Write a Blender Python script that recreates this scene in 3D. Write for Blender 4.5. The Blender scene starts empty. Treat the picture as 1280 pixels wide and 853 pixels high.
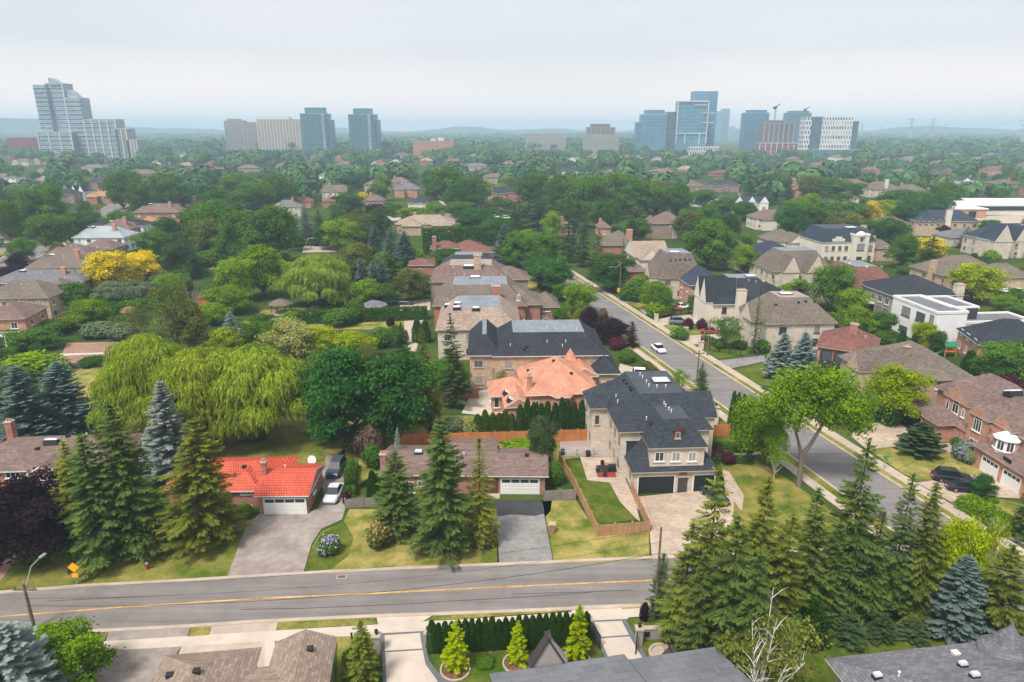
import bpy, math, random
import numpy as np
from mathutils import Vector, Matrix
R = math.radians
random.seed(7); RNG = np.random.default_rng(7)
S = bpy.context.scene
COL = S.collection
# ------------------------------------------------------------------ camera
FPX = 853.33; PITCH = math.atan((426.5-163)/FPX); CAMH = 45.0
cd = bpy.data.cameras.new('camera'); cd.lens = 24; cd.sensor_width = 36; cd.clip_start = 0.5; cd.clip_end = 40000
cam = bpy.data.objects.new('camera', cd); COL.objects.link(cam)
cam.location = (0, 0, CAMH); cam.rotation_euler = (R(90)-PITCH, 0, 0); S.camera = cam
# ------------------------------------------------------------------ sky, sun, exposure
SUN_EL, SUN_AZ = 58, 215          # degrees; azimuth clockwise from +Y (north), so the sun stands behind the viewer, to the left
W = bpy.data.worlds.new('World'); S.world = W; W.use_nodes = True
nt = W.node_tree; nt.nodes.clear()
def wn(t, **k):
    n = nt.nodes.new(t)
    for a, b in k.items(): setattr(n, a, b)
    return n
out = wn('ShaderNodeOutputWorld'); bg = wn('ShaderNodeBackground'); sky = wn('ShaderNodeTexSky')
sky.sky_type = 'NISHITA'; sky.sun_disc = False; sky.sun_elevation = R(SUN_EL); sky.sun_rotation = R(SUN_AZ)
sky.air_density = 1.2; sky.dust_density = 3.0
tc = wn('ShaderNodeTexCoord'); mp = wn('ShaderNodeMapping'); mp.inputs['Scale'].default_value = (1.0, 1.0, 3.2)
nz = wn('ShaderNodeTexNoise'); nz.inputs['Scale'].default_value = 2.1; nz.inputs['Detail'].default_value = 5; nz.inputs['Roughness'].default_value = .5
rp = wn('ShaderNodeValToRGB')
rp.color_ramp.elements[0].position = .32; rp.color_ramp.elements[0].color = (2.46, 2.50, 2.64, 1)
rp.color_ramp.elements[1].position = .68; rp.color_ramp.elements[1].color = (2.80, 2.77, 2.84, 1)
mx = wn('ShaderNodeMixRGB'); mx.inputs['Fac'].default_value = .93
L = nt.links.new
sx = wn('ShaderNodeSeparateXYZ'); er = wn('ShaderNodeMapRange'); er.inputs['From Min'].default_value = 0; er.inputs['From Max'].default_value = .10; er.inputs['To Min'].default_value = 1.0; er.inputs['To Max'].default_value = 0.0
hg = wn('ShaderNodeMixRGB'); hg.inputs['Color1'].default_value = (1,1,1,1); hg.inputs['Color2'].default_value = (1.8,1.5,1.32,1)
hm = wn('ShaderNodeVectorMath', operation='MULTIPLY'); L(tc.outputs['Generated'], sx.inputs[0]); L(sx.outputs['Z'], er.inputs['Value']); L(er.outputs['Result'], hg.inputs['Fac']); L(hg.outputs['Color'], hm.inputs[1])
L(tc.outputs['Generated'], mp.inputs['Vector']); L(mp.outputs['Vector'], nz.inputs['Vector']); L(nz.outputs['Fac'], rp.inputs['Fac'])
L(sky.outputs['Color'], mx.inputs['Color1']); L(rp.outputs['Color'], hm.inputs[0]); L(hm.outputs[0], mx.inputs['Color2'])
L(mx.outputs['Color'], bg.inputs['Color']); bg.inputs['Strength'].default_value = .1; L(bg.outputs['Background'], out.inputs['Surface'])
sd = bpy.data.lights.new('sun', 'SUN'); sd.energy = 1.5; sd.angle = R(14); sd.color = (1, .95, .87)
sun = bpy.data.objects.new('sun', sd); COL.objects.link(sun)
a = R(SUN_AZ); e = R(SUN_EL)
sun.rotation_euler = Vector((math.sin(a)*math.cos(e), math.cos(a)*math.cos(e), math.sin(e))).to_track_quat('Z', 'Y').to_euler()
sun.location = (-60, -80, 200)
S.view_settings.view_transform = 'Standard'; S.view_settings.look = 'None'; S.view_settings.gamma = 1
S.view_settings.exposure = 1.64; S.view_settings.use_curve_mapping = False
S.render.engine = 'CYCLES'
cy = S.cycles; cy.use_denoising = True; cy.max_bounces = 4; cy.diffuse_bounces = 2; cy.glossy_bounces = 2
cy.transmission_bounces = 2; cy.volume_bounces = 2; cy.use_adaptive_sampling = True; cy.adaptive_threshold = .02
cy.caustics_reflective = False; cy.caustics_refractive = False
# ------------------------------------------------------------------ pixel to place
CP, SP = math.cos(PITCH), math.sin(PITCH)
def ray(px, py):
    x = (px-640)/FPX; y = (426.5-py)/FPX
    return x, CP+y*SP, -SP+y*CP
def PX(px, py, z=0.0):
    dx, dy, dz = ray(px, py); t = (z-CAMH)/dz
    return Vector((dx*t, dy*t, z))
def PROJ(p):
    x, y, z = p[0], p[1], p[2]-CAMH
    d = y*CP-z*SP; u = y*SP+z*CP
    return 640+FPX*x/d, 426.5-FPX*u/d
def HZ(px, py, Y):
    dx, dy, dz = ray(px, py); return CAMH+dz*Y/dy
def XAT(px, py, Y):
    dx, dy, dz = ray(px, py); return dx*Y/dy
def dep(p): return p[1]*CP-(p[2]-CAMH)*SP
# ------------------------------------------------------------------ materials
MATS = {}
def newmat(name):
    m = bpy.data.materials.new(name); m.use_nodes = True
    b = m.node_tree.nodes['Principled BSDF']
    return m, m.node_tree, b
def spec(b, v):
    b.inputs['Specular IOR Level'].default_value = v
def mk(name, col, rough=.85, var=.18, scale=1.2, var2=.1, scale2=.15, sp=.2, metal=0, brick=None, objcol=False, coord='UV'):
    """plain surface with two scales of procedural mottling; brick = (w, h, mortar rgb, mortar size)"""
    if name in MATS: return MATS[name]
    m, t, b = newmat(name); l = t.links.new
    def N(ty): return t.nodes.new(ty)
    c = N('ShaderNodeTexCoord')
    n1 = N('ShaderNodeTexNoise'); n1.inputs['Scale'].default_value = scale; n1.inputs['Detail'].default_value = 6; n1.inputs['Roughness'].default_value = .65
    n2 = N('ShaderNodeTexNoise'); n2.inputs['Scale'].default_value = scale2; n2.inputs['Detail'].default_value = 3
    l(c.outputs[coord], n1.inputs['Vector']); l(c.outputs[coord], n2.inputs['Vector'])
    def mul(fac_sock, lo, hi):
        r = N('ShaderNodeMapRange'); r.inputs['From Min'].default_value = .3; r.inputs['From Max'].default_value = .7
        r.inputs['To Min'].default_value = lo; r.inputs['To Max'].default_value = hi; l(fac_sock, r.inputs['Value']); return r.outputs['Result']
    f = N('ShaderNodeMath'); f.operation = 'MULTIPLY'
    l(mul(n1.outputs['Fac'], 1-var, 1+var), f.inputs[0]); l(mul(n2.outputs['Fac'], 1-var2, 1+var2), f.inputs[1])
    if objcol:
        oi = N('ShaderNodeObjectInfo'); src = oi.outputs['Color']
    else:
        rgb = N('ShaderNodeRGB'); rgb.outputs[0].default_value = (*col, 1); src = rgb.outputs[0]
    if brick:
        bt = N('ShaderNodeTexBrick'); bt.inputs['Scale'].default_value = 1; bt.inputs['Brick Width'].default_value = brick[0]; bt.inputs['Row Height'].default_value = brick[1]
        bt.inputs['Mortar Size'].default_value = brick[3]; bt.inputs['Mortar Smooth'].default_value = .3; bt.inputs['Bias'].default_value = 0
        k = brick[4] if len(brick) > 4 else .2
        bt.inputs['Color1'].default_value = tuple(x*(1+k) for x in col)+(1,); bt.inputs['Color2'].default_value = tuple(x*(1-k) for x in col)+(1,)
        bt.inputs['Mortar'].default_value = (*brick[2], 1); l(c.outputs[coord], bt.inputs['Vector']); src = bt.outputs['Color']
    vm = N('ShaderNodeVectorMath'); vm.operation = 'SCALE'; l(src, vm.inputs[0]); l(f.outputs[0], vm.inputs['Scale'])
    l(vm.outputs[0], b.inputs['Base Color']); b.inputs['Roughness'].default_value = rough; b.inputs['Metallic'].default_value = metal; spec(b, sp)
    MATS[name] = m; return m
def mk_leaf(name='leaf'):
    if name in MATS: return MATS[name]
    m = bpy.data.materials.new(name); m.use_nodes = True; t = m.node_tree; t.nodes.clear(); l = t.links.new
    N = t.nodes.new
    o = N('ShaderNodeOutputMaterial'); d = N('ShaderNodeBsdfDiffuse'); tr = N('ShaderNodeBsdfTranslucent'); mxs = N('ShaderNodeMixShader'); mxs.inputs[0].default_value = .4
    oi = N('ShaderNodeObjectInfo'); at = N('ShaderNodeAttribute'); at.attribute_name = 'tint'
    # tint 0..1: low darker and bluer, high lighter and yellower; rises towards tops and tips
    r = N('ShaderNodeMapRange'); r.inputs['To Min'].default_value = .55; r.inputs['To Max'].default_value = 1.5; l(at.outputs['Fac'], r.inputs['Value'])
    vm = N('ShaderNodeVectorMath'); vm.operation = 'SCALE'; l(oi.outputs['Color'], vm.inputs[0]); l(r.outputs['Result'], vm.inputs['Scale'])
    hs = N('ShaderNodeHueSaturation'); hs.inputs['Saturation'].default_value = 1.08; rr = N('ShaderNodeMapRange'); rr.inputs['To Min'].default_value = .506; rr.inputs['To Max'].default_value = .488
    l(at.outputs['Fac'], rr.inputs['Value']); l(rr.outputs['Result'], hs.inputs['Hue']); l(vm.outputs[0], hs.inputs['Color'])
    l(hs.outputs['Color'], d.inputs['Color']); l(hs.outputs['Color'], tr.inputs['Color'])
    l(d.outputs[0], mxs.inputs[1]); l(tr.outputs[0], mxs.inputs[2]); l(mxs.outputs[0], o.inputs['Surface'])
    MATS[name] = m; return m
def mk_grass(name, green, dry, bias=.5, scale=.22):
    if name in MATS: return MATS[name]
    m, t, b = newmat(name); l = t.links.new; N = t.nodes.new
    c = N('ShaderNodeTexCoord')
    n1 = N('ShaderNodeTexNoise'); n1.inputs['Scale'].default_value = scale; n1.inputs['Detail'].default_value = 7; n1.inputs['Roughness'].default_value = .62
    n2 = N('ShaderNodeTexNoise'); n2.inputs['Scale'].default_value = 5; n2.inputs['Detail'].default_value = 4; n2.inputs['Roughness'].default_value = .7
    l(c.outputs['Object'], n1.inputs['Vector']); l(c.outputs['Object'], n2.inputs['Vector'])
    rp = N('ShaderNodeValToRGB'); e0, e1 = rp.color_ramp.elements
    e0.position = bias-.14; e0.color = (*green, 1); e1.position = bias+.16; e1.color = (*dry, 1)
    l(n1.outputs['Fac'], rp.inputs['Fac'])
    r = N('ShaderNodeMapRange'); r.inputs['From Min'].default_value = .3; r.inputs['From Max'].default_value = .7; r.inputs['To Min'].default_value = .72; r.inputs['To Max'].default_value = 1.28
    l(n2.outputs['Fac'], r.inputs['Value'])
    vm = N('ShaderNodeVectorMath'); vm.operation = 'SCALE'; l(rp.outputs['Color'], vm.inputs[0]); l(r.outputs['Result'], vm.inputs['Scale'])
    l(vm.outputs[0], b.inputs['Base Color']); b.inputs['Roughness'].default_value = 1; spec(b, 0)
    MATS[name] = m; return m
LEAF = mk_leaf()
BARK = mk('bark', (.10, .075, .055), .95, .35, 3, coord='Object')
PALEBARK = mk('pale bark', (.42, .38, .32), .9, .3, 3, coord='Object')
def shingle(n, c, k=.22): return mk('shingles '+n, c, .9, .16, 2.2, .14, .2, .12, brick=(.55, .28, tuple(x*.6 for x in c), .022, k))
ROOF = {
 'brown': shingle('brown', (.155, .108, .086)), 'taupe': shingle('taupe', (.165, .135, .112)), 'slate': shingle('slate', (.046, .053, .066)),
 'charcoal': shingle('charcoal', (.037, .042, .052)), 'grey': shingle('grey', (.16, .16, .175)), 'tan': shingle('tan', (.27, .205, .165)), 'redbrown': shingle('red brown', (.19, .088, .072)),
 'mauve': shingle('mauve', (.185, .128, .112)), 'paleblue': shingle('pale blue', (.33, .37, .39), .1), 'ochre': shingle('ochre', (.42, .21, .12)),
 'beige': shingle('beige', (.33, .25, .20)), 'navy': shingle('navy', (.042, .054, .082)),
 'red': mk('red roof tiles', (.58, .105, .055), .65, .16, 1.5, .18, .35, .3, brick=(.3, .42, (.30, .03, .016), .05, .1)),
 'terracotta': mk('terracotta tiles', (.56, .265, .175), .75, .16, 1.5, .2, .35, .25, brick=(.3, .42, (.40, .155, .095), .04, .1)),
 'seam': mk('grey metal shingles', (.16, .165, .18), .6, .08, 2, .12, .25, .3, brick=(1.4, .9, (.09, .092, .10), .02, .1)),
 'white': mk('white roof', (.72, .72, .72), .8, .06, 1), 'flatgrey': mk('flat roof felt', (.15, .155, .17), .9, .12, 1.5, .15, .25),
}
DECK = mk('roof deck felt', (.20, .22, .25), .85, .14, 1.2, .15, .3)
DECKD = mk('roof deck slate', (.062, .07, .085), .85, .14, 1.2, .15, .3)
DECKB = mk('roof deck brown', (.30, .25, .21), .85, .14, 1.2, .15, .3)
def brk(n, c, mort=(.45, .42, .38)): return mk('brick '+n, c, .9, .15, 1.2, .12, .3, .15, brick=(.24, .085, mort, .008, .3))
WALL = {
 'redbrick': brk('red', (.36, .115, .07)), 'orangebrick': brk('orange', (.50, .21, .125)), 'tanbrick': brk('tan', (.50, .34, .23)), 'brownbrick': brk('brown', (.27, .165, .125)),
 'stone': mk('pale limestone', (.60, .52, .435), .9, .12, 1.2, .1, .3, .15, brick=(.6, .3, (.50, .43, .36), .012, .09)), 'palestone': mk('cream stone', (.68, .62, .53), .85, .08, 1, .08, .3, .2),
 'white': mk('white render', (.80, .80, .80), .8, .04, 1, .05, .3, .2), 'grey': mk('grey stone', (.34, .31, .285), .85, .1, 1, .1, .3, .2), 'darkpanel': mk('dark panel', (.05, .055, .065), .5, .1, 1),
}
TRIM = mk('white trim', (.78, .77, .74), .6, .04, 2)
TRIMB = mk('beige trim', (.46, .38, .31), .7, .05, 2)
TRIMD = mk('dark trim', (.05, .045, .045), .6, .1, 2)
def glassmat(n, c, rough=.08):
    m, t, b = newmat(n); b.inputs['Base Color'].default_value = (*c, 1); b.inputs['Roughness'].default_value = rough; spec(b, .6); return m
GLASS = glassmat('window glass', (.035, .045, .055)); GLASS2 = glassmat('window glass, lighter', (.09, .105, .115), .12); CURT = glassmat('curtained window', (.30, .29, .27), .25)
CARGLASS = glassmat('car glass', (.012, .016, .022), .3); CARGLASS.node_tree.nodes['Principled BSDF'].inputs['Specular IOR Level'].default_value = .12
FROST = glassmat('skylight dome', (.56, .58, .61), .35)
CHIM = WALL['redbrick']
def mk_asphalt(name, col, ang):
    m, t, b = newmat(name); l = t.links.new; N = t.nodes.new; c = N('ShaderNodeTexCoord')
    mp = N('ShaderNodeMapping'); mp.inputs['Rotation'].default_value = (0,0,R(-ang)); mp.inputs['Scale'].default_value = (.035,.85,1); l(c.outputs['Object'], mp.inputs['Vector'])
    def noise(sc, vec, det=5):
        n = N('ShaderNodeTexNoise'); n.inputs['Scale'].default_value = sc; n.inputs['Detail'].default_value = det; n.inputs['Roughness'].default_value = .65; l(vec, n.inputs['Vector']); return n.outputs['Fac']
    def mr(s_, a0, a1, b0, b1):
        r = N('ShaderNodeMapRange'); r.inputs['From Min'].default_value = a0; r.inputs['From Max'].default_value = a1; r.inputs['To Min'].default_value = b0; r.inputs['To Max'].default_value = b1; l(s_, r.inputs['Value']); return r.outputs['Result']
    def mul(a_, b_):
        q = N('ShaderNodeMath'); q.operation = 'MULTIPLY'; l(a_, q.inputs[0]); l(b_, q.inputs[1]); return q.outputs[0]
    st = mr(noise(1, mp.outputs[0], 3), .35, .65, .84, 1.14); mo = mr(noise(.22, c.outputs['Object']), .35, .65, .9, 1.1); gr = mr(noise(9, c.outputs['Object']), .3, .7, .9, 1.1)
    vo = N('ShaderNodeTexVoronoi'); vo.feature = 'DISTANCE_TO_EDGE'; vo.inputs['Scale'].default_value = .16; wv = N('ShaderNodeVectorMath'); wv.operation = 'ADD'; nn = N('ShaderNodeTexNoise'); nn.inputs['Scale'].default_value = .5; l(c.outputs['Object'], nn.inputs['Vector']); sc = N('ShaderNodeVectorMath'); sc.operation = 'SCALE'; sc.inputs['Scale'].default_value = 2.2; l(nn.outputs['Color'], sc.inputs[0]); l(c.outputs['Object'], wv.inputs[0]); l(sc.outputs[0], wv.inputs[1]); l(wv.outputs[0], vo.inputs['Vector'])
    cr = mr(vo.outputs['Distance'], .0, .010, .84, 1.0)
    f = mul(mul(st, mo), mul(gr, cr)); v = N('ShaderNodeVectorMath'); v.operation = 'SCALE'; v.inputs[0].default_value = col; l(f, v.inputs['Scale']); l(v.outputs[0], b.inputs['Base Color']); b.inputs['Roughness'].default_value = .95; spec(b, .15); return m
ASPHN = mk_asphalt('asphalt of the near road', (.195, .178, .17), 4.5); ASPHD = mk_asphalt('asphalt of the long street', (.19, .178, .172), 103)
ASPH = mk('asphalt', (.20, .182, .174), .95, .12, 1.5, .17, .12, .15, coord='Object')
ASPH2 = mk('old asphalt drive', (.28, .237, .212), .95, .2, 1.2, .22, .35, .15, coord='Object')
BLACKTOP = mk('fresh blacktop', (.05, .052, .058), .9, .2, 1.5, .2, .3, .2, coord='Object')
GREYTOP = mk('worn grey drive', (.235, .22, .212), .95, .2, 1.5, .14, .3, .1, coord='Object')
CONC = mk('concrete', (.43, .35, .285), .9, .09, 1, .12, .25, .15, coord='Object')
CONCP = mk('pale concrete', (.51, .435, .365), .9, .07, 1, .08, .4, .15, coord='Object')
PAVER = mk('tan pavers', (.43, .335, .262), .9, .12, 1, .16, .3, .1, brick=(.5, .25, (.34, .27, .21), .012, .12))
GPAVER = mk('grey pavers', (.33, .28, .25), .9, .1, 1, .12, .3, .1, brick=(.5, .25, (.25, .21, .19), .012, .12))
PPAVER = mk('pink pavers', (.42, .235, .18), .9, .1, 1, .12, .3, .1, brick=(.3, .15, (.3, .17, .13), .012, .15))
BORDER = mk('dark paver border', (.135, .14, .155), .85, .12, 2, .1, .4, coord='Object')
YLINE = mk('yellow road paint', (.52, .30, .09), .8, .3, 2, .3, .3, coord='Object')
WLINE = mk('white road paint', (.75, .74, .72), .8, .15, 3, .1, .2, coord='Object')
SOIL = mk('tilled soil', (.34, .215, .155), 1, .18, 1, .15, .2, 0, brick=(30, .8, (.25, .155, .11), .25, .1), coord='Object')
MULCH = mk('bark mulch', (.16, .085, .055), 1, .3, 4, .2, .5, 0, coord='Object')
GROUND = mk_grass('ground grass', (.035, .07, .014), (.10, .115, .03), .56, .05)
LAWN = mk_grass('lawn grass', (.075, .12, .014), (.30, .24, .07), .5, .3)
LAWND = mk_grass('drier lawn grass', (.09, .13, .016), (.37, .29, .10), .495, .3)
LAWNG = mk_grass('watered lawn grass', (.055, .098, .011), (.16, .16, .03), .56, .4)
ORWOOD = mk('orange cedar boards', (.52, .20, .075), .85, .15, 1, .15, .4, .1, brick=(.14, 9, (.26, .09, .035), .012, .15))
TANWOOD = mk('tan cedar boards', (.46, .27, .155), .85, .15, 1, .15, .4, .1, brick=(.14, 9, (.25, .14, .08), .014, .12))
GREYWOOD = mk('weathered grey boards', (.28, .25, .225), .9, .15, 1, .2, .4, .1, brick=(.14, 9, (.13, .115, .10), .022, .15))
POLEWOOD = mk('pole timber', (.16, .125, .10), .95, .3, 2, coord='Object')
METAL = mk('grey metal', (.42, .43, .44), .45, .06, 2, sp=.5, metal=.5); DARKMETAL = mk('black metal', (.025, .026, .028), .5, .1, 2)
RUBBER = mk('tyre rubber', (.02, .02, .022), .9, .1, 2); RIM = mk('alloy rim', (.45, .46, .48), .35, .05, 2, metal=.8)
LAMPW = mk('lamp glass', (.75, .76, .78), .25, .02, 2); LAMPR = mk('tail lamp red', (.42, .02, .02), .3, .05, 2)
CARP = mk('car paint', (1, 1, 1), .3, .02, 1, .01, .3, .25, objcol=True)
PAINT = mk('painted metal', (1, 1, 1), .55, .05, 2, .04, .3, .3, objcol=True)
# ------------------------------------------------------------------ mesh tools
class MB:
    def __init__(s): s.v = []; s.f = []; s.m = []
    def add(s, vs, fs, mi=0):
        o = len(s.v); s.v += [tuple(v) for v in vs]; s.f += [tuple(i+o for i in f) for f in fs]; s.m += [mi]*len(fs); return s
    def box(s, x0, y0, z0, x1, y1, z1, mi=0):
        return s.add([(x0,y0,z0),(x1,y0,z0),(x1,y1,z0),(x0,y1,z0),(x0,y0,z1),(x1,y0,z1),(x1,y1,z1),(x0,y1,z1)],
                     [(0,3,2,1),(4,5,6,7),(0,1,5,4),(1,2,6,5),(2,3,7,6),(3,0,4,7)], mi)
    def quad(s, a, b, c, d, mi=0): return s.add([a, b, c, d], [(0,1,2,3)], mi)
    def prism(s, pts, z0, z1, mi=0):
        n = len(pts); vs = [(p[0],p[1],z0) for p in pts]+[(p[0],p[1],z1) for p in pts]
        return s.add(vs, [tuple(range(n-1,-1,-1)), tuple(range(n,2*n))]+[(i,(i+1)%n,n+(i+1)%n,n+i) for i in range(n)], mi)
    def loft(s, rings, mi=0, cap=True):
        n = len(rings[0]); vs = [p for r in rings for p in r]; fs = []
        for k in range(len(rings)-1):
            for i in range(n): fs.append((k*n+i, k*n+(i+1)%n, (k+1)*n+(i+1)%n, (k+1)*n+i))
        if cap: fs += [tuple(range(n-1,-1,-1)), tuple((len(rings)-1)*n+i for i in range(n))]
        return s.add(vs, fs, mi)
    def lathe(s, prof, n=12, c=(0,0), mi=0):
        return s.loft([[(c[0]+r*math.cos(2*math.pi*i/n), c[1]+r*math.sin(2*math.pi*i/n), z) for i in range(n)] for r, z in prof], mi)
    def tube(s, pts, rads, n=6, mi=0):
        pts = [Vector(p) for p in pts]; rings = []
        if not hasattr(rads, '__len__'): rads = [rads]*len(pts)
        for i, p in enumerate(pts):
            d = (pts[min(i+1,len(pts)-1)]-pts[max(i-1,0)]).normalized()
            u = d.cross(Vector((0,0,1)) if abs(d.z) < .95 else Vector((1,0,0))).normalized(); w = u.cross(d)
            rings.append([p+(u*math.cos(2*math.pi*k/n)+w*math.sin(2*math.pi*k/n))*rads[i] for k in range(n)])
        return s.loft(rings, mi)
    def mesh(s, name, mats):
        me = bpy.data.meshes.new(name); me.from_pydata(s.v, [], s.f)
        for m in (mats if isinstance(mats, (list, tuple)) else [mats]): me.materials.append(m)
        me.polygons.foreach_set('material_index', s.m)
        uv = me.uv_layers.new(name='UVMap'); co = me.vertices
        for p in me.polygons:
            n = p.normal
            if abs(n.z) > .98: u = Vector((1,0,0)); v = Vector((0,1,0))
            else: u = Vector((0,0,1)).cross(n).normalized(); v = n.cross(u)
            for li in p.loop_indices:
                c = co[me.loops[li].vertex_index].co; uv.data[li].uv = (c.dot(u), c.dot(v))
        me.update(); return me
    def build(s, name, mats, parent=None, loc=None):
        o = bpy.data.objects.new(name, s.mesh(name, mats)); COL.objects.link(o)
        if parent: o.parent = parent
        if loc is not None: o.location = loc
        return o
def inst(name, me, parent=None, loc=(0,0,0), rz=0, sc=None):
    o = bpy.data.objects.new(name, me); COL.objects.link(o); o.location = loc; o.rotation_euler = (0,0,rz)
    if sc: o.scale = sc
    if parent: o.parent = parent
    return o
def tag(o, label, cat, group=None, kind=None):
    if label: o['label'] = label
    if cat: o['category'] = cat
    if group: o['group'] = group
    if kind: o['kind'] = kind
    return o
def thing(name, label, cat, loc=(0,0,0), rz=0, group=None):
    o = bpy.data.objects.new(name, None); COL.objects.link(o); o.location = loc; o.rotation_euler = (0,0,rz); o.empty_display_size = .5
    return tag(o, label, cat, group)
def copy_tree(o, parent=None):
    c = o.copy(); COL.objects.link(c); c.parent = parent
    for ch in list(o.children): copy_tree(ch, c)
    return c
def strip(s):
    s['kind'] = 'structure'; return s
def poly(name, px, z, mat, th=.05, world=False):
    """a flat ground patch whose corners are read from the photograph and laid on the ground"""
    pts = [Vector(p) if world else PX(*p) for p in px]
    ar = sum(pts[i].x*pts[(i+1)%len(pts)].y-pts[(i+1)%len(pts)].x*pts[i].y for i in range(len(pts)))
    if ar < 0: pts = pts[::-1]
    import mathutils
    tri = mathutils.geometry.tessellate_polygon([[Vector((p.x,p.y,0)) for p in pts]])
    m = MB(); n = len(pts)
    vs = [(p.x,p.y,z) for p in pts]+[(p.x,p.y,z-th) for p in pts]
    fs = []
    for a, b, c in tri:
        nn = (pts[b]-pts[a]).to_2d().to_3d().cross((pts[c]-pts[a]).to_2d().to_3d()).z
        fs.append((a,b,c) if nn > 0 else (a,c,b))
    fs += [(i, n+i, n+(i+1)%n, (i+1)%n) for i in range(n)]
    m.add(vs, fs); return strip(m.build(name, mat))
def ribbon(name, A, B, z, mat, th=.05):
    """a long ground strip between two polylines (world points)"""
    m = MB(); n = len(A)
    m.add([(p[0],p[1],z) for p in A]+[(p[0],p[1],z) for p in B]+[(p[0],p[1],z-th) for p in A]+[(p[0],p[1],z-th) for p in B],
          [(i, i+1, n+i+1, n+i)[::-1] for i in range(n-1)]+[(i, 2*n+i, 2*n+i+1, i+1) for i in range(n-1)]+[(n+i, n+i+1, 3*n+i+1, 3*n+i) for i in range(n-1)])
    me = m.mesh(name, mat)
    if me.polygons[0].normal.z < 0: me.flip_normals()
    o = bpy.data.objects.new(name, me); COL.objects.link(o); return strip(o)
def offs(line, d):
    out = []
    for i, p in enumerate(line):
        q = Vector(line[min(i+1,len(line)-1)])-Vector(line[max(i-1,0)]); q.normalize()
        out.append((p[0]+q.y*d, p[1]-q.x*d))
    return out
# ------------------------------------------------------------------ ground, roads, paths
g = MB(); g.add([(-9000,-400,0),(9000,-400,0),(9000,9000,0),(-9000,9000,0)], [(0,1,2,3)]); strip(g.build('ground', GROUND))
FE = [(-90,54.2),(-52,58.6),(-44.7,59.6),(-33.5,60.6),(-26.9,61.3),(-18.1,62.1),(-10.3,62.7),(0,63.4),(14.9,64.5),(45.2,66.8)]
NE = [(-90,48.2),(-47.7,52.7),(-41.8,53.2),(-30.5,54.1),(-24.6,54.7),(-13.2,55.5),(-5,55.9),(0,56.2),(11.1,56.9),(46.8,59.4)]
ribbon('road', FE, NE, .03, ASPHN)
ribbon('kerb', offs(FE, -.45), FE, .13, CONC, .14)
ribbon('kerb', NE, offs(NE, .45), .13, CONC, .14)
MID = [((a[0]+b[0])/2, (a[1]+b[1])/2) for a, b in zip(FE[:-1], NE[:-1])]
MID = [(-90,51.5),(-49.5,55.25),(-38.7,56.6),(-25.7,57.9),(-13,58.8),(0,59.8),(14.2,60.8),(40,62.7)]
ribbon('road_marking', offs(MID, -.1), offs(MID, .1), .045, YLINE, .008)
def RX(y, o=0): return (17.8+(223.7-y)*.232+o*1.0266, y)
DY = [18, 40, 58, 68, 100, 150, 200, 260, 330, 420, 560]
ribbon('road', [RX(y, -8.3) for y in DY], [RX(y) for y in DY], .034, ASPHD)
def side(name, o0, o1, z, mat, y0=18, y1=560, th=.1):
    ys = [y0]+[y for y in DY if y0 < y < y1]+[y1]
    return ribbon(name, [RX(y, o0) for y in ys], [RX(y, o1) for y in ys], z, mat, th)
side('kerb', 0, .4, .13, CONC); side('grass_verge', .4, 1.35, .11, LAWN); side('sidewalk', 1.35, 3.0, .125, CONC)
for y0, y1 in ((68.2, 560), (18, 57.5)):
    side('kerb', -8.7, -8.3, .13, CONC, y0, y1); side('grass_verge', -9.9, -8.7, .11, LAWN, y0, y1); side('sidewalk', -11.4, -9.9, .125, CONC, y0, y1)
for k, (u0, v0) in enumerate(((1150, 702), (1160, 728))):
    p = PX(u0, v0); poly('road_marking', [(p.x-.2,p.y-1.6,0),(p.x+.2,p.y-1.6,0),(p.x-.5,p.y+1.4,0),(p.x-.9,p.y+1.4,0)], .042, WLINE, .006, True)
for q in ([(300,762.5),(380,761),(450,758),(520,755),(560,752)],[(640,743),(720,741),(790,738)],[(60,752),(140,748),(230,744)],[(560,752),(640,748),(740,741)]):
    ln = [PX(*p_) for p_ in q]; ribbon('road_crack', offs(ln,-.035), offs(ln,.035), .043, BLACKTOP, .008)
# the street at the left edge, and the cross street up the middle
LR = [PX(-60, 372), PX(-12, 342), PX(26, 322), PX(52, 305), PX(76, 289), PX(112, 271), PX(140, 262), PX(160, 250)]
ribbon('road', offs(LR, -6), offs(LR, 6), .032, ASPH); ribbon('kerb', offs(LR, 6), offs(LR, 6.5), .12, CONC, .12); ribbon('kerb', offs(LR, -6.5), offs(LR, -6), .12, CONC, .12)
ribbon('sidewalk', offs(LR, 8), offs(LR, 10), .11, CONC)
CRS = [PX(560, 280), PX(575, 262), PX(596, 252), PX(620, 246)]
ribbon('road', offs(CRS, -6), offs(CRS, 6), .031, ASPH)
for k, (u0, v0, l) in enumerate(((427,721.5,'rusty drain grate in the far gutter by the lilac bush'),(105,791,'rusty drain grate in the near gutter at the left'))):
    r = thing('drain_grate', l, 'drain', PX(u0,v0), R(5)); MB().box(-.4,-.22,0,.4,.22,.045).build('grate', mk('rusty iron',(.14,.085,.06)), r); MB().box(-.5,-.3,.0,.5,.3,.038).build('collar', CONC, r)
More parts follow.
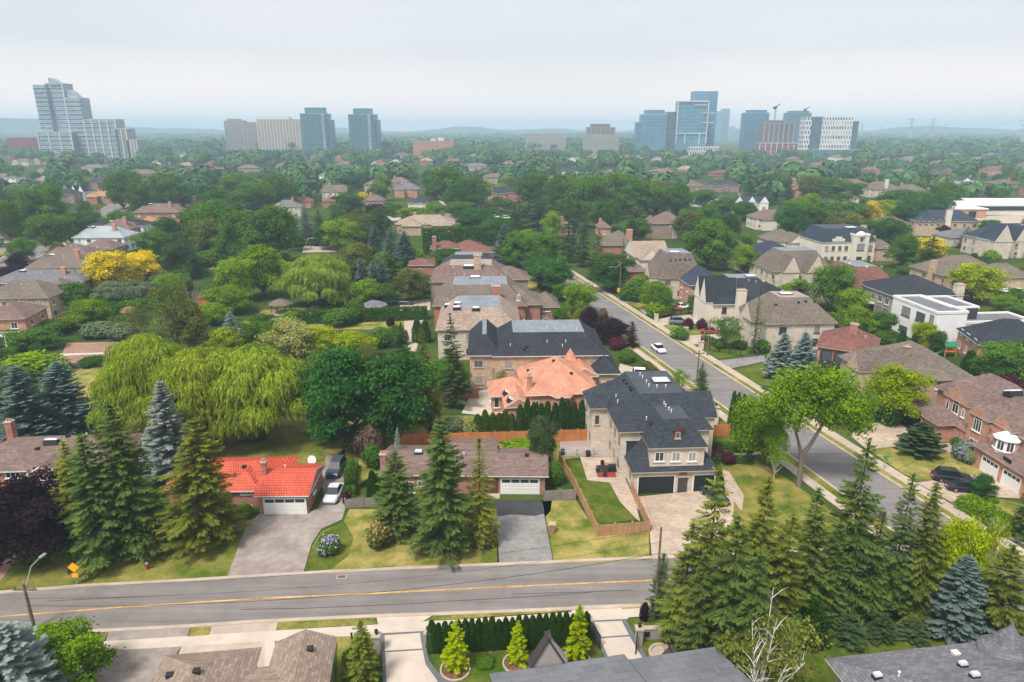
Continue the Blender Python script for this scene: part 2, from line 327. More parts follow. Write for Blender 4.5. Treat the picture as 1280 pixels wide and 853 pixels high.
# front side of the near road
poly('sidewalk', [(130,803),(335,790),(468,782),(600,774),(750,764),(842,759),(842,769),(752,775),(600,785),(470,794),(335,803),(130,815)], .10, CONCP)
poly('grass_verge', [(20,800),(136,790),(130,803),(20,812)], .11, LAWN)
poly('grass_verge', [(240,784),(265,782),(262,795),(235,797)], .11, LAWN)
poly('grass_verge', [(350,776),(462,770),(473,781),(346,789)], .11, LAWND)
poly('grass_verge', [(548,770),(640,763.5),(716,759),(710,765),(530,778)], .11, LAWND)
poly('grass_verge', [(784,756),(842,752),(842,758),(778,763)], .11, LAWND)
poly('driveway', [(136,791),(239,784),(234,797),(132,803)], .085, ASPH2)
poly('driveway', [(130,815),(228,807),(200,853),(190,900),(80,900),(112,853)], .085, ASPH2)
poly('driveway', [(265,782),(349,776),(345,789),(262,795)], .085, CONC)
poly('driveway', [(228,807),(335,803),(333,815),(345,838),(345,900),(190,900)], .083, CONC)
poly('path', [(332,800),(344,800),(342,845),(330,845)], .12, CONCP)
poly('driveway', [(470,770.5),(546,767),(528,778),(600,774),(600,785),(533,790),(476,794),(473,782)], .088, CONCP)
poly('driveway', [(716,759),(782,756),(776,764),(790,768),(784,775),(738,777),(712,775)], .088, CONCP)
poly('driveway', [(476,793),(530,790),(532,806),(536,826),(548,842),(575,856),(600,900),(470,900),(479,853)], .10, BORDER)
poly('driveway', [(481,795.5),(525,792.5),(528,812),(481,815)], .112, CONCP)
poly('driveway', [(481.5,817),(528.5,814),(532,832),(545,850),(556,870),(484,870)], .112, CONCP)
poly('driveway', [(738,777),(782,775),(815,833),(830,860),(770,860)], .10, BORDER)
poly('driveway', [(743,779),(777,777.5),(786,795),(750,797.5)], .112, CONCP)
poly('driveway', [(750,799.5),(787,797),(803,824),(806,832),(768,840)], .112, CONCP)
poly('lawn', [(340,803),(470,794),(470,900),(420,900),(422,804)], .06, LAWN)
poly('lawn', [(533,790),(738,777),(752,815),(770,870),(560,870),(545,842)], .061, LAWNG)
poly('lawn', [(784,775),(842,769),(850,853),(830,860),(800,805)], .062, LAWNG)
poly('lawn', [(985,790),(1180,780),(1260,760),(1230,812),(1033,835),(1046,880),(880,880),(950,800)], .061, LAWNG)
for q in ([(596,812),(640,809),(642,815),(598,818)],[(682,806),(732,803),(735,809),(684,812)]): poly('flower_bed', q, .09, MULCH)
# gardens across the near road
poly('lawn', [(-60,748),(0,742),(240,725.5),(284,722),(309,655),(250,645),(60,690),(22,695),(-5,716),(-60,752)], .061, LAWN)
poly('driveway', [(-60,765),(-14,744),(0,728),(26,694),(0,690),(-60,690)], .09, PPAVER)
poly('driveway', [(284,722.5),(308,657),(326,642),(385,641),(397,637),(405,620),(401,600),(404,586),(408,570),(432,571),(433,610),(432,634),(428,650),(402,662),(390,680),(379,718)], .09, ASPH2)
poly('driveway', [(327,717.5),(350,711),(349,718)], .096, GREYTOP, .006)
poly('driveway', [(290,658),(316,650),(316,654),(296,664)], .10, CONC)
poly('lawn', [(380,718),(430,714),(622,707.5),(620,626),(690,626),(688,640),(437,637),(428,655),(402,665),(391,682)], .063, LAWND)
poly('lawn', [(388,690),(402,668),(430,652),(442,672),(436,695),(415,712),(381,716)], .068, LAWNG)
poly('driveway', [(619.5,626),(677,626),(680,643),(668,646),(640,644),(621,647)], .09, BLACKTOP)
poly('driveway', [(621,647),(640,644),(668,646),(680,643),(692,706.5),(624,709)], .09, GREYTOP)
poly('lawn', [(677,626),(720,626),(750,671),(811,666),(812,700),(693,706.5),(684,655)], .063, LAWND)
poly('lawn', [(700,576),(725,576),(734,601),(762,604),(775,628),(796,650),(748,656)], .065, LAWNG)
poly('patio', [(725,572),(768,572),(782,600),(790,618),(797,640),(800,652),(796,650),(775,628),(762,604),(734,601)], .085, PAVER)
poly('patio', [(700,553),(742,550),(765,560),(768,572),(700,570)], .083, GPAVER)
poly('driveway', [(786,623),(895,612),(904,600),(918,622),(916,650),(895,686),(840,699),(815,700),(812,665),(800,640)], .088, PAVER)
poly('path', [(903,588),(911,590),(930,620),(927,640),(906,612)], .09, PAVER)
poly('lawn', [(430,560),(740,552),(742,545),(900,545),(700,576),(688,590),(470,592),(440,612)], .06, LAWND)
poly('lawn', [(375,520),(600,520),(600,498),(640,495),(600,545),(432,560),(404,585),(250,590),(120,590),(60,560),(120,480)], .058, LAWN)
poly('lawn', [(916,650),(918,622),(905,600),(900,577),(940,572),(985,600),(1062,655),(1100,690),(1040,720),(990,715),(900,700),(896,686)], .06, LAWN)
poly('lawn', [(882,530),(905,522),(960,560),(900,565),(890,550)], .06, LAWNG)
poly('path', [(893,570),(950,565),(955,568),(893,574)], .09, CONC)
poly('patio', [(590,490),(625,485),(650,515),(602,520),(577,517)], .08, CONCP)
# yards right of the long street
poly('driveway', [(1064,546),(1074,531),(1120,527),(1140,540),(1140,556),(1084,563)], .09, PAVER)
poly('lawn', [(1086,563),(1140,556),(1195,566),(1245,583),(1246,592),(1200,596),(1150,602),(1128,592)], .062, LAWND)
poly('path', [(1172,556),(1198,553),(1200,569),(1172,565)], .09, PAVER)
poly('driveway', [(1146,604),(1215,594),(1290,592),(1310,625),(1240,622),(1188,628)], .09, PAVER)
poly('lawn', [(1186,628),(1240,622),(1320,640),(1290,662),(1262,668),(1232,662)], .062, LAWN)
poly('driveway', [(1255,672),(1290,660),(1360,690),(1330,700)], .09, GREYTOP)
poly('lawn', [(907,467),(950,455),(1000,470),(1010,500),(955,492)], .06, LAWNG)
poly('driveway', [(893,452),(955,445),(958,452),(905,463)], .09, GREYTOP)
poly('lawn', [(862,432),(892,428),(948,441),(890,450)], .06, LAWNG)
poly('driveway', [(846,425),(862,420),(905,418),(903,428),(858,432)], .09, CONC)
poly('lawn', [(827,408),(842,406),(855,412),(905,410),(905,418),(858,421)], .06, LAWN)
poly('driveway', [(812,402),(840,396),(880,392),(884,405),(842,405),(827,408)], .09, CONC)
poly('lawn', [(783,379),(810,376),(830,384),(800,387)], .06, LAWN)
poly('driveway', [(800,388),(838,383),(840,388),(806,393)], .09, CONC)
poly('driveway', [(777,376),(820,373),(820,376),(783,379)], .09, CONC)
poly('driveway', [(705,330),(640,337),(640,340),(706,336)], .09, CONC)
poly('lawn', [(640,340),(706,336),(712,352),(660,362)], .06, LAWND)
poly('driveway', [(742,330),(790,350),(830,345),(760,342)], .08, GREYTOP)
poly('driveway', [(775,455),(800,462),(812,480),(786,500),(760,500),(770,475)], .08, CONC)
poly('lawn', [(800,505),(870,500),(905,520),(882,530)], .06, LAWNG)
# mid-ground gardens at the left
poly('flower_bed', [(84,429),(150,428),(147,440),(78,442)], .08, SOIL); poly('flower_bed', [(72,446),(147,443),(147,457),(66,458)], .08, SOIL)
poly('path', [(75,442.5),(147,440.5),(147,442.5),(75,445.5)], .085, CONCP)
poly('lawn', [(88,462),(150,458),(150,500),(92,510)], .06, LAWND)
poly('lawn', [(320,404),(520,401),(520,409),(470,412),(300,414)], .06, LAWND)
poly('lawn', [(325,388),(420,382),(418,392),(325,396)], .06, LAWN)
poly('lawn', [(245,328),(285,325),(290,336),(246,337)], .06, LAWND)
poly('lawn', [(300,402),(330,400),(330,428),(302,425)], .06, LAWN)
poly('path', [(390,382),(400,382),(392,393),(384,393)], .08, CONC)
poly('patio', [(380,308),(432,307),(432,315),(378,316)], .08, CONC)
poly('patio', [(500,378),(538,374),(538,388),(500,389)], .08, CONC)
poly('patio', [(505,400),(530,399),(520,440),(506,438)], .08, CONC)
for q in ([(-40,316),(20,305),(46,300),(50,303),(10,318),(-40,330)], [(-60,345),(-12,334),(-12,338),(-60,352)]): poly('lawn', q, .06, LAWN)
for q in ([(0,312),(30,308),(34,311),(0,317)], [(5,300),(36,296),(40,299),(5,305)]): poly('driveway', q, .08, GREYTOP)
poly('driveway', [(1186,272),(1300,268),(1300,285),(1200,280)], .07, CONC)
poly('driveway', [(480,268),(540,262),(560,275),(500,285)], .07, CONC)
poly('lawn', [(1205,420),(1245,418),(1262,438),(1185,440)], .06, LAWNG)
poly('lawn', [(1210,385),(1240,378),(1280,392),(1262,396)], .06, LAWNG)
# ------------------------------------------------------------------ houses
LAND = []                                            # landmarks for the planting labels
WCACHE = {}
def win_mesh(w, h, n=2, tr='w', arch=False):
    k = (round(w,1), round(h,1), n, tr, arch)
    if k not in WCACHE:
        w, h = max(.3, round(w,1)), max(.3, round(h,1)); f = MB(); t = .09
        f.box(-w/2-.05,-.06,0,w/2+.05,.02,t); f.box(-w/2,-.05,h-t,w/2,.02,h); f.box(-w/2,-.05,t,-w/2+t,.02,h-t); f.box(w/2-t,-.05,t,w/2,.02,h-t)
        for i in range(1, n):
            x = -w/2+w*i/n; f.box(x-.035,-.045,t,x+.035,.02,h-t)
        f.box(-w/2-.15,-.14,-.1,w/2+.15,.02,-.005)
        if arch:
            ps = [(w/2*math.cos(math.pi*i/8), h+w/2*math.sin(math.pi*i/8)) for i in range(9)]
            qs = [((w/2-.1)*math.cos(math.pi*i/8), h+(w/2-.1)*math.sin(math.pi*i/8)) for i in range(9)]
            for i in range(8): f.quad((ps[i][0],-.05,ps[i][1]),(qs[i][0],-.05,qs[i][1]),(qs[i+1][0],-.05,qs[i+1][1]),(ps[i+1][0],-.05,ps[i+1][1]))
        p = MB(); p.box(-w/2+.03,-.022,.03,w/2-.03,.02,h-.03)
        if arch: p.add([(q[0],-.03,q[1]-.04) for q in qs], [tuple(range(8,-1,-1))])
        pm = [p.mesh('pane', g_) for g_ in (GLASS, GLASS, GLASS2, CURT)]; WCACHE[k] = (f.mesh('window', {'w':TRIM,'b':TRIMB,'d':TRIMD}[tr]), pm)
    return WCACHE[k][0], random.choice(WCACHE[k][1])
PIPE = MB().lathe([(.06,-.3),(.06,.35),(.1,.36),(.1,.45)], 8).mesh('vent_pipe', TRIM)
BOXV = MB().box(-.22,-.2,-.2,.22,.2,.22).box(-.26,-.24,.22,.26,.24,.27).mesh('roof_vent', DARKMETAL)
WBOXV = MB().box(-.22,-.2,-.2,.22,.2,.2).box(-.26,-.24,.2,.26,.24,.26).mesh('roof_vent', TRIM)
SKYM = MB().box(-1,-.7,-.5,1,.7,.22).mesh('skylight', DARKMETAL)
DOME = MB().loft([[(-.93,-.63,.225),(.93,-.63,.225),(.93,.63,.225),(-.93,.63,.225)],[(-.8,-.5,.42),(.8,-.5,.42),(.8,.5,.42),(-.8,.5,.42)]]).mesh('dome', FROST)
class House:
    def __init__(s, label, key, fl, eave, ang=4, width=None, pxr=None, depth=11, wall='brownbrick', roof='brown', deck=None, ov=.45, cat='house', group=None, trim=None, name='house', at=None, kind=None):
        s.o = at if at else PX(fl[0], fl[1], eave); s.ang = R(ang); s.ca, s.sa = math.cos(s.ang), math.sin(s.ang)
        if width is None:
            lo, hi = .5, 120
            for _ in range(40):
                w = (lo+hi)/2
                if PROJ(s.W(w,0,eave))[0] < pxr: lo = w
                else: hi = w
            width = w
        s.w, s.d, s.e, s.ov = width, depth, eave, ov
        s.root = thing(name, label, cat, (s.o.x, s.o.y, 0), s.ang, group)
        s.wm, s.rm = MB(), MB(); s.bl = []; s.wall = WALL[wall]; s.mats = [ROOF[roof], trim or (TRIMB if roof in ('mauve','taupe','redbrown','beige','brown') and cat != 'garage' and name != 'bungalow' else TRIM), deck or DECK, s.wall]; s.nb = 0; s.roofobj = None
        c = s.W(width/2, depth/2, 0); s.c = c
        if key: LAND.append((key, c, max(width, depth)/2))
    def W(s, x, y, z): return Vector((s.o.x+x*s.ca-y*s.sa, s.o.y+x*s.sa+y*s.ca, z))
    def loc(s, p): dx, dy = p[0]-s.o.x, p[1]-s.o.y; return Vector((dx*s.ca+dy*s.sa, -dx*s.sa+dy*s.ca, p[2]))
    def fy(s, px, py, y):                               # pixel -> local point on the plane y = const
        c = s.loc((0,0,CAMH)); d = Vector(ray(px, py)); q = Vector((d.x*s.ca+d.y*s.sa, -d.x*s.sa+d.y*s.ca, d.z)); return c+q*((y-c.y)/q.y)
    def fx(s, px, py, x):
        c = s.loc((0,0,CAMH)); d = Vector(ray(px, py)); q = Vector((d.x*s.ca+d.y*s.sa, -d.x*s.sa+d.y*s.ca, d.z)); return c+q*((x-c.x)/q.x)
    def rp(s, px, py):                                  # pixel -> local point on the roof
        c = s.loc((0,0,CAMH)); d = Vector(ray(px, py)); q = Vector((d.x*s.ca+d.y*s.sa, -d.x*s.sa+d.y*s.ca, d.z)); t = 20.0
        while t < 900:
            p = c+q*t
            if p.z < s.hz(p.x, p.y) or p.z < 0: return p
            t += .1
        return p
    def hz(s, x, y):
        h = 0
        for (x0,y0,x1,y1,e,k,r,i,ax) in s.bl:
            if x0 <= x <= x1 and y0 <= y <= y1:
                if k == 'flat': v = e
                elif k == 'gable':
                    t = abs(x-(x0+x1)/2)/((x1-x0)/2) if ax == 'y' else abs(y-(y0+y1)/2)/((y1-y0)/2); v = e+r*(1-t)
                else: v = e+r*min(1, min(x-x0, x1-x, y-y0, y1-y)/i)
                h = max(h, v)
        return h
    def block(s, x0=0, y0=0, x1=None, y1=None, eave=None, kind='hip', rise=3, inset=None, axis='x', ov=None, base=0, walls=True, side_inset=None):
        x1 = s.w if x1 is None else x1; y1 = s.d if y1 is None else y1; e = (s.e if eave is None else eave)-.011*s.nb; ov = s.ov if ov is None else ov
        j = .005*s.nb; s.nb += 1; T = .13
        wx0, wx1, wy0, wy1 = x0+ov+j, x1-ov-j, y0+ov+j, y1-ov-j
        if kind == 'flat':
            s.wm.box(wx0,wy0,base,wx1,wy1,e); rm = s.rm; p = .3
            rm.box(wx0-.12,wy0-.12,e+.001,wx1+.12,wy0+p,e+.55,1); rm.box(wx0-.12,wy1-p,e+.001,wx1+.12,wy1+.12,e+.55,1)
            rm.box(wx0-.12,wy0+p,e+.001,wx0+p,wy1-p,e+.55,1); rm.box(wx1-p,wy0+p,e+.001,wx1+.12,wy1-p,e+.55,1)
            rm.box(wx0+p,wy0+p,e+.001,wx1-p,wy1-p,e+.2,0); s.bl.append((x0,y0,x1,y1,e+.2,'flat',0,1,'x')); return s
        if walls: s.wm.box(wx0,wy0,base,wx1,wy1,e-.06)
        lo = [(x0,y0,e-T),(x1,y0,e-T),(x1,y1,e-T),(x0,y1,e-T)]; up = [(x,y,e) for x,y,_ in lo]
        if kind == 'gable':
            if axis == 'x': r0, r1 = (x0,(y0+y1)/2,e+rise), (x1,(y0+y1)/2,e+rise)
            else: r0, r1 = ((x0+x1)/2,y0,e+rise), ((x0+x1)/2,y1,e+rise)
            s.rm.add(lo+up, [(3,2,1,0)], 1)
            s.rm.add(lo+up, [(0,1,5,4),(1,2,6,5),(2,3,7,6),(3,0,4,7)], 1)
            v = up+[r0, r1]
            if axis == 'x':
                s.rm.add(v, [(0,1,5,4),(2,3,4,5)], 0); s.rm.add(v, [(3,0,4),(1,2,5)], 3); ends = [(v[3],v[0],v[4],(-1,0)),(v[1],v[2],v[5],(1,0))]
            else:
                s.rm.add(v, [(3,0,4,5),(1,2,5,4)], 0); s.rm.add(v, [(0,1,4),(2,3,5)], 3); ends = [(v[0],v[1],v[4],(0,-1)),(v[2],v[3],v[5],(0,1))]
            for a, b, c, n in ends:                     # bargeboards
                o = Vector((n[0]*.03, n[1]*.03, 0))
                for q in (a, b):
                    q = Vector(q)+o; c2 = Vector(c)+o; dn = Vector((0,0,-.2)); s.rm.add([q, c2, c2+dn, q+dn*.7], [(0,1,2,3)], 1)
            s.bl.append((x0,y0,x1,y1,e,'gable',rise,1,axis)); return s
        m = min(x1-x0, y1-y0)/2; i = m if kind == 'hip' or inset is None or inset > m else inset; 
        top = [(x0+i,y0+i,e+rise),(x1-i,y0+i,e+rise),(x1-i,y1-i,e+rise),(x0+i,y1-i,e+rise)]
        v = lo+up+top
        s.rm.add(v, [(3,2,1,0),(0,1,5,4),(1,2,6,5),(2,3,7,6),(3,0,4,7)], 1)
        if i >= m-1e-6:
            if x1-x0 >= y1-y0:
                ym = (y0+y1)/2; v2 = up+[(x0+i,ym,e+rise),(x1-i,ym,e+rise)]; s.rm.add(v2, [(0,1,5,4),(2,3,4,5)], 0)
                s.rm.add(v2, [(1,2,5),(3,0,4)], 0)
            else:
                xm = (x0+x1)/2; v2 = up+[(xm,y0+i,e+rise),(xm,y1-i,e+rise)]; s.rm.add(v2, [(1,2,5,4),(3,0,4,5)], 0); s.rm.add(v2, [(0,1,4),(2,3,5)], 0)
        else:
            s.rm.add(v, [(4,5,9,8),(5,6,10,9),(6,7,11,10),(7,4,8,11)], 0); s.rm.add(v, [(8,9,10,11)], 2)
        s.bl.append((x0,y0,x1,y1,e,'hip',rise,i,'x')); return s
    def done(s):
        if s.wm.v: s.wm.build('wall', s.wall, s.root)
        s.roofobj = s.rm.build('roof', s.mats, s.root); return s
    def win(s, side, a, z, w=1.3, h=1.4, plane=0, n=2, tr='w', arch=False, name='window'):
        f, p = win_mesh(w, h, n, tr, arch)
        if side == 'f': l, r = (a, plane, z), 0
        elif side == 'b': l, r = (a, plane, z), R(180)
        elif side == 'l': l, r = (plane, a, z), R(-90)
        else: l, r = (plane, a, z), R(90)
        o = inst(name, f, s.root, l, r); inst('pane', p, o); return o
    def winpx(s, px0, py0, px1, py1, plane, side='f', **k):
        py0, py1 = min(py0,py1), max(py0,py1)
        if side == 'f':
            a = s.fy(px0, py1, plane); b = s.fy(px1, py0, plane); return s.win('f', (a.x+b.x)/2, a.z, abs(b.x-a.x), b.z-a.z, plane, **k)
        a = s.fx(px0, py1, plane); b = s.fx(px1, py0, plane); return s.win(side, (a.y+b.y)/2, min(a.z,b.z), abs(b.y-a.y), abs(b.z-a.z), plane, **k)
    def auto(s, sides='fl', tr='w', x0=0, x1=None, y0=0, y1=None, step=3.6, skip=0):
        x1 = s.w if x1 is None else x1; y1 = s.d if y1 is None else y1
        zs = [.95] if s.e < 4.5 else [.95, 3.75 if s.e < 6.2 else 4.1]
        for sd in sides:
            L0, L1, pl = {'f':(x0+s.ov, x1-s.ov, y0+s.ov), 'b':(x0+s.ov, x1-s.ov, y1-s.ov), 'l':(y0+s.ov, y1-s.ov, x0+s.ov), 'r':(y0+s.ov, y1-s.ov, x1-s.ov)}[sd]
            n = max(1, int((L1-L0)/step))
            for z in zs:
                for i in range(n):
                    if random.random() < skip: continue
                    s.win(sd, L0+(L1-L0)*(i+.5)/n+random.uniform(-.3,.3), z, random.choice([1.1,1.3,1.6]), 1.4 if z > 2 else 1.5, pl, tr=tr)
        return s
    def chim(s, x, y, top, w=1.0, d=.8, mat='redbrick', base=0, cap=CONC):
        m = MB(); b = max(base, s.hz(x,y)-1.2) if base == 0 else base
        if base < 0: b = 0
        m.box(x-w/2,y-d/2,b,x+w/2,y+d/2,top-.16,0).box(x-w/2-.08,y-d/2-.08,top-.16,x+w/2+.08,y+d/2+.08,top,1)
        for q in (-.22*w, .22*w): m.lathe([(.14,top),(.12,top+.35)], 8, (x+q,y), 2)
        m.build('chimney', [WALL[mat], cap, WALL['orangebrick']], s.roofobj); return s
    def vents(s, pts, me=None):
        for x, y in pts: inst('vent_pipe' if me is None else 'roof_vent', me or PIPE, s.roofobj, (x, y, s.hz(x,y)))
        return s
    def sky(s, x, y, sc=1, rz=0, tilt=None):
        o = inst('skylight', SKYM, s.roofobj, (x,y,s.hz(x,y)), rz, (sc,sc,1)); inst('dome', DOME, o)
        if tilt: o.rotation_euler = tilt
        return s
    def garage(s, x, z0, w, h, plane, mat, side='f', rows=4, lite=True, cols=4):
        m = MB(); m.box(-w/2,-.03,0,w/2,.02,h,0)
        for r in range(rows):
            for c in range(cols):
                a = -w/2+w*c/cols; b = a+w/cols; zz = h*r/rows
                m.box(a+.07,-.055,zz+.06,b-.07,-.03,zz+h/rows-.06, 1 if (lite and r == rows-1) else 0)
        g = m.build('garage_door', [mat, GLASS], s.root, (x, plane, z0) if side == 'f' else (plane, x, z0))
        if side == 'l': g.rotation_euler = (0,0,R(-90))
        f = MB(); f.box(-w/2-.16,-.07,0,-w/2,.0,h+.14).box(w/2,-.07,0,w/2+.16,.0,h+.14).box(-w/2,-.07,h,w/2,.0,h+.14); fo = f.build('frame', TRIM, g); return s
    def door(s, x, w, h, plane, col=(.05,.03,.025), side='f', z0=0):
        m = MB(); m.box(-w/2,-.04,0,w/2,.02,h).box(-w/2+.12,-.055,.2,w/2-.12,-.04,h*.45).box(-w/2+.12,-.055,h*.52,w/2-.12,-.04,h-.15)
        d = m.build('door', PAINT, s.root, (x,plane,z0) if side == 'f' else (plane,x,z0)); d.color = (*col,1)
        if side == 'l': d.rotation_euler = (0,0,R(-90))
        k = MB(); k.box(w/2-.2,-.09,h*.47,w/2-.14,-.055,h*.53); k.build('handle', METAL, d); return s
GD, GW = PAINT, TRIM
# ---- red-tiled bungalow
h = House('low brick bungalow with a bright red tiled roof and white garage door', 'the red-tiled bungalow', (203,612), 2.8, 1, pxr=350, depth=8.6, wall='redbrick', roof='red', name='bungalow')
h.block(rise=1.65); h.block(11.7,-1.9,18.4,6.6,2.82,'gable',1.5,axis='x'); h.block(7.0,-.5,12.2,6,2.75,'hip',1.55)
h.done()
p = h.fy(332,638,-1.45); q = h.fy(382,638,-1.45); h.garage((p.x+q.x)/2, .02, 4.9, 2.15, -1.45, TRIM)
h.winpx(302,618,314,612,-.05, n=2, tr='w'); h.winpx(302,640,316,631,-.05,n=2); h.winpx(240,628,258,616,.45,n=3)
h.win('r', 2.0, 1.1, 1.2, 1.1, 17.95)
p = h.rp(331,592); h.chim(p.x, p.y, p.z+1.7, .55, .55); h.vents([(9, 3.2)], BOXV); h.vents([(14.4,2.6)])
# ---- brown-roofed bungalow at the left
h = House('brick bungalow with a brown hipped roof, skylight and tall brick chimney', 'the brown-roofed brick bungalow', None, 3.0, 4, width=20.2, depth=11, wall='redbrick', roof='mauve', at=PX(-60,592,3), name='bungalow')
h.block(rise=2.3); h.block(9.5,-1.2,13.6,6,2.98,'gable',1.2,axis='y'); h.done()
p = h.rp(66,552); h.sky(p.x,p.y,.9,0,(R(-20),0,0)); p = h.rp(16,548); h.chim(p.x,p.y,p.z+2.6,.9,.9); p = h.rp(85,546); h.vents([(p.x,p.y),(p.x-3,p.y-2)],BOXV); h.vents([(p.x+2.5,p.y)])
h.winpx(8,598,25,590,.45,n=3); h.winpx(50,600,66,586,-.75,n=2); h.door(8.2,1.0,2.1,.45,(.25,.03,.02))
# ---- centre bungalow
h = House('long low brick bungalow with a brown roof behind front spruces, white garage door over blacktop', 'the brown-roofed bungalow behind the spruces', (473,594), 2.8, -1, pxr=686, depth=8.2, wall='redbrick', roof='mauve', name='bungalow')
h.block(0,0,15.2,8.8,rise=1.3,kind='gable',axis='x'); h.block(13.4,-.1,h.w,8.0,2.85,'gable',1.2,axis='x'); h.block(8,3,15,11,2.9,'gable',1.1,axis='x'); h.done()
p = h.fy(627,612,.35); q = h.fy(673,612,.35); h.garage((p.x+q.x)/2, .02, q.x-p.x, 2.15, .35, TRIM)
m = MB(); a = h.fy(607,612,.33).x; b = h.fy(622,612,.33).x; m.box(a,.2,.1,b,.36,2.3); m.build('entry_panel', mk('brown boards',(.12,.05,.035)), h.root)
m = MB(); m.box(a-.3,-.9,0,b+.3,.34,.18); m.build('step', CONC, h.root)
h.winpx(522,608,533,601,.45,n=2); h.winpx(500,616,518,602,.45,n=3); h.winpx(548,612,570,601,.45,n=3); h.win('l',4,1,1.3,1.2,.45)
p = h.fy(475,591,1.2); h.chim(.3,2.0,4.9,.75,.75,base=-1); p = h.rp(523,568); h.sky(p.x,p.y+.2,.55); p = h.rp(580,570); h.vents([(p.x,p.y)]); h.vents([(19,3.5)],BOXV)
# ---- slate-roofed stone mansion
h = House('large pale stone two-storey house with steep slate-grey roof and black garage door', 'the slate-roofed stone mansion', (790,591), 3.3, 3.5, pxr=900, depth=20, wall='stone', roof='slate', deck=DECKD, name='stone_house', trim=TRIMB)
w = h.w
h.block(-1.0,4.2,w+.4,19.6,7.0,'deck',4.1,3.3); h.block(-3.4,12.6,4,19.4,6.9,'hip',3.0); h.block(w-4,8.5,w+2.4,15.5,6.9,'gable',2.6,axis='x',ov=.3)
h.block(0,0,w,9,3.3,'deck',3.4,2.9); h.block(2.0,.1,w-1.7,10,6.6,'deck',3.1,2.1,ov=.35); h.done()
for x0,x1 in ((818,831),(839.5,851),(860,871)): h.winpx(x0,577,x1-.5,565.5,.45,n=2)
p = h.fy(797,621,.45); q = h.fy(841,621,.45); h.garage((p.x+q.x)/2,.02,q.x-p.x,2.4,.45,DARKMETAL,lite=False)
p = h.fy(866,615,.45); q = h.fy(891,615,.45); h.garage((p.x+q.x)/2,.02,q.x-p.x,2.4,.45,DARKMETAL,lite=False)
p = h.fy(855,615,.45); h.door(p.x-.3,1.25,2.2,.42,(.07,.06,.055)); h.win('f',p.x-.3,2.3,1.2,.3,.42,n=2,tr='b',arch=True)
for yy in (5.4,8.2,11.0): h.win('l',yy,1.0,1.2,1.7,-.55,tr='b'); h.win('l',yy,4.3,1.2,1.6,-.55,tr='b')
for yy in (14.2,17.2): h.win('l',yy,1.0,1.1,1.7,-2.95,tr='b'); h.win('l',yy,4.2,1.1,1.6,-2.95,tr='b')
h.win('f',-2.2,4.2,.7,1.5,13.05,n=1,tr='b'); h.win('l',2.5,.9,1.0,1.6,.45,tr='b'); h.door(6.7,1.0,2.1,-.55,(.5,.48,.45),'l',.5)
p = h.rp(826,477); h.sky(p.x,p.y,1.25,0)
for a in ((800,470),(803,473),(808,479),(811,484),(821,485),(832,485),(770,497),(772,504),(830,506),(832,509),(836,513),(839,516),(808,525)):
    p = h.rp(*a); h.vents([(p.x,p.y)])
for a in ((780,476),(784,480),(788,485),(790,488),(814,531)): p = h.rp(*a); h.vents([(p.x,p.y)],BOXV)
def dormer(h, x, y, z, w=1.1, hh=1.3, dp=2.2):
    m = MB(); m.box(-w/2,0,-.3,w/2,dp,hh,0); v = [(-w/2-.15,-.15,hh),(w/2+.15,-.15,hh),(w/2+.15,dp,hh),(-w/2-.15,dp,hh),(0,-.15,hh+.75),(0,dp,hh+.75)]
    m.add(v,[(0,1,2,3),(3,0,4,5),(1,2,5,4)],1); m.add(v,[(0,1,4),(2,3,5)],0)
    d = m.build('dormer',[mk('brown boards',(.12,.05,.035)),h.mats[0]],h.roofobj,(x,y,z)); f,pn = win_mesh(.6,.9,1,'b')
    m2 = inst('dormer_window',f,h.root,(x,y-.03,z+.2)); inst('pane',pn,m2)
p = h.rp(847,548); dormer(h,p.x,p.y,p.z-.2)
m = MB(); m.box(-.9,0,-.6,.9,1.1,1.2).box(-1.0,-.1,1.2,1.0,1.2,1.3); p = h.rp(790,566); m.build('dormer',[h.mats[0]],h.roofobj,(p.x+.3,p.y+.8,p.z))
m = MB()
for k in range(4): m.box(-1.9,7.9-k*.35,.0,-.7,8.25-k*.35,.55-k*.14)
m.build('step', TANWOOD, h.root)
# ---- terracotta-tiled house
h = House('brick house under a wide terracotta-tiled hip roof, cedar hedge along its front', 'the terracotta-tiled house', (656.5,495), 4.0, 6, pxr=752, depth=14, wall='orangebrick', roof='terracotta', name='brick_house')
h.block(rise=4.0); h.block(h.w-4,7,h.w+1.2,13,4.3,'gable',1.7,axis='y'); h.block(-5.6,2.5,2.0,9.5,3.1,'hip',2.1); h.block(-3.6,-2.2,1.2,5.5,3.0,'gable',1.6,axis='y',ov=.3)
bay = [(4.0,.1),(4.9,-1.4),(7.2,-1.4),(8.1,.1)]; h.wm.prism([(4.3,.6),(5.1,-1.0),(7.0,-1.0),(7.8,.6)],0,3.9)
v = [(x,y,4.02) for x,y in bay]+[(6.05,2.6,5.35)]; h.rm.add(v,[(0,1,4),(1,2,4),(2,3,4)],0); h.rm.add([(x,y,z) for z in (3.85,4.02) for x,y in bay],[(0,1,5,4),(1,2,6,5),(2,3,7,6),(0,3,2,1)],1)
h.rm.lathe([(1.9,4.9),(0.02,7.9)],8,(9.6,12.2),0); h.done()
for x in (5.4,6.7): h.win('f',x,1.4,.8,1.5,-1.02,n=1,arch=True)
h.win('f',1.8,1.3,1.1,1.6,.45); h.win('f',10.6,1.3,1.3,1.6,.45); h.win('f',-4.4,.9,.9,1.8,2.95,n=1); h.win('l',6,.9,1.0,1.8,-5.15)
p = h.rp(677,446); h.chim(p.x,p.y,p.z+2.2,1.5,1.1,'orangebrick'); p = h.rp(662,486); h.chim(p.x,p.y,p.z+2.3,.8,.7,'orangebrick')
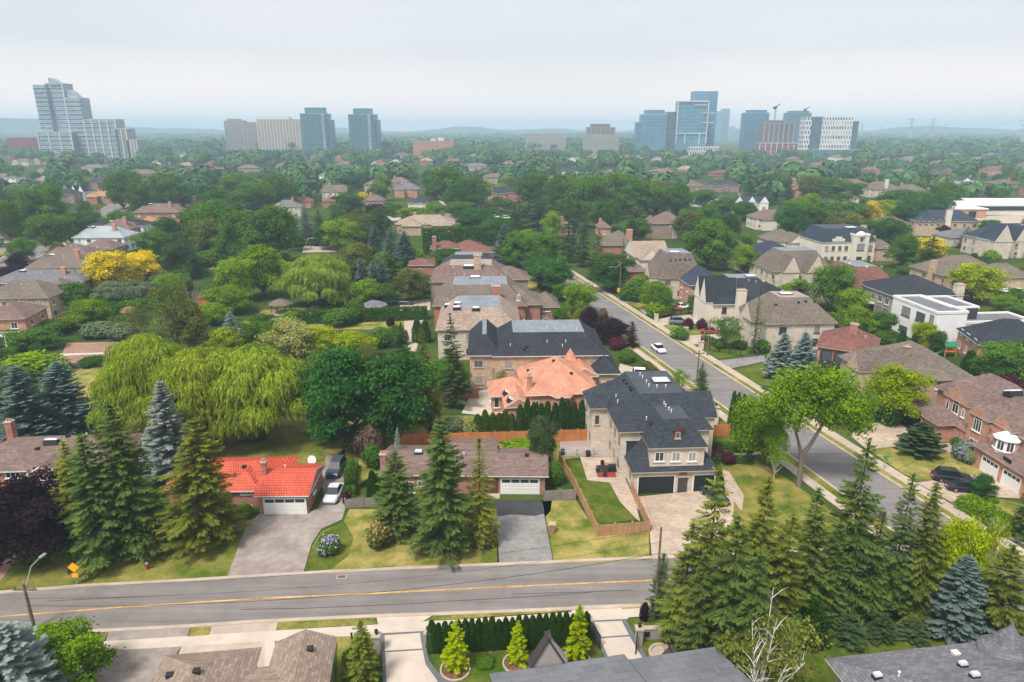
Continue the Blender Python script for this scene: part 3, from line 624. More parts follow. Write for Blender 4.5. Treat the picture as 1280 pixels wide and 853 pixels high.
for a in ((634,492),(639,501)): p = h.rp(*a); h.sky(p.x,p.y,.62,0,(0,R(33),0))
for a in ((692,452),(714,468),(660,464)): p = h.rp(*a); h.vents([(p.x,p.y)],BOXV)
# ---- dark roof behind
h = House('long tan brick house with charcoal roof and grey deck behind the terracotta tiles', 'the long charcoal-roofed house', (584,445), 6.5, 2, pxr=760, depth=16, wall='tanbrick', roof='charcoal', name='brick_house')
h.block(0,0,6.2,16,rise=3.2,kind='deck',inset=2.7); h.block(4.4,-.7,h.w,15.5,6.55,'deck',3.3,3.9); h.block(h.w-3.5,-4,h.w+1.8,8,4.2,'hip',2.4); h.done(); h.auto('f',tr='b',y0=-.7,x0=5)
h.auto('f',tr='b',x0=0,x1=4.5); h.win('f',h.w-1,1,1.2,1.6,-3.55)
p = h.rp(638,397); h.sky(p.x,p.y,1.5)
for a in ((600,397),(613,399),(625,397),(602,402),(615,403),(627,404),(655,402),(684,410),(694,412),(705,411),(721,413),(638,433),(684,429),(707,428),(703,434)): p = h.rp(*a); h.vents([(p.x,p.y)])
for a in ((658,435),(655,438)): p = h.rp(*a); h.vents([(p.x,p.y)],BOXV)
# ---- row of houses up the near side of the long street
h = House('stone house with mottled beige roof and pale flat deck between charcoal and brown roofs', 'the beige-roofed stone house', (544,413), 6.5, 2, pxr=652, depth=19, wall='stone', roof='beige', name='stone_house')
h.block(rise=3.6,kind='deck',inset=4.2); h.block(h.w-5,-1,h.w+2,6,5.0,'hip',2.2); h.done(); h.auto('fl',tr='b')
for a in ((560,382),(571,385),(595,386),(572,380)): p = h.rp(*a); h.sky(p.x,p.y,.8)
p = PX(620,388,5); q = h.loc(p); h.chim(q.x,q.y,h.fy(620,357,q.y).z,1.9,1.3,'redbrick',base=-1)
h = House('brick house with big taupe hip roof and blue-grey deck, small gabled brick bay', 'the taupe-roofed brick house', (540,383), 6.2, 2, pxr=660, depth=19, wall='redbrick', roof='taupe', name='brick_house')
h.block(rise=4.0,kind='deck',inset=4.6); h.block(h.w-9,1,h.w+3.4,13,6.1,'hip',3.4); h.block(h.w+1.5,2,h.w+7.8,11,5.2,'hip',2.6); h.block(h.w-4.5,-1.0,h.w-.2,5,6.3,'hip',1.8); h.block(h.w-2.8,-1.25,h.w-.6,4,6.5,'gable',1.5,axis='y'); h.done()
h.winpx(646,376,650.5,369,-.85,n=1,arch=True); h.auto('l',tr='b'); h.win('f',h.w+4,1,2.2,2.4,2.45,n=2,tr='d'); h.auto('f',x0=h.w+2,x1=h.w+7.5,y0=2)
p = h.rp(594,347); h.sky(p.x,p.y,1.3)
for a in ((580,346),(583,351),(560,376),(592,375)): p = h.rp(*a); h.vents([(p.x,p.y)])
h = House('brown-roofed house with a low ridge and row of roof vents, second behind the charcoal roof', 'the low brown-roofed house', (536,353), 5.6, 2, pxr=640, depth=20, wall='brownbrick', roof='mauve', name='brick_house', deck=DECKB)
h.block(rise=3.6,kind='deck',inset=5.4); h.block(h.w-6,3,h.w+5,13,5.5,'hip',3.0); h.done(); h.auto('l')
p = h.rp(586,333); h.sky(p.x,p.y,1.5)
p = h.rp(597,335); h.chim(p.x,p.y,p.z+3.6,2.0,1.6,'tanbrick')
for a in ((560,344),(569,344),(581,344),(616,345),(627,345),(567,335),(578,334)): p = h.rp(*a); h.vents([(p.x,p.y)])
h = House('house with dark slate roof peeping over the low brown roof', 'the slate roof beyond the brown one', (549,336), 5.5, 2, pxr=622, depth=14, wall='brownbrick', roof='slate', name='brick_house'); h.block(rise=3.4,kind='deck',inset=4.5,); h.done(); h.auto('f')
h = House('red-brown roofed brick bungalow with square chimney in front of the tall hedge', 'the red-brown bungalow by the tall hedge', (537,311), 4.2, 2, pxr=602, depth=16, wall='redbrick', roof='redbrown', name='bungalow')
h.block(0,0,11,9,rise=2.2); h.block(9,2,h.w,12,4.1,'hip',2.3); h.block(h.w-8,-5,h.w+5,4,3.6,'hip',2.0); h.done(); h.auto('fl')
p = h.rp(543,303); h.chim(1.8,-.1,8.6,1.4,1.0,base=-1)
h = House('small brick garage with a red-brown hip roof among garden trees', 'the small brick garage', (509,332), 3.2, 2, pxr=543, depth=8.5, wall='redbrick', roof='redbrown', name='garage', cat='garage'); h.block(rise=1.7); h.done(); h.win('f',4,1,1.2,1,.45)
# ---- right of the long street
h = House('pale stone house with two steep white street gables, dark roof and tall square chimney', 'the house with steep white gables', (893,381), 6.3, 5, pxr=986, depth=16, wall='palestone', roof='charcoal', name='stone_house')
h.block(rise=5.0,kind='deck',inset=5.6); h.block(-1.6,1.2,6,5.6,6.5,'gable',5.4,axis='x',ov=.15); h.block(-1.2,6.6,6,10.6,6.4,'gable',5.0,axis='x',ov=.15); h.block(h.w-7,-3,h.w,6,6.1,'gable',4.2,axis='y'); h.done(); h.auto('fl',tr='d')
p = h.fy(924,393,-.4); h.chim(p.x,-.5,h.fy(924,362,-.4).z,2.0,1.4,'palestone',base=-1); p = h.rp(938,346); h.sky(p.x,p.y,1.2)
for a in ((936,352),(945,353)): p = h.rp(*a); h.vents([(p.x,p.y)])
h.win('l',3.4,8.2,.9,1.2,-1.45,tr='d',arch=True); h.win('l',8.6,8.0,.9,1.2,-1.05,tr='d',arch=True)
h = House('orange brick house with a navy hip roof beside the steep white gables', 'the navy-roofed orange brick house', (862,357), 6.0, 5, pxr=912, depth=15, wall='orangebrick', roof='navy', name='brick_house'); h.block(rise=3.6); h.block(4,-3.5,h.w+2,5,4.2,'hip',2.2); h.done(); h.auto('fl')
h = House('stone house with a very steep taupe roof and dark flat deck near the street', 'the steep taupe-roofed house', (824,348), 6.2, 5, pxr=880, depth=14, wall='stone', roof='taupe', name='stone_house'); h.block(rise=6.3,kind='deck',inset=3.0); h.block(-2.2,2,5,7,6,'gable',4,axis='x',ov=.2); h.block(h.w-4.5,-1,h.w-1.2,4,7.0,'gable',1.6,axis='y',ov=.2); h.done(); h.auto('fl',tr='b')
p = h.rp(843,316); h.sky(p.x,p.y,1.4)
for a in ((838,326),(844,326),(850,326),(856,325),(862,325)): p = h.rp(*a); h.vents([(p.x,p.y)],BOXV)
h = House('pale gabled house with beige roof behind the steep taupe roof', 'the beige gabled house', (793,322), 6, 5, pxr=838, depth=14, wall='palestone', roof='beige'); h.block(rise=4.2,kind='gable',axis='x'); h.block(1,-4,8,8,5.8,'gable',3.4,axis='y'); h.done(); h.auto('fl')
h = House('low red-brown brick house half hidden beside the street pole', 'the low red-brown house', (783,340), 4.2, 5, pxr=811, depth=11, wall='redbrick', roof='mauve'); h.block(rise=2.4); h.done(); h.auto('fl')
h = House('brick house with grey-brown roof and tall orange brick chimney', 'the house with the tall orange chimney', (762,303), 6, 5, pxr=795, depth=12, wall='redbrick', roof='taupe'); h.block(rise=3.4); h.block(-4,-4,9,6,5.5,'hip',3.0); h.done(); h.auto('fl')
p = h.fy(786,304,-.5); h.chim(p.x,-.6,h.fy(786,287,-.5).z,2.0,1.5,'orangebrick',base=-1)
h = House('tall plain brown brick house with brown hip roof standing above a lawn', 'the tall brown brick house', (816,280), 6.6, 3, pxr=859, depth=13, wall='brownbrick', roof='mauve'); h.block(rise=4.4); h.block(-2,5,4,12,6.3,'hip',3); h.done(); h.winpx(840,297.5,846,289.5,.45,n=2); h.winpx(837,283,840,280,.45,n=1); h.win('r',4,1,1.2,1.5,h.w-.45)
h = House('brown brick house with grey-brown hip roof behind a bright young tree', 'the grey-brown house past the big tree', (900,311), 6.2, 5, pxr=937, depth=13, wall='brownbrick', roof='taupe'); h.block(rise=4.2); h.block(-3,-4,6,4,4.6,'gable',2.4,axis='y'); h.done(); h.auto('fl')
h = House('white rendered house with navy roof beyond the bright young tree', 'the navy-roofed white house', (938,322), 6.2, 5, pxr=985, depth=13, wall='palestone', roof='navy'); h.block(rise=3.8); h.block(4,3,h.w+5,14,6,'hip',3.4); h.done(); h.auto('fl',tr='d')
h = House('grey-brown steep gabled stone house in front of the cream mansion', 'the gabled taupe house', (966,340), 6, 5, pxr=1042, depth=14, wall='stone', roof='taupe'); h.block(rise=5.4,kind='deck',inset=4); h.block(2,-2.5,7,6,6.2,'gable',4.6,axis='y',ov=.2); h.block(8.5,-3.5,14,6,6.3,'gable',5.0,axis='y',ov=.2); h.done(); h.auto('fl',tr='b',y0=-2)
h = House('plain house with a dark charcoal hip roof at the gabled taupe house', 'the charcoal hip by the gabled house', (945,318), 5.8, 5, pxr=1000, depth=13, wall='palestone', roof='navy'); h.block(rise=3.4); h.done(); h.auto('fl')
h = House('grey-brown roofed house left of the cream mansion', 'the grey-brown house by the cream mansion', (964,302), 5.6, 5, pxr=1006, depth=13, wall='palestone', roof='taupe'); h.block(rise=3.8); h.block(h.w-7,-3,h.w,6,5.4,'gable',3,axis='y'); h.done(); h.auto('fl')
h = House('cream stone mansion in French style with long dark mansard roof', 'the cream French-style mansion', (1028,303.5), 8.0, 5, pxr=1096, depth=16, wall='palestone', roof='navy', deck=DECKD, name='mansion', cat='mansion')
h.block(rise=4.4,kind='deck',inset=2.4,ov=.25); h.block(h.w-9.2,-1.2,h.w-3.4,4,10.4,'flat',ov=.1); h.done()
m = MB(); m.box(-2.2,-.1,7.8,2.2,.3,9.2).box(-1.1,-.12,9.2,1.1,.28,9.9); m.build('parapet',WALL['palestone'],h.root,(h.w*.3,.25,0))
m = MB(); m.lathe([(1.6,10.2),(1.6,10.9),(.6,11.7)],10,(0,0)); m.build('parapet',WALL['palestone'],h.root,(h.w-6.3,-.3,0))
for k in range(4):
    x = 2.0+k*(h.w-12.6)/3
    h.win('f',x,5.0,1.2,1.7,.25,tr='b'); h.win('f',x,1.2,1.3,1.9,.25,tr='b')
for x in (h.w-6.3,): h.win('f',x,5.2,2.6,2.4,-1.1,n=3,tr='d'); h.win('f',x,.3,2.0,2.8,-1.1,tr='d'); h.win('f',x-.0,8.6,.8,.9,-1.1,n=1,tr='d')
h.win('f',h.w-1.8,4.8,1.3,2.0,.25,tr='d'); h.win('f',h.w-1.8,.9,1.3,2.2,.25,tr='d')
p = h.rp(1063,285); h.sky(p.x,p.y,1.8); h.chim(h.w-.6,8,h.e+4.6,1.6,1.4,'palestone',base=-1)
h = House('house with a broad steep russet hip roof and grey deck between green trees', 'the russet hip roof', (1058,363), 5.6, 5, pxr=1128, depth=18, wall='brownbrick', roof='redbrown'); h.block(rise=5.2,kind='deck',inset=4.6); h.done(); h.auto('fl')
for a in ((1083,334),(1102,334),(1062,330)): p = h.rp(*a); h.vents([(p.x,p.y)],WBOXV)
h = House('grey stone house with charcoal hip roof, balconies and a square chimney', 'the grey stone house with balconies', (1120,371), 7.0, 5, pxr=1206, depth=16, wall='grey', roof='charcoal'); h.block(rise=3.6,kind='hip'); h.block(-.2,1.4,9,13,6.9,'hip',3.2); h.done()
p = h.fy(1197,372,.8); h.chim(p.x,.9,h.fy(1197,355,.9).z,2.0,1.4,'stone',base=-1)
for yy in (3.4,6.2,9.0): h.win('l',yy,1.0,1.9,2.0,.25,tr='d',n=3); h.win('l',yy,4.2,1.6,1.6,.25,tr='w',n=2)
m = MB(); m.box(-3.6,8.0,3.2,.4,14,3.45).box(-3.6,8.0,0,-3.2,8.4,3.2).box(-3.6,13.6,0,-3.2,14,3.2)
for k in range(13): m.box(-3.55,8.0+k*.49,3.45,-3.47,8.08+k*.49,4.4)
m.box(-3.58,8,4.4,-3.44,14,4.5); m.build('balcony', TRIM, h.root)
h.win('f',4,1,1.4,1.6,.45); h.win('f',9,1,1.4,1.6,.45)
h = House('white flat-roofed modern house with black framed windows and a dark panel', 'the white modern house', (1172,393), 7.4, 5, pxr=1211, depth=15.5, wall='white', roof='flatgrey', name='modern_house')
h.block(0,0,h.w,15.5,kind='flat',ov=.1); h.block(h.w-.8,4.5,h.w+6,15,7.2,'flat',ov=.1); h.block(h.w-1.2,1.6,h.w+17,9,4.6,'flat',ov=.1); h.done()
m = MB(); m.box(0,0,0,2.6,.25,2.6); m.build('dark_panel',WALL['darkpanel'],h.root,(h.w+3.1,4.4,4.75))
for yy in (5.2,10.2): h.win('l',yy,4.3,2.9,2.1,.1,n=3,tr='d'); h.win('l',yy,.6,2.9,1.3,.1,n=3,tr='d')
h.win('f',h.w+1.6,4.9,2.4,1.6,4.6,n=2,tr='d'); h.win('f',h.w+1.6,.9,1.6,1.2,1.7,n=2,tr='d'); h.win('l',1.6,4.0,1.3,2.8,.1,n=1,tr='d'); h.win('f',h.w+6,1.0,1.6,1.2,1.7,n=2,tr='d')
h = House('house with a broad dark grey hip roof at the right edge behind a round tree', 'the dark grey hip roof by the play set', (1222,431), 4.6, -14, pxr=1330, depth=12, wall='orangebrick', roof='charcoal'); h.block(rise=4.2); h.block(10,-2,16,6,4.8,'gable',3,axis='y'); h.done(); h.auto('fl')
h = House('broad stone house with steep taupe roof and domed skylight above two blue spruces', 'the taupe-roofed stone house', (958,405.5), 6.0, 4, pxr=1048, depth=15, wall='stone', roof='taupe', deck=DECKB); h.block(rise=4.6,kind='deck',inset=4.6); h.block(-2,3,5,9,5.8,'gable',3.6,axis='x'); h.done(); h.auto('fl',tr='d',step=5)
p = h.rp(982,368); h.sky(p.x,p.y,1.3)
for a in ((970,382),(998,379),(1007,378),(1018,378)): p = h.rp(*a); h.vents([(p.x,p.y)],BOXV)
h = House('brick house with red-brown hip roof and a two-storey columned balcony front', 'the brick house with the balcony front', (1019,433), 5.8, -30, pxr=1097, depth=12, wall='orangebrick', roof='redbrown'); h.block(rise=3.2); h.done()
m = MB(); m.box(1,-1.4,2.7,6,.4,2.95)
for x in (1.1,3.4,5.7): m.box(x,-1.4,0,x+.35,-1.05,5.5)
m.box(1,-1.38,3.7,6,-1.3,3.8)
for k in range(20): m.box(1.1+k*.25,-1.36,2.95,1.15+k*.25,-1.31,3.7)
m.build('balcony',TRIMD,h.root)
for x in (2.2,4.6): h.win('f',x,.4,1.8,2.0,.45,tr='d'); h.win('f',x,3.2,1.8,2.0,.45,tr='d')
for x in (7.5,9.2): h.win('f',x,3.4,1.0,1.6,.45,tr='d'); h.win('f',x,.8,1.0,1.6,.45,tr='d')
p = h.rp(1067,415); h.chim(p.x,p.y,p.z+1.6,1.3,1.0); h.vents([(6,4),(8,5)])
h = House('tan brick house with large taupe roof and a white gabled entrance', 'the tan brick taupe-roofed house', (1140,476), 6.0, 3, pxr=1224, depth=16, wall='tanbrick', roof='taupe'); h.block(rise=3.6); h.block(-5,6,6,14,5.8,'hip',3.0); h.block(-6.4,4.5,3,8.5,6.0,'gable',3.2,axis='x',ov=.2); h.done()
h.winpx(1169,487,1177,476.5,.45); h.winpx(1196,483,1202,476,.45,n=1); h.winpx(1208,483,1216,476,.45); h.winpx(1159,504,1167,501,.45); h.auto('l')
h.win('l',6.4,3.4,1.4,1.6,-6.25,arch=True); p = h.rp(1133,440); h.chim(p.x,p.y,p.z+1.0,.9,.8,'brownbrick'); h.vents([(9,4)],BOXV)
h = House('orange brick two-storey house with mauve roof, arched gable windows and skylight', 'the orange brick house with arched windows', (1238,531), 6.0, 4, pxr=1340, depth=15, wall='orangebrick', roof='mauve'); h.block(2.2,0,h.w,15,rise=3.8); h.block(1.2,5.8,8,11.6,6.1,'gable',2.2,axis='x',ov=.25); h.block(-.2,.3,5,4.2,6.3,'gable',1.7,axis='x',ov=.2)
h.block(-2.4,6.6,2.6,15.2,3.0,'hip',1.9); h.block(.2,4.3,4,7.2,3.05,'gable',1.0,axis='x',ov=.2); h.done()
h.win('l',8.7,4.0,1.3,1.5,1.45,arch=True); h.win('l',10.4,4.0,.6,1.2,1.45,n=1,arch=True); h.win('l',7.0,4.0,.6,1.2,1.45,n=1,arch=True)
h.win('l',2.2,4.0,1.5,1.8,.0,n=3,arch=True); h.win('l',2.2,1.0,1.7,1.7,.0,n=2); h.win('f',1.2,4.0,1.0,1.5,.5,n=1); h.win('f',1.2,1.0,1.0,1.5,.5,n=1); h.win('f',4.4,4.0,1.3,1.5,.45); h.win('f',4.4,1.0,1.3,1.5,.45)
p = h.rp(1266,491); h.sky(p.x,p.y,1.0,0,(R(-22),0,0)); p = h.rp(1273,482); h.chim(p.x,p.y,p.z+1.6,1.2,1.0); h.garage(12.6,.02,3.4,2.2,-1.95,DARKMETAL,'l'); h.vents([(7,3)])
h = House('brick house with white octagonal bay window over two white garage doors', 'the white bay window house', (1284,601), 3.2, 4, pxr=1380, depth=12, wall='orangebrick', roof='mauve'); h.block(.6,0,h.w,11,rise=1.9,kind='hip'); h.block(3.4,1.0,h.w,13,6.2,'hip',2.6); h.block(2.6,6.6,8,10.4,6.6,'gable',1.7,axis='x',ov=.2); h.done()
m = MB(); m.lathe([(1.5,3.0),(1.5,3.8),(1.45,3.85),(1.45,5.4),(1.75,5.5),(.1,6.6)],8,(2.9,7.4)); m.build('bay_window',TRIM,h.root)
for k in range(3):
    aa = R(180+45*k-22.5); f,pn = win_mesh(.9,1.4,2,'w'); o = inst('window',f,h.root,(2.9+1.36*math.cos(aa),7.4+1.36*math.sin(aa),3.95),aa+R(90)); inst('pane',pn,o)
for yy in (3.4,7.2): h.garage(yy,.02,2.8,2.2,1.05,TRIM,'l')
h = House('wide brown-roofed stone house with white porch at the right, beyond the modern house', 'the brown house with the white porch', (1178,345), 6.0, 5, pxr=1262, depth=15, wall='tanbrick', roof='taupe'); h.block(rise=4.4); h.block(h.w-9,-3,h.w+5,7,5.8,'hip',3.2); h.done(); h.auto('fl',tr='b',y0=-2.5)
p = h.fx(1178,345,.3); h.chim(.4,5,9.4,1.5,1.3,'tanbrick',base=-1)
m = MB(); m.box(0,0,2.6,7,3.6,2.85)
for x in (0.1,3.3,6.6): m.box(x,.1,0,x+.3,.4,2.6)
m.build('porch',TRIM,h.root,(h.w-6,-6.6,0))
h = House('cream stone house with dark roof and row of arched dormer windows', 'the house with arched dormers', (1143,276), 6.6, -8, pxr=1226, depth=13, wall='tanbrick', roof='navy'); h.block(rise=4.2); h.block(.4,-1,14,5,6.4,'hip',2.4); h.done(); h.auto('fl',tr='b')
for k in range(5): h.win('f',2.2+k*2.5,5.6,1.2,1.5,-1.02 if True else 0,tr='b',n=2,arch=True)
p = h.fy(1185,275,-.7); h.chim(p.x,-.6,h.fy(1185,262,-.6).z,2.2,1.5,'palestone',base=-1)
h = House('stone house with steep pointed gables and dark roof by the low school', 'the steep gabled house by the school', (1236,300), 6.6, 5, pxr=1310, depth=14, wall='stone', roof='navy'); h.block(rise=5.0); h.block(0,-3,7,6,6.4,'gable',6.0,axis='y',ov=.2); h.block(9,-2,14,6,6.3,'gable',5.0,axis='y',ov=.2); h.done(); h.auto('fl',tr='b',y0=-2.6)
h.win('f',3.5,7.2,1.2,2,-2.78,tr='b',arch=True)
h = House('low house with wide grey roof in front of the dark-roofed house with dormers', 'the low grey-roofed house', (1188,297), 3.6, 5, pxr=1240, depth=12, wall='stone', roof='grey'); h.block(rise=2.6); h.done(); h.auto('f')
# ---- the left street
for row in [
 ('two-storey sand brick house with grey-brown hip roof and a white roof vent','the sand brick house',(31,336),6,8,111,14,'tanbrick','taupe',3.6,1),
 ('house with long russet hip roof just behind the sand brick house','the russet hip behind the sand brick house',(52,322),5.6,8,112,13,'tanbrick','mauve',3.4,0),
 ('pale house with light blue-grey hip roof among brown roofs','the pale blue-grey roofed house',(89,297.5),5.8,3,155,13,'white','paleblue',3.6,1),
 ('brown hip-roofed house tucked against the pale blue-grey roof','the brown hip by the pale roof',(97,312),4.6,3,142,11,'brownbrick','mauve',3.0,0),
 ('brick house with brown hip roof and brick chimney behind the pale blue-grey roof','the brown roof with brick chimney',(120,287),6,3,163,12,'orangebrick','mauve',3.6,1),
 ('white rendered house with long charcoal roof on the left street','the long charcoal roof on the left street',(108,283),6.4,3,179,12,'white','charcoal',2.6,0),
 ('brick house with faded orange hip roof','the faded orange roof',(163,282),5.2,3,198,12,'orangebrick','ochre',3.2,0),
 ('long brick house with grey-brown roofs and brick end chimney','the long grey-brown house',(166,266),6.2,3,224,13,'redbrick','mauve',3.8,1),
 ('house with light grey hip roof above the long grey-brown house','the light grey hip roof',(208,247),5.6,3,238,12,'redbrick','grey',3.2,0),
 ('low house with blue-grey slate roof and two chimneys','the blue-grey slate roof with chimneys',(-20,355),4.4,6,104,12,'brownbrick','grey',2.6,1),
 ('small brick house with russet hip roof beside the white gazebo','the small russet-roofed house',(46,364),4.4,4,84,9,'redbrick','mauve',2.4,0),
 ('two-storey tan brick house with grey-brown roof beside the white gazebo','the tan brick house by the gazebo',(-30,374),6,4,61,12,'tanbrick','taupe',3.4,0),
 ('orange brick house with deck and white patio doors cut off by the left edge','the orange brick house with the deck',(-30,401),6,10,32,11,'orangebrick','mauve',2.8,0)]:
    lab,key,fl,e_,an,xr,dp,wl,rf,rs,ch = row
    h = House(lab,key,fl,e_,an,pxr=xr,depth=dp,wall=wl,roof=rf,group='houses of the left street'); h.block(rise=rs)
    if dp >= 13: h.block(-2,4,6,dp-1,e_-.3,'hip',rs*.8)
    h.done(); h.auto('fr' if h.c.x < 0 else 'fl')
    if ch: h.chim(h.w*.75,dp*.3,e_+rs+1.0,1.2,1.0,'orangebrick'); h.sky(h.w*.3,dp*.45,.8)
    h.vents([(h.w*.5,dp*.35),(h.w*.6,dp*.6)])
m = MB(); m.box(0,-2.4,2.7,9,0,2.9)
for k in range(4): m.box(.1+k*2.8,-2.35,0,.4+k*2.8,-2.05,2.7)
for k in range(30): m.box(.1+k*.3,-2.35,2.9,.15+k*.3,-2.3,3.7)
m.box(0,-2.36,3.7,9,-2.28,3.8); m.build('deck',TRIM,h.root,(h.w-9.5,0,0))
for x in (2,5,8): h.win('f',h.w-9.5+x,.2,1.9,2.2,.42,n=2)
# ---- other mid-distance houses: label, phrase, pixel corner, eave, right pixel, depth, wall, roof, rise
for row in [
 ('cream gabled house glimpsed among dark trees left of centre','the cream gabled house',(401,240),6,431,12,'palestone','taupe',4,'gable'),
 ('low brick house with russet roof, westernmost of a pair','the low russet-roofed pair',(372,252),4,389,10,'orangebrick','redbrown',2.4,'hip'),
 ('low brick house with russet roof, closer to the yellow tree','the russet roof near the yellow tree',(402,252),4,424,10,'redbrick','redbrown',2.4,'hip'),
 ('brown hip-roofed house right behind the small yellow tree','the brown house by the yellow tree',(454,251),5,480,11,'brownbrick','mauve',3.2,'hip'),
 ('brick house with grey hip roof at the end of the receding roof row','the grey hip at the roof row',(492,236),6,524,12,'orangebrick','grey',3.6,'hip'),
 ('grey-brown house in the middle of the receding roof row','the middle of the roof row',(484,228),6,511,12,'brownbrick','taupe',3.6,'hip'),
 ('house with blue-black hip roof facing the driveways','the blue-black hip roof',(509,255),4.5,541,12,'palestone','navy',3.2,'hip'),
 ('sprawling house with many pale brown hips behind the tall clipped hedge','the sprawling pale brown roof',(494,281),4.6,569,16,'tanbrick','beige',3.4,'hip'),
 ('brick house with bright orange gable end and charcoal roof','the house with the orange gable',(616,241),6,656,12,'redbrick','charcoal',3.2,'gable'),
 ('grey flat-looking roof beyond the orange gable','the grey roof beyond the orange gable',(583,207),6,609,14,'grey','grey',2.4,'hip'),
 ('white house with dark roof and tall windows beside the treetops','the white house in the treetops',(866,245),6.5,903,14,'white','navy',3.2,'hip'),
 ('row house with a dark roof and white pointed gables','the white pointed gables',(915,254),6,962,12,'white','navy',3.6,'gab3'),
 ('mauve-roofed house left of the mid-distance white house','the mauve roof by the white house',(860,233),5,883,12,'brownbrick','mauve',3,'hip'),
 ('long house with dark grey hip above the white house','the dark grey hip above the white house',(887,231),5.5,926,13,'brownbrick','slate',3.4,'hip'),
 ('beige-walled house with brown roof left of the dark conifer','the brown roof left of the dark conifer',(945,273),5.5,1002,13,'palestone','mauve',3.4,'hip'),
 ('small house with orange roof near the construction block','the small orange roof',(977,225),5,997,11,'orangebrick','ochre',3,'hip'),
 ('house with terracotta-coloured roof below the construction block','the terracotta-coloured roof',(994,238),5,1018,11,'orangebrick','ochre',3,'hip'),
 ('long russet-roofed house, leftmost of the right-hand ridge of roofs','the long russet roof on the ridge',(1043,230),5.5,1086,13,'brownbrick','mauve',3.2,'hip'),
 ('stone house with tall pale chimney on the right-hand ridge of roofs','the house with the tall pale chimney',(1087,236),6,1126,14,'stone','taupe',4.4,'hip'),
 ('grey-brown house in the middle of the right-hand ridge of roofs','the middle house on the ridge',(1124,240),6,1162,14,'stone','taupe',4.2,'hip'),
 ('grey-brown house at the right end of the ridge of roofs','the end house on the ridge',(1160,246),6,1192,13,'brownbrick','taupe',3.8,'hip'),
 ('grey-walled house roof beside the yellow tree at right','the low roof by the right yellow tree',(1100,281),4.5,1142,12,'brownbrick','mauve',2.8,'hip'),
 ('small taupe roof between the cream mansion and the tall conifer','the small taupe roof',(1096,311),4.5,1120,11,'tanbrick','taupe',2.6,'hip'),
 ('brown hip-roofed house on the left street among tall trees','the brown hip among tall trees',(66,243),6,92,12,'brownbrick','charcoal',3.4,'hip'),
 ('white gabled house with dark roof on the far left street','the white gabled far house',(80,240),6,107,13,'white','charcoal',4,'gab3'),
 ('grey hip-roofed house at the upper left','the upper left grey hip',(107,228),6,146,13,'brownbrick','slate',3.6,'hip'),
 ('brick house with orange porch roof at the upper left','the house with the orange porch',(106,245),5,146,12,'redbrick','ochre',2.6,'hip'),
 ('brown-grey roofed house highest on the left street','the highest roof on the left street',(155,217),5.6,193,13,'brownbrick','taupe',3.4,'hip'),
 ('brown house half hidden behind the tall tree at the left edge','the brown house by the left edge',(-8,283),5.6,42,12,'brownbrick','mauve',3.2,'hip'),
 ('mauve-roofed house behind bare twiggy trees up the street','the mauve roof up the street',(700,283),4.4,716,11,'redbrick','mauve',2.6,'hip'),
 ('small brick house under the tall brown brick house','the small brick house below the trees',(748,285),4,765,10,'orangebrick','mauve',2.4,'hip'),
]:
    lab,key,fl,e_,xr,dp,wl,rf,rs,kd = row
    h = House(lab,key,fl,e_,3,pxr=xr,depth=dp,wall=wl,roof=rf,group='houses of the middle distance')
    if kd == 'gab3':
        h.block(rise=rs*.8)
        for k in range(3): h.block(h.w*(k+.12)/3,-1.5,h.w*(k+.88)/3,5,e_+.1,'gable',rs,axis='y',ov=.2)
    else:
        h.block(rise=rs,kind=kd)
        if h.w > 17: h.block(h.w*.1,-3,h.w*.45,6,e_-.4,'hip',rs*.8); h.block(h.w*.6,-2,h.w*.95,6,e_-.3,'hip',rs*.7)
    h.done(); h.auto('fl' if h.c.x > 0 else 'fr', y0=-1.05 if kd == 'gab3' else 0)
    if 'chimney' in lab: h.chim(h.w*.55,1,e_+rs+2.0,2.0,1.6,'palestone')
    elif 'orange gable' in lab:
        m = MB(); m.box(-.2,0,0,.2,7,e_+2.6); m.build('gable_end',WALL['orangebrick'],h.root,(-.3,2,0))
    else: h.chim(h.w*.3,dp*.6,e_+rs+.9,1.2,1.0,'orangebrick')
# ------------------------------------------------------------------ skyline, school, hills
def facade(n, glass, line, w=3.2, h=3.1, ms=.28, rough=.35):
    return mk(n, glass, rough, .08, .3, .08, .05, .5, brick=(w, h, line, ms, .35))
FAC = {
 'blueglass': facade('blue curtain wall', (.03,.14,.26), (.20,.37,.48), 2.4, 3.1, .2), 'tealglass': facade('teal curtain wall', (.035,.14,.19), (.14,.27,.32), 2.4, 3.1, .25),
 'darkglass': facade('dark blue curtain wall', (.035,.075,.13), (.06,.11,.17), 2.4, 3.1, .15), 'condo': facade('condo glazing', (.07,.18,.29), (.50,.47,.45), 3.0, 3.1, .4),
 'pink': facade('pinkish precast', (.16,.14,.16), (.40,.29,.26), 3.4, 3.0, .85), 'beige': facade('beige precast', (.20,.19,.19), (.52,.43,.36), 3.4, 3.0, .8),
 'raw': facade('unfinished brick floors', (.05,.04,.045), (.27,.12,.11), 4, 3.2, .75), 'magenta': facade('red brick block', (.06,.03,.04), (.30,.055,.075), 4, 3.2, .9),
 'orange': facade('orange brick offices', (.10,.10,.12), (.52,.22,.10), 4, 3.6, 1.0), 'whitegrid': facade('white window grid', (.05,.06,.09), (.74,.72,.72), 4.6, 7.5, 1.25),
}
SLABW = mk('pale slab edge', (.58,.58,.58), .8, .05, .3); SLABD = mk('grey slab edge', (.30,.34,.36), .7, .05, .3); BEIGE = mk('beige precast trim', (.60,.53,.48), .85, .05, .3)
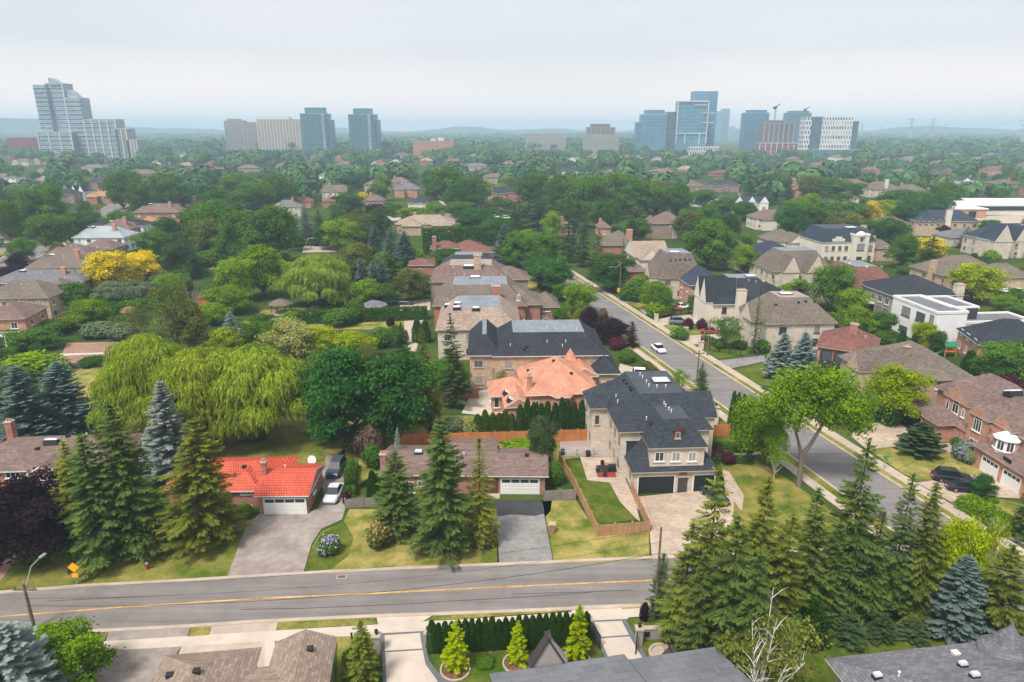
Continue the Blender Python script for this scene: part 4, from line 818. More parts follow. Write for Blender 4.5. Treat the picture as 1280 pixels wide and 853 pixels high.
def tower(root, x0, x1, top, Y, dp, mat, slab=SLABW, proud=.9, fl=3.1, piers=0, base=0, pent=None, cut=None):
    """one block of a high-rise given by picture columns x0..x1 and its roof line"""
    X0, X1 = XAT(x0,180,Y), XAT(x1,180,Y); z = HZ((x0+x1)/2, top, Y); o = root.location
    a, b = X0-o.x, X1-o.x; y = Y-o.y
    m = MB(); m.box(a,y,base,b,y+dp,z-.6); wl = m.build('wall', FAC[mat], root)
    if slab:
        m = MB(); n = int((z-base)/fl)
        for k in range(1, n+1):
            zz = base+k*fl; m.box(a-proud*.6,y-proud,zz-.14,b+proud*.6,y+dp*.8,zz+.14)
        m.box(a-.3,y-.3,z-.6,b+.3,y+dp+.3,z); m.build('floor_slabs', slab, root)
    if piers:
        m = MB()
        for k in range(piers+1):
            x = a+(b-a)*k/piers; m.box(x-.7,y-proud-.15,base,x+.7,y+.5,z-.3)
        m.build('piers', SLABW if slab is None else slab, root)
    if pent:
        px0, px1, pt = pent; A, B = XAT(px0,180,Y)-o.x, XAT(px1,180,Y)-o.x; m = MB(); m.box(A,y+dp*.2,z-.3,B,y+dp*.8,HZ(px0,pt,Y)); m.box(A-.4,y+dp*.2-.4,HZ(px0,pt,Y),B+.4,y+dp*.8+.4,HZ(px0,pt,Y)+.5); m.build('roof_plant', FAC[mat], root)
    return a, b, y, z
def trow(label, px, Y, key=None, cat='tower', name='high_rise', group='towers on the skyline'):
    r = thing(name, label, cat, (XAT(px,180,Y), Y, 0), 0, group)
    if key: LAND.append((key, Vector((r.location.x, Y, 0)), 25))
    return r
r = trow('tall stepped condominium with two curved fins on its roofs and white balconies', 82, 1080, 'the stepped condominium')
tower(r,49,91,165,1068,30,'condo',SLABW,1.0,fl=6.2,piers=3); tower(r,55,70,106,1080,26,'condo',SLABW,1.4,fl=6.2); tower(r,70,91,104,1086,26,'condo',SLABW,.8,fl=6.2,piers=1)
tower(r,91,109,122,1080,26,'condo',SLABW,1.2,fl=6.2); 
for (p0,p1,pt,pb) in ((73,86,97,106),(94,106,112,123)):
    m = MB(); x0, x1 = XAT(p0,180,1080)-r.location.x, XAT(p1,180,1080)-r.location.x; zt, zb = HZ(80,pt,1080), HZ(80,pb,1080)
    pr = [(x0, zb)]+[(x0+(x1-x0)*t, zb+(zt-zb)*math.cos(t*1.45)) for t in (0,.2,.4,.6,.8,1)]+[(x1,zb)]
    m.add([(x,y,z) for y in (4,16) for x,z in pr],[tuple(range(8)),tuple(range(15,7,-1))]+[(i,(i+1)%8,8+(i+1)%8,8+i) for i in range(8)]); m.build('roof_fin', SLABD, r)
r = trow('pale mid-rise condominium stepping down beside the tall finned tower', 128, 1060, 'the stepped mid-rise')
tower(r,110,148,149,1060,26,'condo',SLABW,1,fl=6.2,piers=4); tower(r,148,160,161,1060,26,'condo',BEIGE,1,piers=2); tower(r,160,171,175,1060,26,'condo',BEIGE,1,piers=3)
r = trow('slim pinkish-brown apartment tower left of the wide apartment slab', 294, 1350); tower(r,283.5,305,151,1350,26,'pink',SLABD,.6,piers=5,pent=(286,300,149))
r = trow('wide pinkish apartment slab with beige parapet', 344, 1300, 'the pinkish apartment slab'); tower(r,306,324,153,1320,26,'pink',SLABD,.6,piers=4); tower(r,324,379,149,1300,24,'pink',SLABW,.5,piers=14); m = MB(); m.box(-32,2,HZ(344,149,1300)-.3,28,22,HZ(344,146,1300)); m.build('parapet',BEIGE,r)
r = trow('teal glass tower with stepped penthouse next to the pinkish slab', 397, 1150, 'the twin teal towers'); tower(r,378,411,142,1150,28,'tealglass',SLABD,.7,pent=(383,407,135)); tower(r,411,416,150,1152,22,'tealglass',SLABD,.7); tower(r,404,408,143,1148,5,'condo',SLABW,.4)
r = trow('teal glass tower with penthouse standing alone by the roof row', 456, 1150); tower(r,437.5,470,143,1150,28,'tealglass',SLABD,.7,pent=(443,465,136)); tower(r,470,474,150,1152,22,'tealglass',SLABD,.7); tower(r,461,465,144,1148,5,'condo',SLABW,.4)
r = trow('low orange brick office block with white rooftop unit among trees', 541, 1180, 'the orange office block', 'office block', 'office_block'); a,b,y,z = tower(r,516,567,176,1180,24,'orange',None,.5,piers=0); m = MB(); m.box(8,4,z-.5,18,12,z+5).box(-4,6,z-.5,4,12,z+3); m.build('roof_plant',SLABW,r)
r = trow('long low beige apartment block on the skyline right of centre', 682, 1450, 'the low beige apartments'); tower(r,657,707,169,1450,24,'beige',SLABD,.6,piers=10); tower(r,668,697,166.5,1454,18,'pink',None,.4)
r = trow('beige apartment block with a brown recessed upper half', 751, 1380, 'the brown-topped apartments'); tower(r,730,773,168,1380,28,'beige',SLABD,.7,piers=9); tower(r,733,768,159,1384,20,'raw',SLABD,.5,piers=6,pent=(738,762,155.5))
r = trow('blue glass pair of slabs, lower one stepped, left of the tall blue tower', 820, 1350, 'the blue glass towers'); tower(r,795,801,153,1352,24,'blueglass',SLABD,.4); tower(r,800.5,832,143,1350,26,'blueglass',SLABW,.3,fl=6.2,pent=(805,829,138)); tower(r,832,845,140,1356,24,'darkglass',SLABD,.3)
r = trow('tall blue glass tower with white framed edges rising behind a lower twin', 868, 1350, 'the tall blue glass tower'); tower(r,844.5,882,126.5,1346,22,'blueglass',SLABW,.3,fl=6.2); tower(r,863,892.5,114,1372,26,'blueglass',SLABW,.3,fl=6.2)
m = MB(); o = r.location
for p0,p1,t,bm in ((844,845,127,180),(881.5,882.5,127,180),(844,882,126,127.5),(855,856,167,180),(873,874,167,180),(844,882,166.5,167.5),(865,880,131,132),(876,890,141,142),(876,890,153,154)):
    m.box(XAT(p0,180,1345)-o.x,-6,max(0,HZ(p0,bm,1345)),XAT(p1,180,1345)-o.x,-3,HZ(p0,t,1345))
m.build('white_frame',SLABW,r)
r = trow('long low white podium building at the foot of the blue towers', 858, 1330, None, 'podium', 'low_building'); tower(r,862,900,183.5,1330,14,'whitegrid',SLABW,.6,fl=4)
r = trow('pale slim towers barely showing through the haze', 903, 2880, None); tower(r,893,902,139,2880,40,'blueglass',SLABW,.5); tower(r,901,909,136,2900,40,'blueglass',SLABW,.5)
r = trow('faint low cluster of city towers in the far haze', 916, 3900, None); tower(r,910,917,158,3900,40,'blueglass',None); tower(r,916,924,161,3920,40,'blueglass',None)
r = trow('blue-grey glass block left of the unfinished brown building', 945, 1380, 'the blue-grey glass block'); tower(r,929,958,141,1380,28,'blueglass',SLABD,.6,pent=(933,956,138))
r = trow('unfinished reddish building with bare floors under a tower crane', 970, 1260, 'the unfinished red building'); tower(r,953.5,990,154,1268,24,'raw',SLABD,.8,piers=6,pent=(960,978,151)); tower(r,950,1014,179,1256,20,'magenta',SLABW,.5,fl=9,piers=9)
def crane(label, px, top, bot, Y, jib):
    c = thing('tower_crane', label, 'crane', (XAT(px,180,Y), Y, 0), 0); zt = HZ(px,top,Y); m = MB(); m.box(-1.1,-1.1,0,1.1,1.1,zt); m.build('mast', METAL, c)
    m = MB(); m.tube([(-jib*.3,0,zt-2),(0,0,zt-1),(jib,0,zt+jib*.55)],[1.3,1.2,.6],5); m.build('jib', DARKMETAL, c); m = MB(); m.box(-jib*.3-2,-1.5,zt-5,-jib*.3+2,1.5,zt-1); m.box(-1.6,-1.6,zt-4,1.6,1.6,zt); m.build('cab', DARKMETAL, c)
crane('tower crane over the unfinished reddish building', 965, 133, 150, 1275, 8); crane('small crane on top of the teal glass block', 1002, 136, 140, 1500, 8)
r = trow('teal glass block with rounded top behind the white gridded tower', 996, 1480, None); tower(r,982,1010,141,1480,30,'tealglass',SLABD,.5,pent=(985,1008,139))
r = trow('white gridded tower with staggered windows between dark blue sides', 1040, 1190, 'the white gridded tower'); tower(r,1003.5,1012,146,1196,22,'whitegrid',None,.3); tower(r,1012,1026,146,1194,22,'darkglass',SLABD,.2); tower(r,1026,1062,146.5,1188,24,'whitegrid',None,.3,piers=11); tower(r,1061,1070,151.5,1192,22,'darkglass',SLABD,.2); tower(r,1016,1076,187,1184,14,'tealglass',SLABD,.3)
r = trow('low flat white store building right of the white gridded tower', 1085, 1150, None, 'store', 'low_building'); tower(r,1075,1094,192,1150,20,'whitegrid',None)
r = trow('long blue box of a warehouse store far right', 1163, 1750, None, 'store', 'warehouse'); m = MB(); m.box(-32,0,0,30,40,HZ(1163,182.5,1750)); m.build('wall', mk('blue cladding',(.03,.16,.42),.6,.05,.3), r)
r = trow('dark red brick low block behind trees at far left', 28, 1120, None, 'block', 'low_building'); tower(r,10,46,172,1120,20,'magenta',None)
# the school
sch = thing('school', 'long low flat-roofed school with white roof and orange brick end', 'school', PX(1185,273), 0); LAND.append(('the white-roofed school', sch.location.copy(), 30))
o = sch.location; y = o.y
m = MB(); m.box(0,0,0,20,30,4.6); m.build('wall', WALL['orangebrick'], sch); m = MB(); m.box(20,14,0,90,50,5.0); m.build('wall', WALL['palestone'], sch)
m = MB(); m.box(-.5,-.5,4.6,20.5,30.5,5.2).box(19.4,13.4,5.0,91,51,5.8); m.build('roof', ROOF['white'], sch)
m = MB(); m.box(20.6,13.7,2.6,90,14,4.6); m.build('window', GLASS, sch); m = MB(); m.box(10.5,-.2,0,14.5,.1,3.6); m.build('door', DARKMETAL, sch)
# hills
def hills():
    nx, ny = 190, 70; xs = np.linspace(-4600, 4600, nx); ys = np.linspace(3000, 6800, ny); X, Y = np.meshgrid(xs, ys); Z = np.full_like(X, -2.0)
    for px, py, Yd, sx, sy in ((-40,152,4300,420,700),(40,154,4300,260,600),(200,160,5200,900,500),(420,161,5200,500,500),(580,158.5,5200,330,500),(690,160.5,5400,350,500),(820,161,5600,400,500),(1150,163-4,4700,300,500),(1220,162,4900,380,500),(1330,164,5000,500,500),(1000,162,5600,600,500)):
        Z += (HZ(px,py,Yd)-2)*np.exp(-((X-XAT(px,163,Yd))/sx)**2-((Y-Yd)/sy)**2)
    Z = np.minimum(Z, 108)
    Z += RNG.uniform(-5, 5, Z.shape)*(Z > 3)
    m = MB(); m.add(np.stack([X.ravel(), Y.ravel(), Z.ravel()], 1).tolist(), [(j*nx+i, j*nx+i+1, (j+1)*nx+i+1, (j+1)*nx+i) for j in range(ny-1) for i in range(nx-1)])
    strip(m.build('hills', mk_grass('wooded hill', (.03,.06,.025), (.05,.085,.03), .5, .004)))
hills()
# transmission pylons and their lines
def pylon(px, top, bot, Y, first=False):
    c = thing('pylon', 'lattice transmission pylon', 'pylon', (XAT(px,170,Y), Y, 0), 0, 'pylons on the horizon'); zt = HZ(px,top,Y); w = zt*.09; m = MB()
    for sx in (-1,1):
        for sy in (-1,1): m.tube([(sx*w,sy*w,0),(sx*w*.25,sy*w*.25,zt*.62),(sx*w*.2,sy*w*.2,zt)], .5, 4)
    for k in range(7):
        z0, z1 = zt*k/9, zt*(k+1)/9; a = w*(1-.75*min(1,z0/(zt*.62))); b = w*(1-.75*min(1,z1/(zt*.62))); m.tube([(-a,-a,z0),(b,-b,z1)], .35, 4); m.tube([(a,-a,z0),(-b,-b,z1)], .35, 4)
    m.build('tower', METAL, c); m = MB()
    for f, l in ((.66,.26),(.8,.22),(.95,.30)): m.tube([(-zt*l*.75,0,zt*f+1.5),(0,0,zt*f),(zt*l*.75,0,zt*f+1.5)], .55, 4)
    m.build('crossarm', METAL, c); return c, zt
PY = [(1076,154,174,2600),(1101,158,176,3100),(1137,147.5,166,2000),(1163,148,165,2050),(1181,155,170,2700),(1278,149,182,1650)]
pyl = [pylon(*a) for a in PY]
for (c, z), l in zip(pyl, ['lattice pylon next to the white gridded tower','small faint lattice pylon between gridded tower and wooded hill','tall lattice pylon on the wooded hill, left one of two alike','tall lattice pylon on the wooded hill, right one of two alike','smaller lattice pylon just right of the tall pair','lattice pylon at the right edge of the photo']): c['label'] = l
m = MB()
for i in range(5):
    (a, za), (b, zb) = pyl[i], pyl[i+1]
    for f in (.66,.95):
        pts = [a.location.lerp(b.location,t)+Vector((0,0,za*f*(1-t)+zb*f*t-8*math.sin(math.pi*t))) for t in np.linspace(0,1,9)]; m.tube(pts, .22, 3)
tag(m.build('transmission_line', METAL), 'thin high-voltage lines strung between the horizon pylons', 'power line')
# ------------------------------------------------------------------ planting
def unit(v): return v/np.maximum(np.linalg.norm(v, axis=-1, keepdims=True), 1e-9)
def leaf_geo(P, Nrm, size, asp, rng, T=None):
    n = len(P); N = unit(Nrm)
    t = unit(np.cross(N, unit(rng.normal(size=(n,3))))) if T is None else unit(T)
    b = unit(np.cross(N, t)); s = (size*np.ones(n))[:,None]
    V = np.empty((n,4,3)); V[:,0] = P-t*s*asp*.5; V[:,1] = P+b*s*.5; V[:,2] = P+t*s*asp*.5; V[:,3] = P-b*s*.5
    return V.reshape(-1,3)
def quad_mesh(name, V, tint, mat):
    nq = len(V)//4; me = bpy.data.meshes.new(name); me.vertices.add(len(V)); me.vertices.foreach_set('co', V.astype(np.float32).ravel())
    me.loops.add(nq*4); me.loops.foreach_set('vertex_index', np.arange(nq*4, dtype=np.int32)); me.polygons.add(nq); me.polygons.foreach_set('loop_start', np.arange(0, nq*4, 4, dtype=np.int32))
    at = me.attributes.new('tint', 'FLOAT', 'FACE'); at.data.foreach_set('value', np.clip(tint,0,1).astype(np.float32)); me.materials.append(mat); me.update(calc_edges=True); return me
def trunk_mesh(limbs, mat=BARK):
    m = MB()
    for pts, rads in limbs: m.tube(pts, rads, 6)
    return m.mesh('trunk', mat)
PROTO = {}
def deciduous(key, seed, lobes=11, n=9000, leaf=.036, flat=.9, base=.22, spread=1.0, gaps=.0, pale=False, shell=.72):
    """unit tree: height 1, crown about 0.5 in radius; lobes on limbs, leaf clumps over each lobe"""
    rng = np.random.default_rng(seed); C = []; limbs = []; zc = (1+base)/2; hz = (1-base)/2
    for k in range(lobes):
        th = 2.4*k+rng.uniform(-.5,.5); u = (k+.5)/lobes; z = zc+hz*(.74-1.4*u)*flat; rr = .33*spread*math.sqrt(max(.1,1-((z-zc)/hz)**2*.85))*rng.uniform(.45,1.28)
        if k == 0: rr = .06
        C.append((rr*math.cos(th), rr*math.sin(th), z, rng.uniform(.085,.245)))
    C.append((0,0,zc,.26)); C = np.array(C)
    for c in C[:-1]:
        s = np.array([0,0,base*.9+rng.uniform(0,.12)]); mid = s*.5+c[:3]*.5+np.array([0,0,-.03]); limbs.append(([tuple(s*.98),tuple(mid),tuple(c[:3])],[.016,.011,.004]))
    limbs.insert(0, ([(0,0,-.02),(.004,.0,.03),(0,.005,base*.6),(0,0,zc)],[.034,.026,.022,.012]))
    Pl, Nl, Tl = [], [], []
    nc = 34; per = max(1, n//(len(C)*nc))
    for c in C:
        d = unit(rng.normal(size=(nc,3))); d[:,2] = np.where(d[:,2] < -.35, -d[:,2]*.6, d[:,2]); d = unit(d)
        if gaps: keep = rng.random(nc) > gaps; d = d[keep]
        rad = c[3]*(shell+(1.08-shell)*rng.random(len(d))); cc = c[:3]+d*rad[:,None]*np.array([1,1,.82])
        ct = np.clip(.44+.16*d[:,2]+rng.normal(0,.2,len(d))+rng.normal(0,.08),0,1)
        for q, dd, tt in zip(cc, d, ct):
            off = rng.normal(size=(per,3))*np.array([.052,.052,.03]); Pl.append(q+off); Nl.append(unit(dd*.8+np.array([0,0,.55])+rng.normal(size=(per,3))*.55)); Tl.append(tt+rng.normal(0,.12,per))
    P = np.concatenate(Pl); Nn = np.concatenate(Nl); T = np.concatenate(Tl)
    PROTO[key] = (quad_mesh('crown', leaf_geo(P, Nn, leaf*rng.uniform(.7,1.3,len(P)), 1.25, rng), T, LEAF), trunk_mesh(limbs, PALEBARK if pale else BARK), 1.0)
def spruce(key, seed, R0=.22, levels=34, droop=.35, dens=1.0, wid=.02, base=.06, twig=.5, nb=9, upturn=.12, top=1.0, gap=0):
    """unit conifer: height 1; whorls of boughs with side twigs, hanging a little"""
    rng = np.random.default_rng(seed); Vs = []; Ts = []; 
    for k in range(levels):
        u = (k+.5)/levels; z = base+(1-base)*(u**.92); L = R0*(1-u)**.68*rng.uniform(.85,1.06)+.012
        if u < .1: L *= .8+2*u
        m = max(4, int(nb*(1-.4*u))); ph = rng.uniform(0,6.28)
        for j in range(m):
            if gap and rng.random() < gap: continue
            th = ph+6.283*j/m+rng.uniform(-.35,.35); l = L*rng.uniform(.68,1.12)*(1+.14*math.sin(th*2+seed)+.1*math.sin(u*19+th)); dr = droop*(1-u*.9)*rng.uniform(.6,1.3)
            s = np.linspace(.08,1,max(3,int(l/.010*dens))); dirv = np.array([math.cos(th),math.sin(th),0]); side = np.array([-math.sin(th),math.cos(th),0])
            zz = z-dr*l*s+upturn*l*s**2.2+.02*(1-u)
            A = dirv[None]*(l*s)[:,None]; A[:,2] += zz; bt = .38+rng.normal(0,.17)
            for sg in (-1,1):
                tl = (twig*l*(1-s*.75)*.55+.012)*rng.uniform(.75,1.25,len(s)); d = unit(dirv[None]*.75+sg*side[None]*rng.uniform(.5,1.0,(len(s),1))+np.array([0,0,-.28])*rng.uniform(.2,1.4,(len(s),1)))
                ctr = A+d*tl[:,None]*.5; nn = unit(np.cross(d, dirv[None])*-sg+rng.normal(size=(len(s),3))*.35+np.array([0,0,.9])); w = wid*rng.uniform(.7,1.3,len(s))
                Vs.append(leaf_geo(ctr, nn, w, 1, rng, d).reshape(-1,4,3)); q = Vs[-1]; b = unit(np.cross(nn, d))
                q[:,0] = ctr-d*tl[:,None]*.5; q[:,2] = ctr+d*tl[:,None]*.55; q[:,1] = ctr+b*w[:,None]*.6; q[:,3] = ctr-b*w[:,None]*.6
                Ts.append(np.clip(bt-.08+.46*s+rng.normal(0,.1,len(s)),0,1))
    n = 60; zt = rng.uniform(.9,1,n); th = rng.uniform(0,6.28,n); d = np.stack([np.cos(th)*.5,np.sin(th)*.5,np.ones(n)],1); P = np.stack([np.cos(th)*.006,np.sin(th)*.006,zt-.01],1)
    Vs.append(leaf_geo(P, rng.normal(size=(n,3)), .011, 2.6, rng, unit(d)).reshape(-1,4,3)); Ts.append(rng.uniform(.3,.9,n))
    V = np.concatenate(Vs); TT = np.concatenate(Ts); ok = V[...,2].min(1) > .012; V = V[ok]; TT = TT[ok]
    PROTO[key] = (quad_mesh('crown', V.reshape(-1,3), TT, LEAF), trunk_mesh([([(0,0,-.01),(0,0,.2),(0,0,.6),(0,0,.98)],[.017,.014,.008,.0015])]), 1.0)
def willow(key, seed, n=52000, lobes=64):
    rng = np.random.default_rng(seed); C = []; limbs = [([(0,0,-.02),(0,0,.15),(.01,0,.4)],[.05,.042,.035])]
    for k in range(lobes):
        th = 2.4*k; u = (k+.5)/lobes; r = .42*math.sqrt(u)*rng.uniform(.7,1.15); C.append((r*math.cos(th), r*math.sin(th), .87-.58*u*u+rng.uniform(-.09,.05), rng.uniform(.07,.13)))
        limbs.append(([(0,0,.25),(C[-1][0]*.5,C[-1][1]*.5,.55),C[-1][:3]],[.03,.018,.006]))
    Vs, Ts = [], []; per = n//lobes
    for c in C:
        ns = per//7; d = unit(rng.normal(size=(ns,3))); d[:,2] = np.abs(d[:,2])*.7-.1; st = np.array(c[:3])+d*c[3]*rng.uniform(.35,1.15,(ns,1)); out = unit(np.array([c[0],c[1],0])*.5+d*np.array([1,1,0])*.6)
        Ltot = rng.uniform(.04,.24,ns)*np.clip(st[:,2]/.7,.4,1); g = np.repeat(rng.normal(0,.17,ns//6+1),6)[:ns]
        for j in range(9):
            f = (j+.5)/9; P = st+out*(.05*math.sin(f*1.6))+np.stack([rng.normal(0,.008,ns),rng.normal(0,.008,ns),-Ltot*f],1)
            T = unit(np.stack([out[:,0]*.25*(1-f)+rng.normal(0,.12,ns), out[:,1]*.25*(1-f)+rng.normal(0,.12,ns), -np.ones(ns)*(f+.12)],1)); nn = out+rng.normal(size=(ns,3))*.5+np.array([0,0,.45*(1-f)])
            V = leaf_geo(P, np.cross(np.cross(T,nn),T), .0085*rng.uniform(.7,1.4,ns), 1, rng, T).reshape(-1,4,3); h = (Ltot/9*.8+.012)[:,None]; V[:,0] = P-T*h; V[:,2] = P+T*h
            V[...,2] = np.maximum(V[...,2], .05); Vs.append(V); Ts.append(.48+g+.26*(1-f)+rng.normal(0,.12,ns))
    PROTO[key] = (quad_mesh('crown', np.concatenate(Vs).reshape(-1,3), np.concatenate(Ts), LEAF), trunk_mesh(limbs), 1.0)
def column(key, seed, n=4200, r=.17, power=.42, leaf=.026, lump=.12):
    """upright cedar"""
    rng = np.random.default_rng(seed); u = rng.random(n); th = rng.uniform(0,6.283,n); w = r*np.minimum(1,(1-u)**power*1.15)*(1+lump*np.sin(th*3+u*14+seed)+lump*.7*np.sin(th*5-u*9)); w *= np.minimum(1,.75+u*2)
    rad = w*np.sqrt(rng.uniform(.55,1.05,n)); P = np.stack([rad*np.cos(th), rad*np.sin(th), .01+u*.97],1); nn = np.stack([np.cos(th),np.sin(th),np.full(n,.35)],1)+rng.normal(size=(n,3))*.45
    T = np.stack([np.cos(th)*.35,np.sin(th)*.35,np.ones(n)],1)+rng.normal(size=(n,3))*.25
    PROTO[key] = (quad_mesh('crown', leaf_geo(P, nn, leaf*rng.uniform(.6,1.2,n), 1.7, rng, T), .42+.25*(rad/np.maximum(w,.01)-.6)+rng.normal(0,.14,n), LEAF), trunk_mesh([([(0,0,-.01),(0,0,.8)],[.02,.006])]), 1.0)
def shrub(key, seed, n=3200, leaf=.06, lobes=7, flower=0):
    rng = np.random.default_rng(seed); Ps, Ns, Ts = [], [], []
    for k in range(lobes):
        th = 2.4*k; rr = .27*math.sqrt(k/lobes); c = np.array([rr*math.cos(th), rr*math.sin(th), .5-.3*k/lobes+rng.uniform(-.05,.08)]); R_ = rng.uniform(.22,.32); m = n//lobes
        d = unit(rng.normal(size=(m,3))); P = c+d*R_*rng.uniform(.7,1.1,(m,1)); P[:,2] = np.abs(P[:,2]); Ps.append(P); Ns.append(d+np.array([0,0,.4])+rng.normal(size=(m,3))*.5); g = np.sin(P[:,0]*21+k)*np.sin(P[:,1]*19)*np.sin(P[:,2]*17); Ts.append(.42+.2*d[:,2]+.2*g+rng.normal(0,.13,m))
    P = np.concatenate(Ps); PROTO[key] = (quad_mesh('crown', leaf_geo(P, np.concatenate(Ns), leaf*rng.uniform(.6,1.3,len(P)), 1.3, rng), np.concatenate(Ts), LEAF), trunk_mesh([([(0,0,-.01),(.05,.02,.3)],[.03,.01]),([(0,0,0),(-.08,.05,.35)],[.025,.01]),([(0,0,0),(.02,-.1,.3)],[.02,.008])]), .9)
for i in range(9): deciduous('round%d'%i, 11+i, lobes=15+i%5, n=13000, leaf=.03, flat=.95, base=.05+.02*(i%3))
for i in range(2): deciduous('dense%d'%i, 31+i, lobes=20, n=18000, leaf=.029, base=.03, shell=.8)
for i in range(2): deciduous('open%d'%i, 41+i, lobes=14, n=6500, leaf=.025, gaps=.3, base=.14, spread=.95, pale=True)
for i in range(2): deciduous('tall%d'%i, 51+i, lobes=16, n=9500, leaf=.026, base=.06, spread=.62)
for i in range(4): spruce('spruce%d'%i, 61+i, R0=.24, droop=.42, levels=36, nb=9, wid=.0115, twig=.66, gap=.13)
for i in range(2): spruce('blue%d'%i, 71+i, R0=.27, droop=.20, levels=32, nb=12, wid=.016, twig=.55, upturn=.16, dens=1.15)
for i in range(2): spruce('slim%d'%i, 81+i, R0=.13, droop=.5, levels=34, nb=6, wid=.009, twig=.75, gap=.15)
for i in range(4): spruce('wild%d'%i, 185+i, R0=.24, droop=.25, levels=28, nb=8, wid=.0105, twig=.8, gap=.24, upturn=.10, dens=1.3)
spruce('pine0', 91, R0=.42, droop=.05, levels=16, nb=8, wid=.04, twig=.7, upturn=.25)
for i in range(2): willow('willow%d'%i, 95+i)
for i in range(2): column('cedar%d'%i, 101+i)
for i in range(3): shrub('shrub%d'%i, 111+i)
shrub('bloom0', 120, n=420, leaf=.075)
NV = {'round':9,'dense':2,'open':2,'tall':2,'spruce':4,'blue':2,'slim':2,'wild':4,'pine':1,'willow':2,'cedar':2,'shrub':3}
WID = {}
for k,(me,_,_) in PROTO.items():
    co = np.empty(len(me.vertices)*3, np.float32); me.vertices.foreach_get('co', co); co = co.reshape(-1,3); WID[k] = (np.percentile(np.abs(co[:,:2]),98.5)*2, co[:,2].max())
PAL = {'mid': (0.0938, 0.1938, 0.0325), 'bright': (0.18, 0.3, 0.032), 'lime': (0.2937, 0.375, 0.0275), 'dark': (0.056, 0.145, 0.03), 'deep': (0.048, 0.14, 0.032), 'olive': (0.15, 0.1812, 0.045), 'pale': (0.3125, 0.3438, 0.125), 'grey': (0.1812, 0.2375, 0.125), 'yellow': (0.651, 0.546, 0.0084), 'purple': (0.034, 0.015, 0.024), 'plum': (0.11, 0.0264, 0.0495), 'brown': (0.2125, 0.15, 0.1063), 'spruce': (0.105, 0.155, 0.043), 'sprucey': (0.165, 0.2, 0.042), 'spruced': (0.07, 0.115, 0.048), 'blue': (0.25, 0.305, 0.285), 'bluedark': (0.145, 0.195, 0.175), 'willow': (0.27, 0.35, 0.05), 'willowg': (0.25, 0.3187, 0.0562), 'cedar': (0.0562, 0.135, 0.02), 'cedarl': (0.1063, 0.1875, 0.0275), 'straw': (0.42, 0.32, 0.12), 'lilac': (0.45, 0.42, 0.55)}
CNAME = {'mid':'green','bright':'bright green','lime':'yellow-green','dark':'dark green','deep':'deep green','olive':'olive green','pale':'pale','grey':'grey-green','yellow':'golden yellow','purple':'blackish purple','plum':'plum red','brown':'brownish',
 'spruce':'green','sprucey':'yellowish green','spruced':'dark green','blue':'silvery blue','bluedark':'blue-green','willow':'golden green','willowg':'light green','cedar':'dark green','cedarl':'fresh green','straw':'straw-coloured','lilac':'pale lilac'}
SPECIES = {'round':('leafy_tree','leafy tree'),'dense':('maple_tree','dense maple'),'open':('birch_tree','thin-leaved tree'),'tall':('poplar_tree','upright leafy tree'),'spruce':('spruce_tree','spruce'),'blue':('blue_spruce','blue spruce'),'slim':('spruce_tree','slim spruce'),'wild':('conifer_tree','loose conifer'),
 'pine':('pine_tree','spreading pine'),'willow':('willow_tree','weeping willow'),'cedar':('cedar_tree','columnar cedar'),'shrub':('shrub','shrub')}
TREES = []; TRNG = random.Random(5); GRP = 'trees and shrubs of the neighbourhood'
def place(kind, col, pos, H, Wd, label=None, group=GRP, parts=True):
    v = kind+str(TRNG.randrange(NV[kind])); crown, trunk, _ = PROTO[v]; w0, h0 = WID[v]; sz = H/h0; sx = Wd/w0; nm, ph = SPECIES[kind]
    rz = TRNG.uniform(0, 6.28); c = PAL[col]; j = TRNG.uniform(.86,1.14); k = TRNG.uniform(.95,1.05); c = (c[0]*j*k, c[1]*j, c[2]*j/k, 1)
    r = thing(nm, label, 'shrub' if kind == 'shrub' else 'tree', pos, rz, group); r.scale = (sx*TRNG.uniform(.92,1.08), sx*TRNG.uniform(.92,1.08), sz)
    if kind not in ('shrub','cedar'): r.rotation_euler = (R(TRNG.uniform(-2.2,2.2)), R(TRNG.uniform(-2.2,2.2)), rz)
    o = inst('crown', crown, r); o.color = c
    if parts: inst('trunk', trunk, r)
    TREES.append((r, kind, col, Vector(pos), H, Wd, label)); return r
def T(kind, col, px, base, top, wpx, label=None, group=GRP):
    if kind in ('spruce','wild','slim'): wpx *= .94 if kind == 'spruce' else .86
    p = PX(px, base); H = max(.6, HZ(px, top, p.y)); q = Vector((p.x,p.y,H*.5)); return place(kind, col, p, H, wpx*dep(q)/FPX, label, group, True)
# -- front gardens (labels written out)
T('spruce','sprucey',102,690,551,62,'yellowish green spruce nearest the purple maple, first of the front cluster')
T('spruce','spruce',133,699,541,84,'broad green spruce in the middle of the front cluster beside the purple maple')
T('spruce','spruce',170,690,504,92,'tallest green spruce of the front cluster, just left of the red roof')
T('spruce','sprucey',257,681,523,98,'yellowish green spruce standing alone before the red-tiled bungalow')
T('blue','blue',214,597,475,62,'silvery blue spruce behind the red-tiled bungalow, before the big willows')
T('blue','bluedark',44,565,457,74,'broad blue spruce behind the brown-roofed brick bungalow, near its chimney')
T('blue','bluedark',86,548,452,66,'darker blue spruce behind the brown-roofed bungalow, the one towards the willows')
T('spruce','spruced',4,560,466,56,'dark green spruce at the left edge beside the blue spruces')
T('dense','purple',40,706,588,112,'wide blackish purple maple at the left edge of the near road')
T('shrub','mid',48,706,690,26,'low green bush under the purple maple, the larger one'); T('shrub','bright',28,702,693,14,'small bright bush under the purple maple')
T('shrub','mid',108,702,686,26,'green bush under the front spruces beside the road lawn')
T('willow','willow',194,546,417,120,'golden weeping willow, leftmost of three, over the dry lawn')
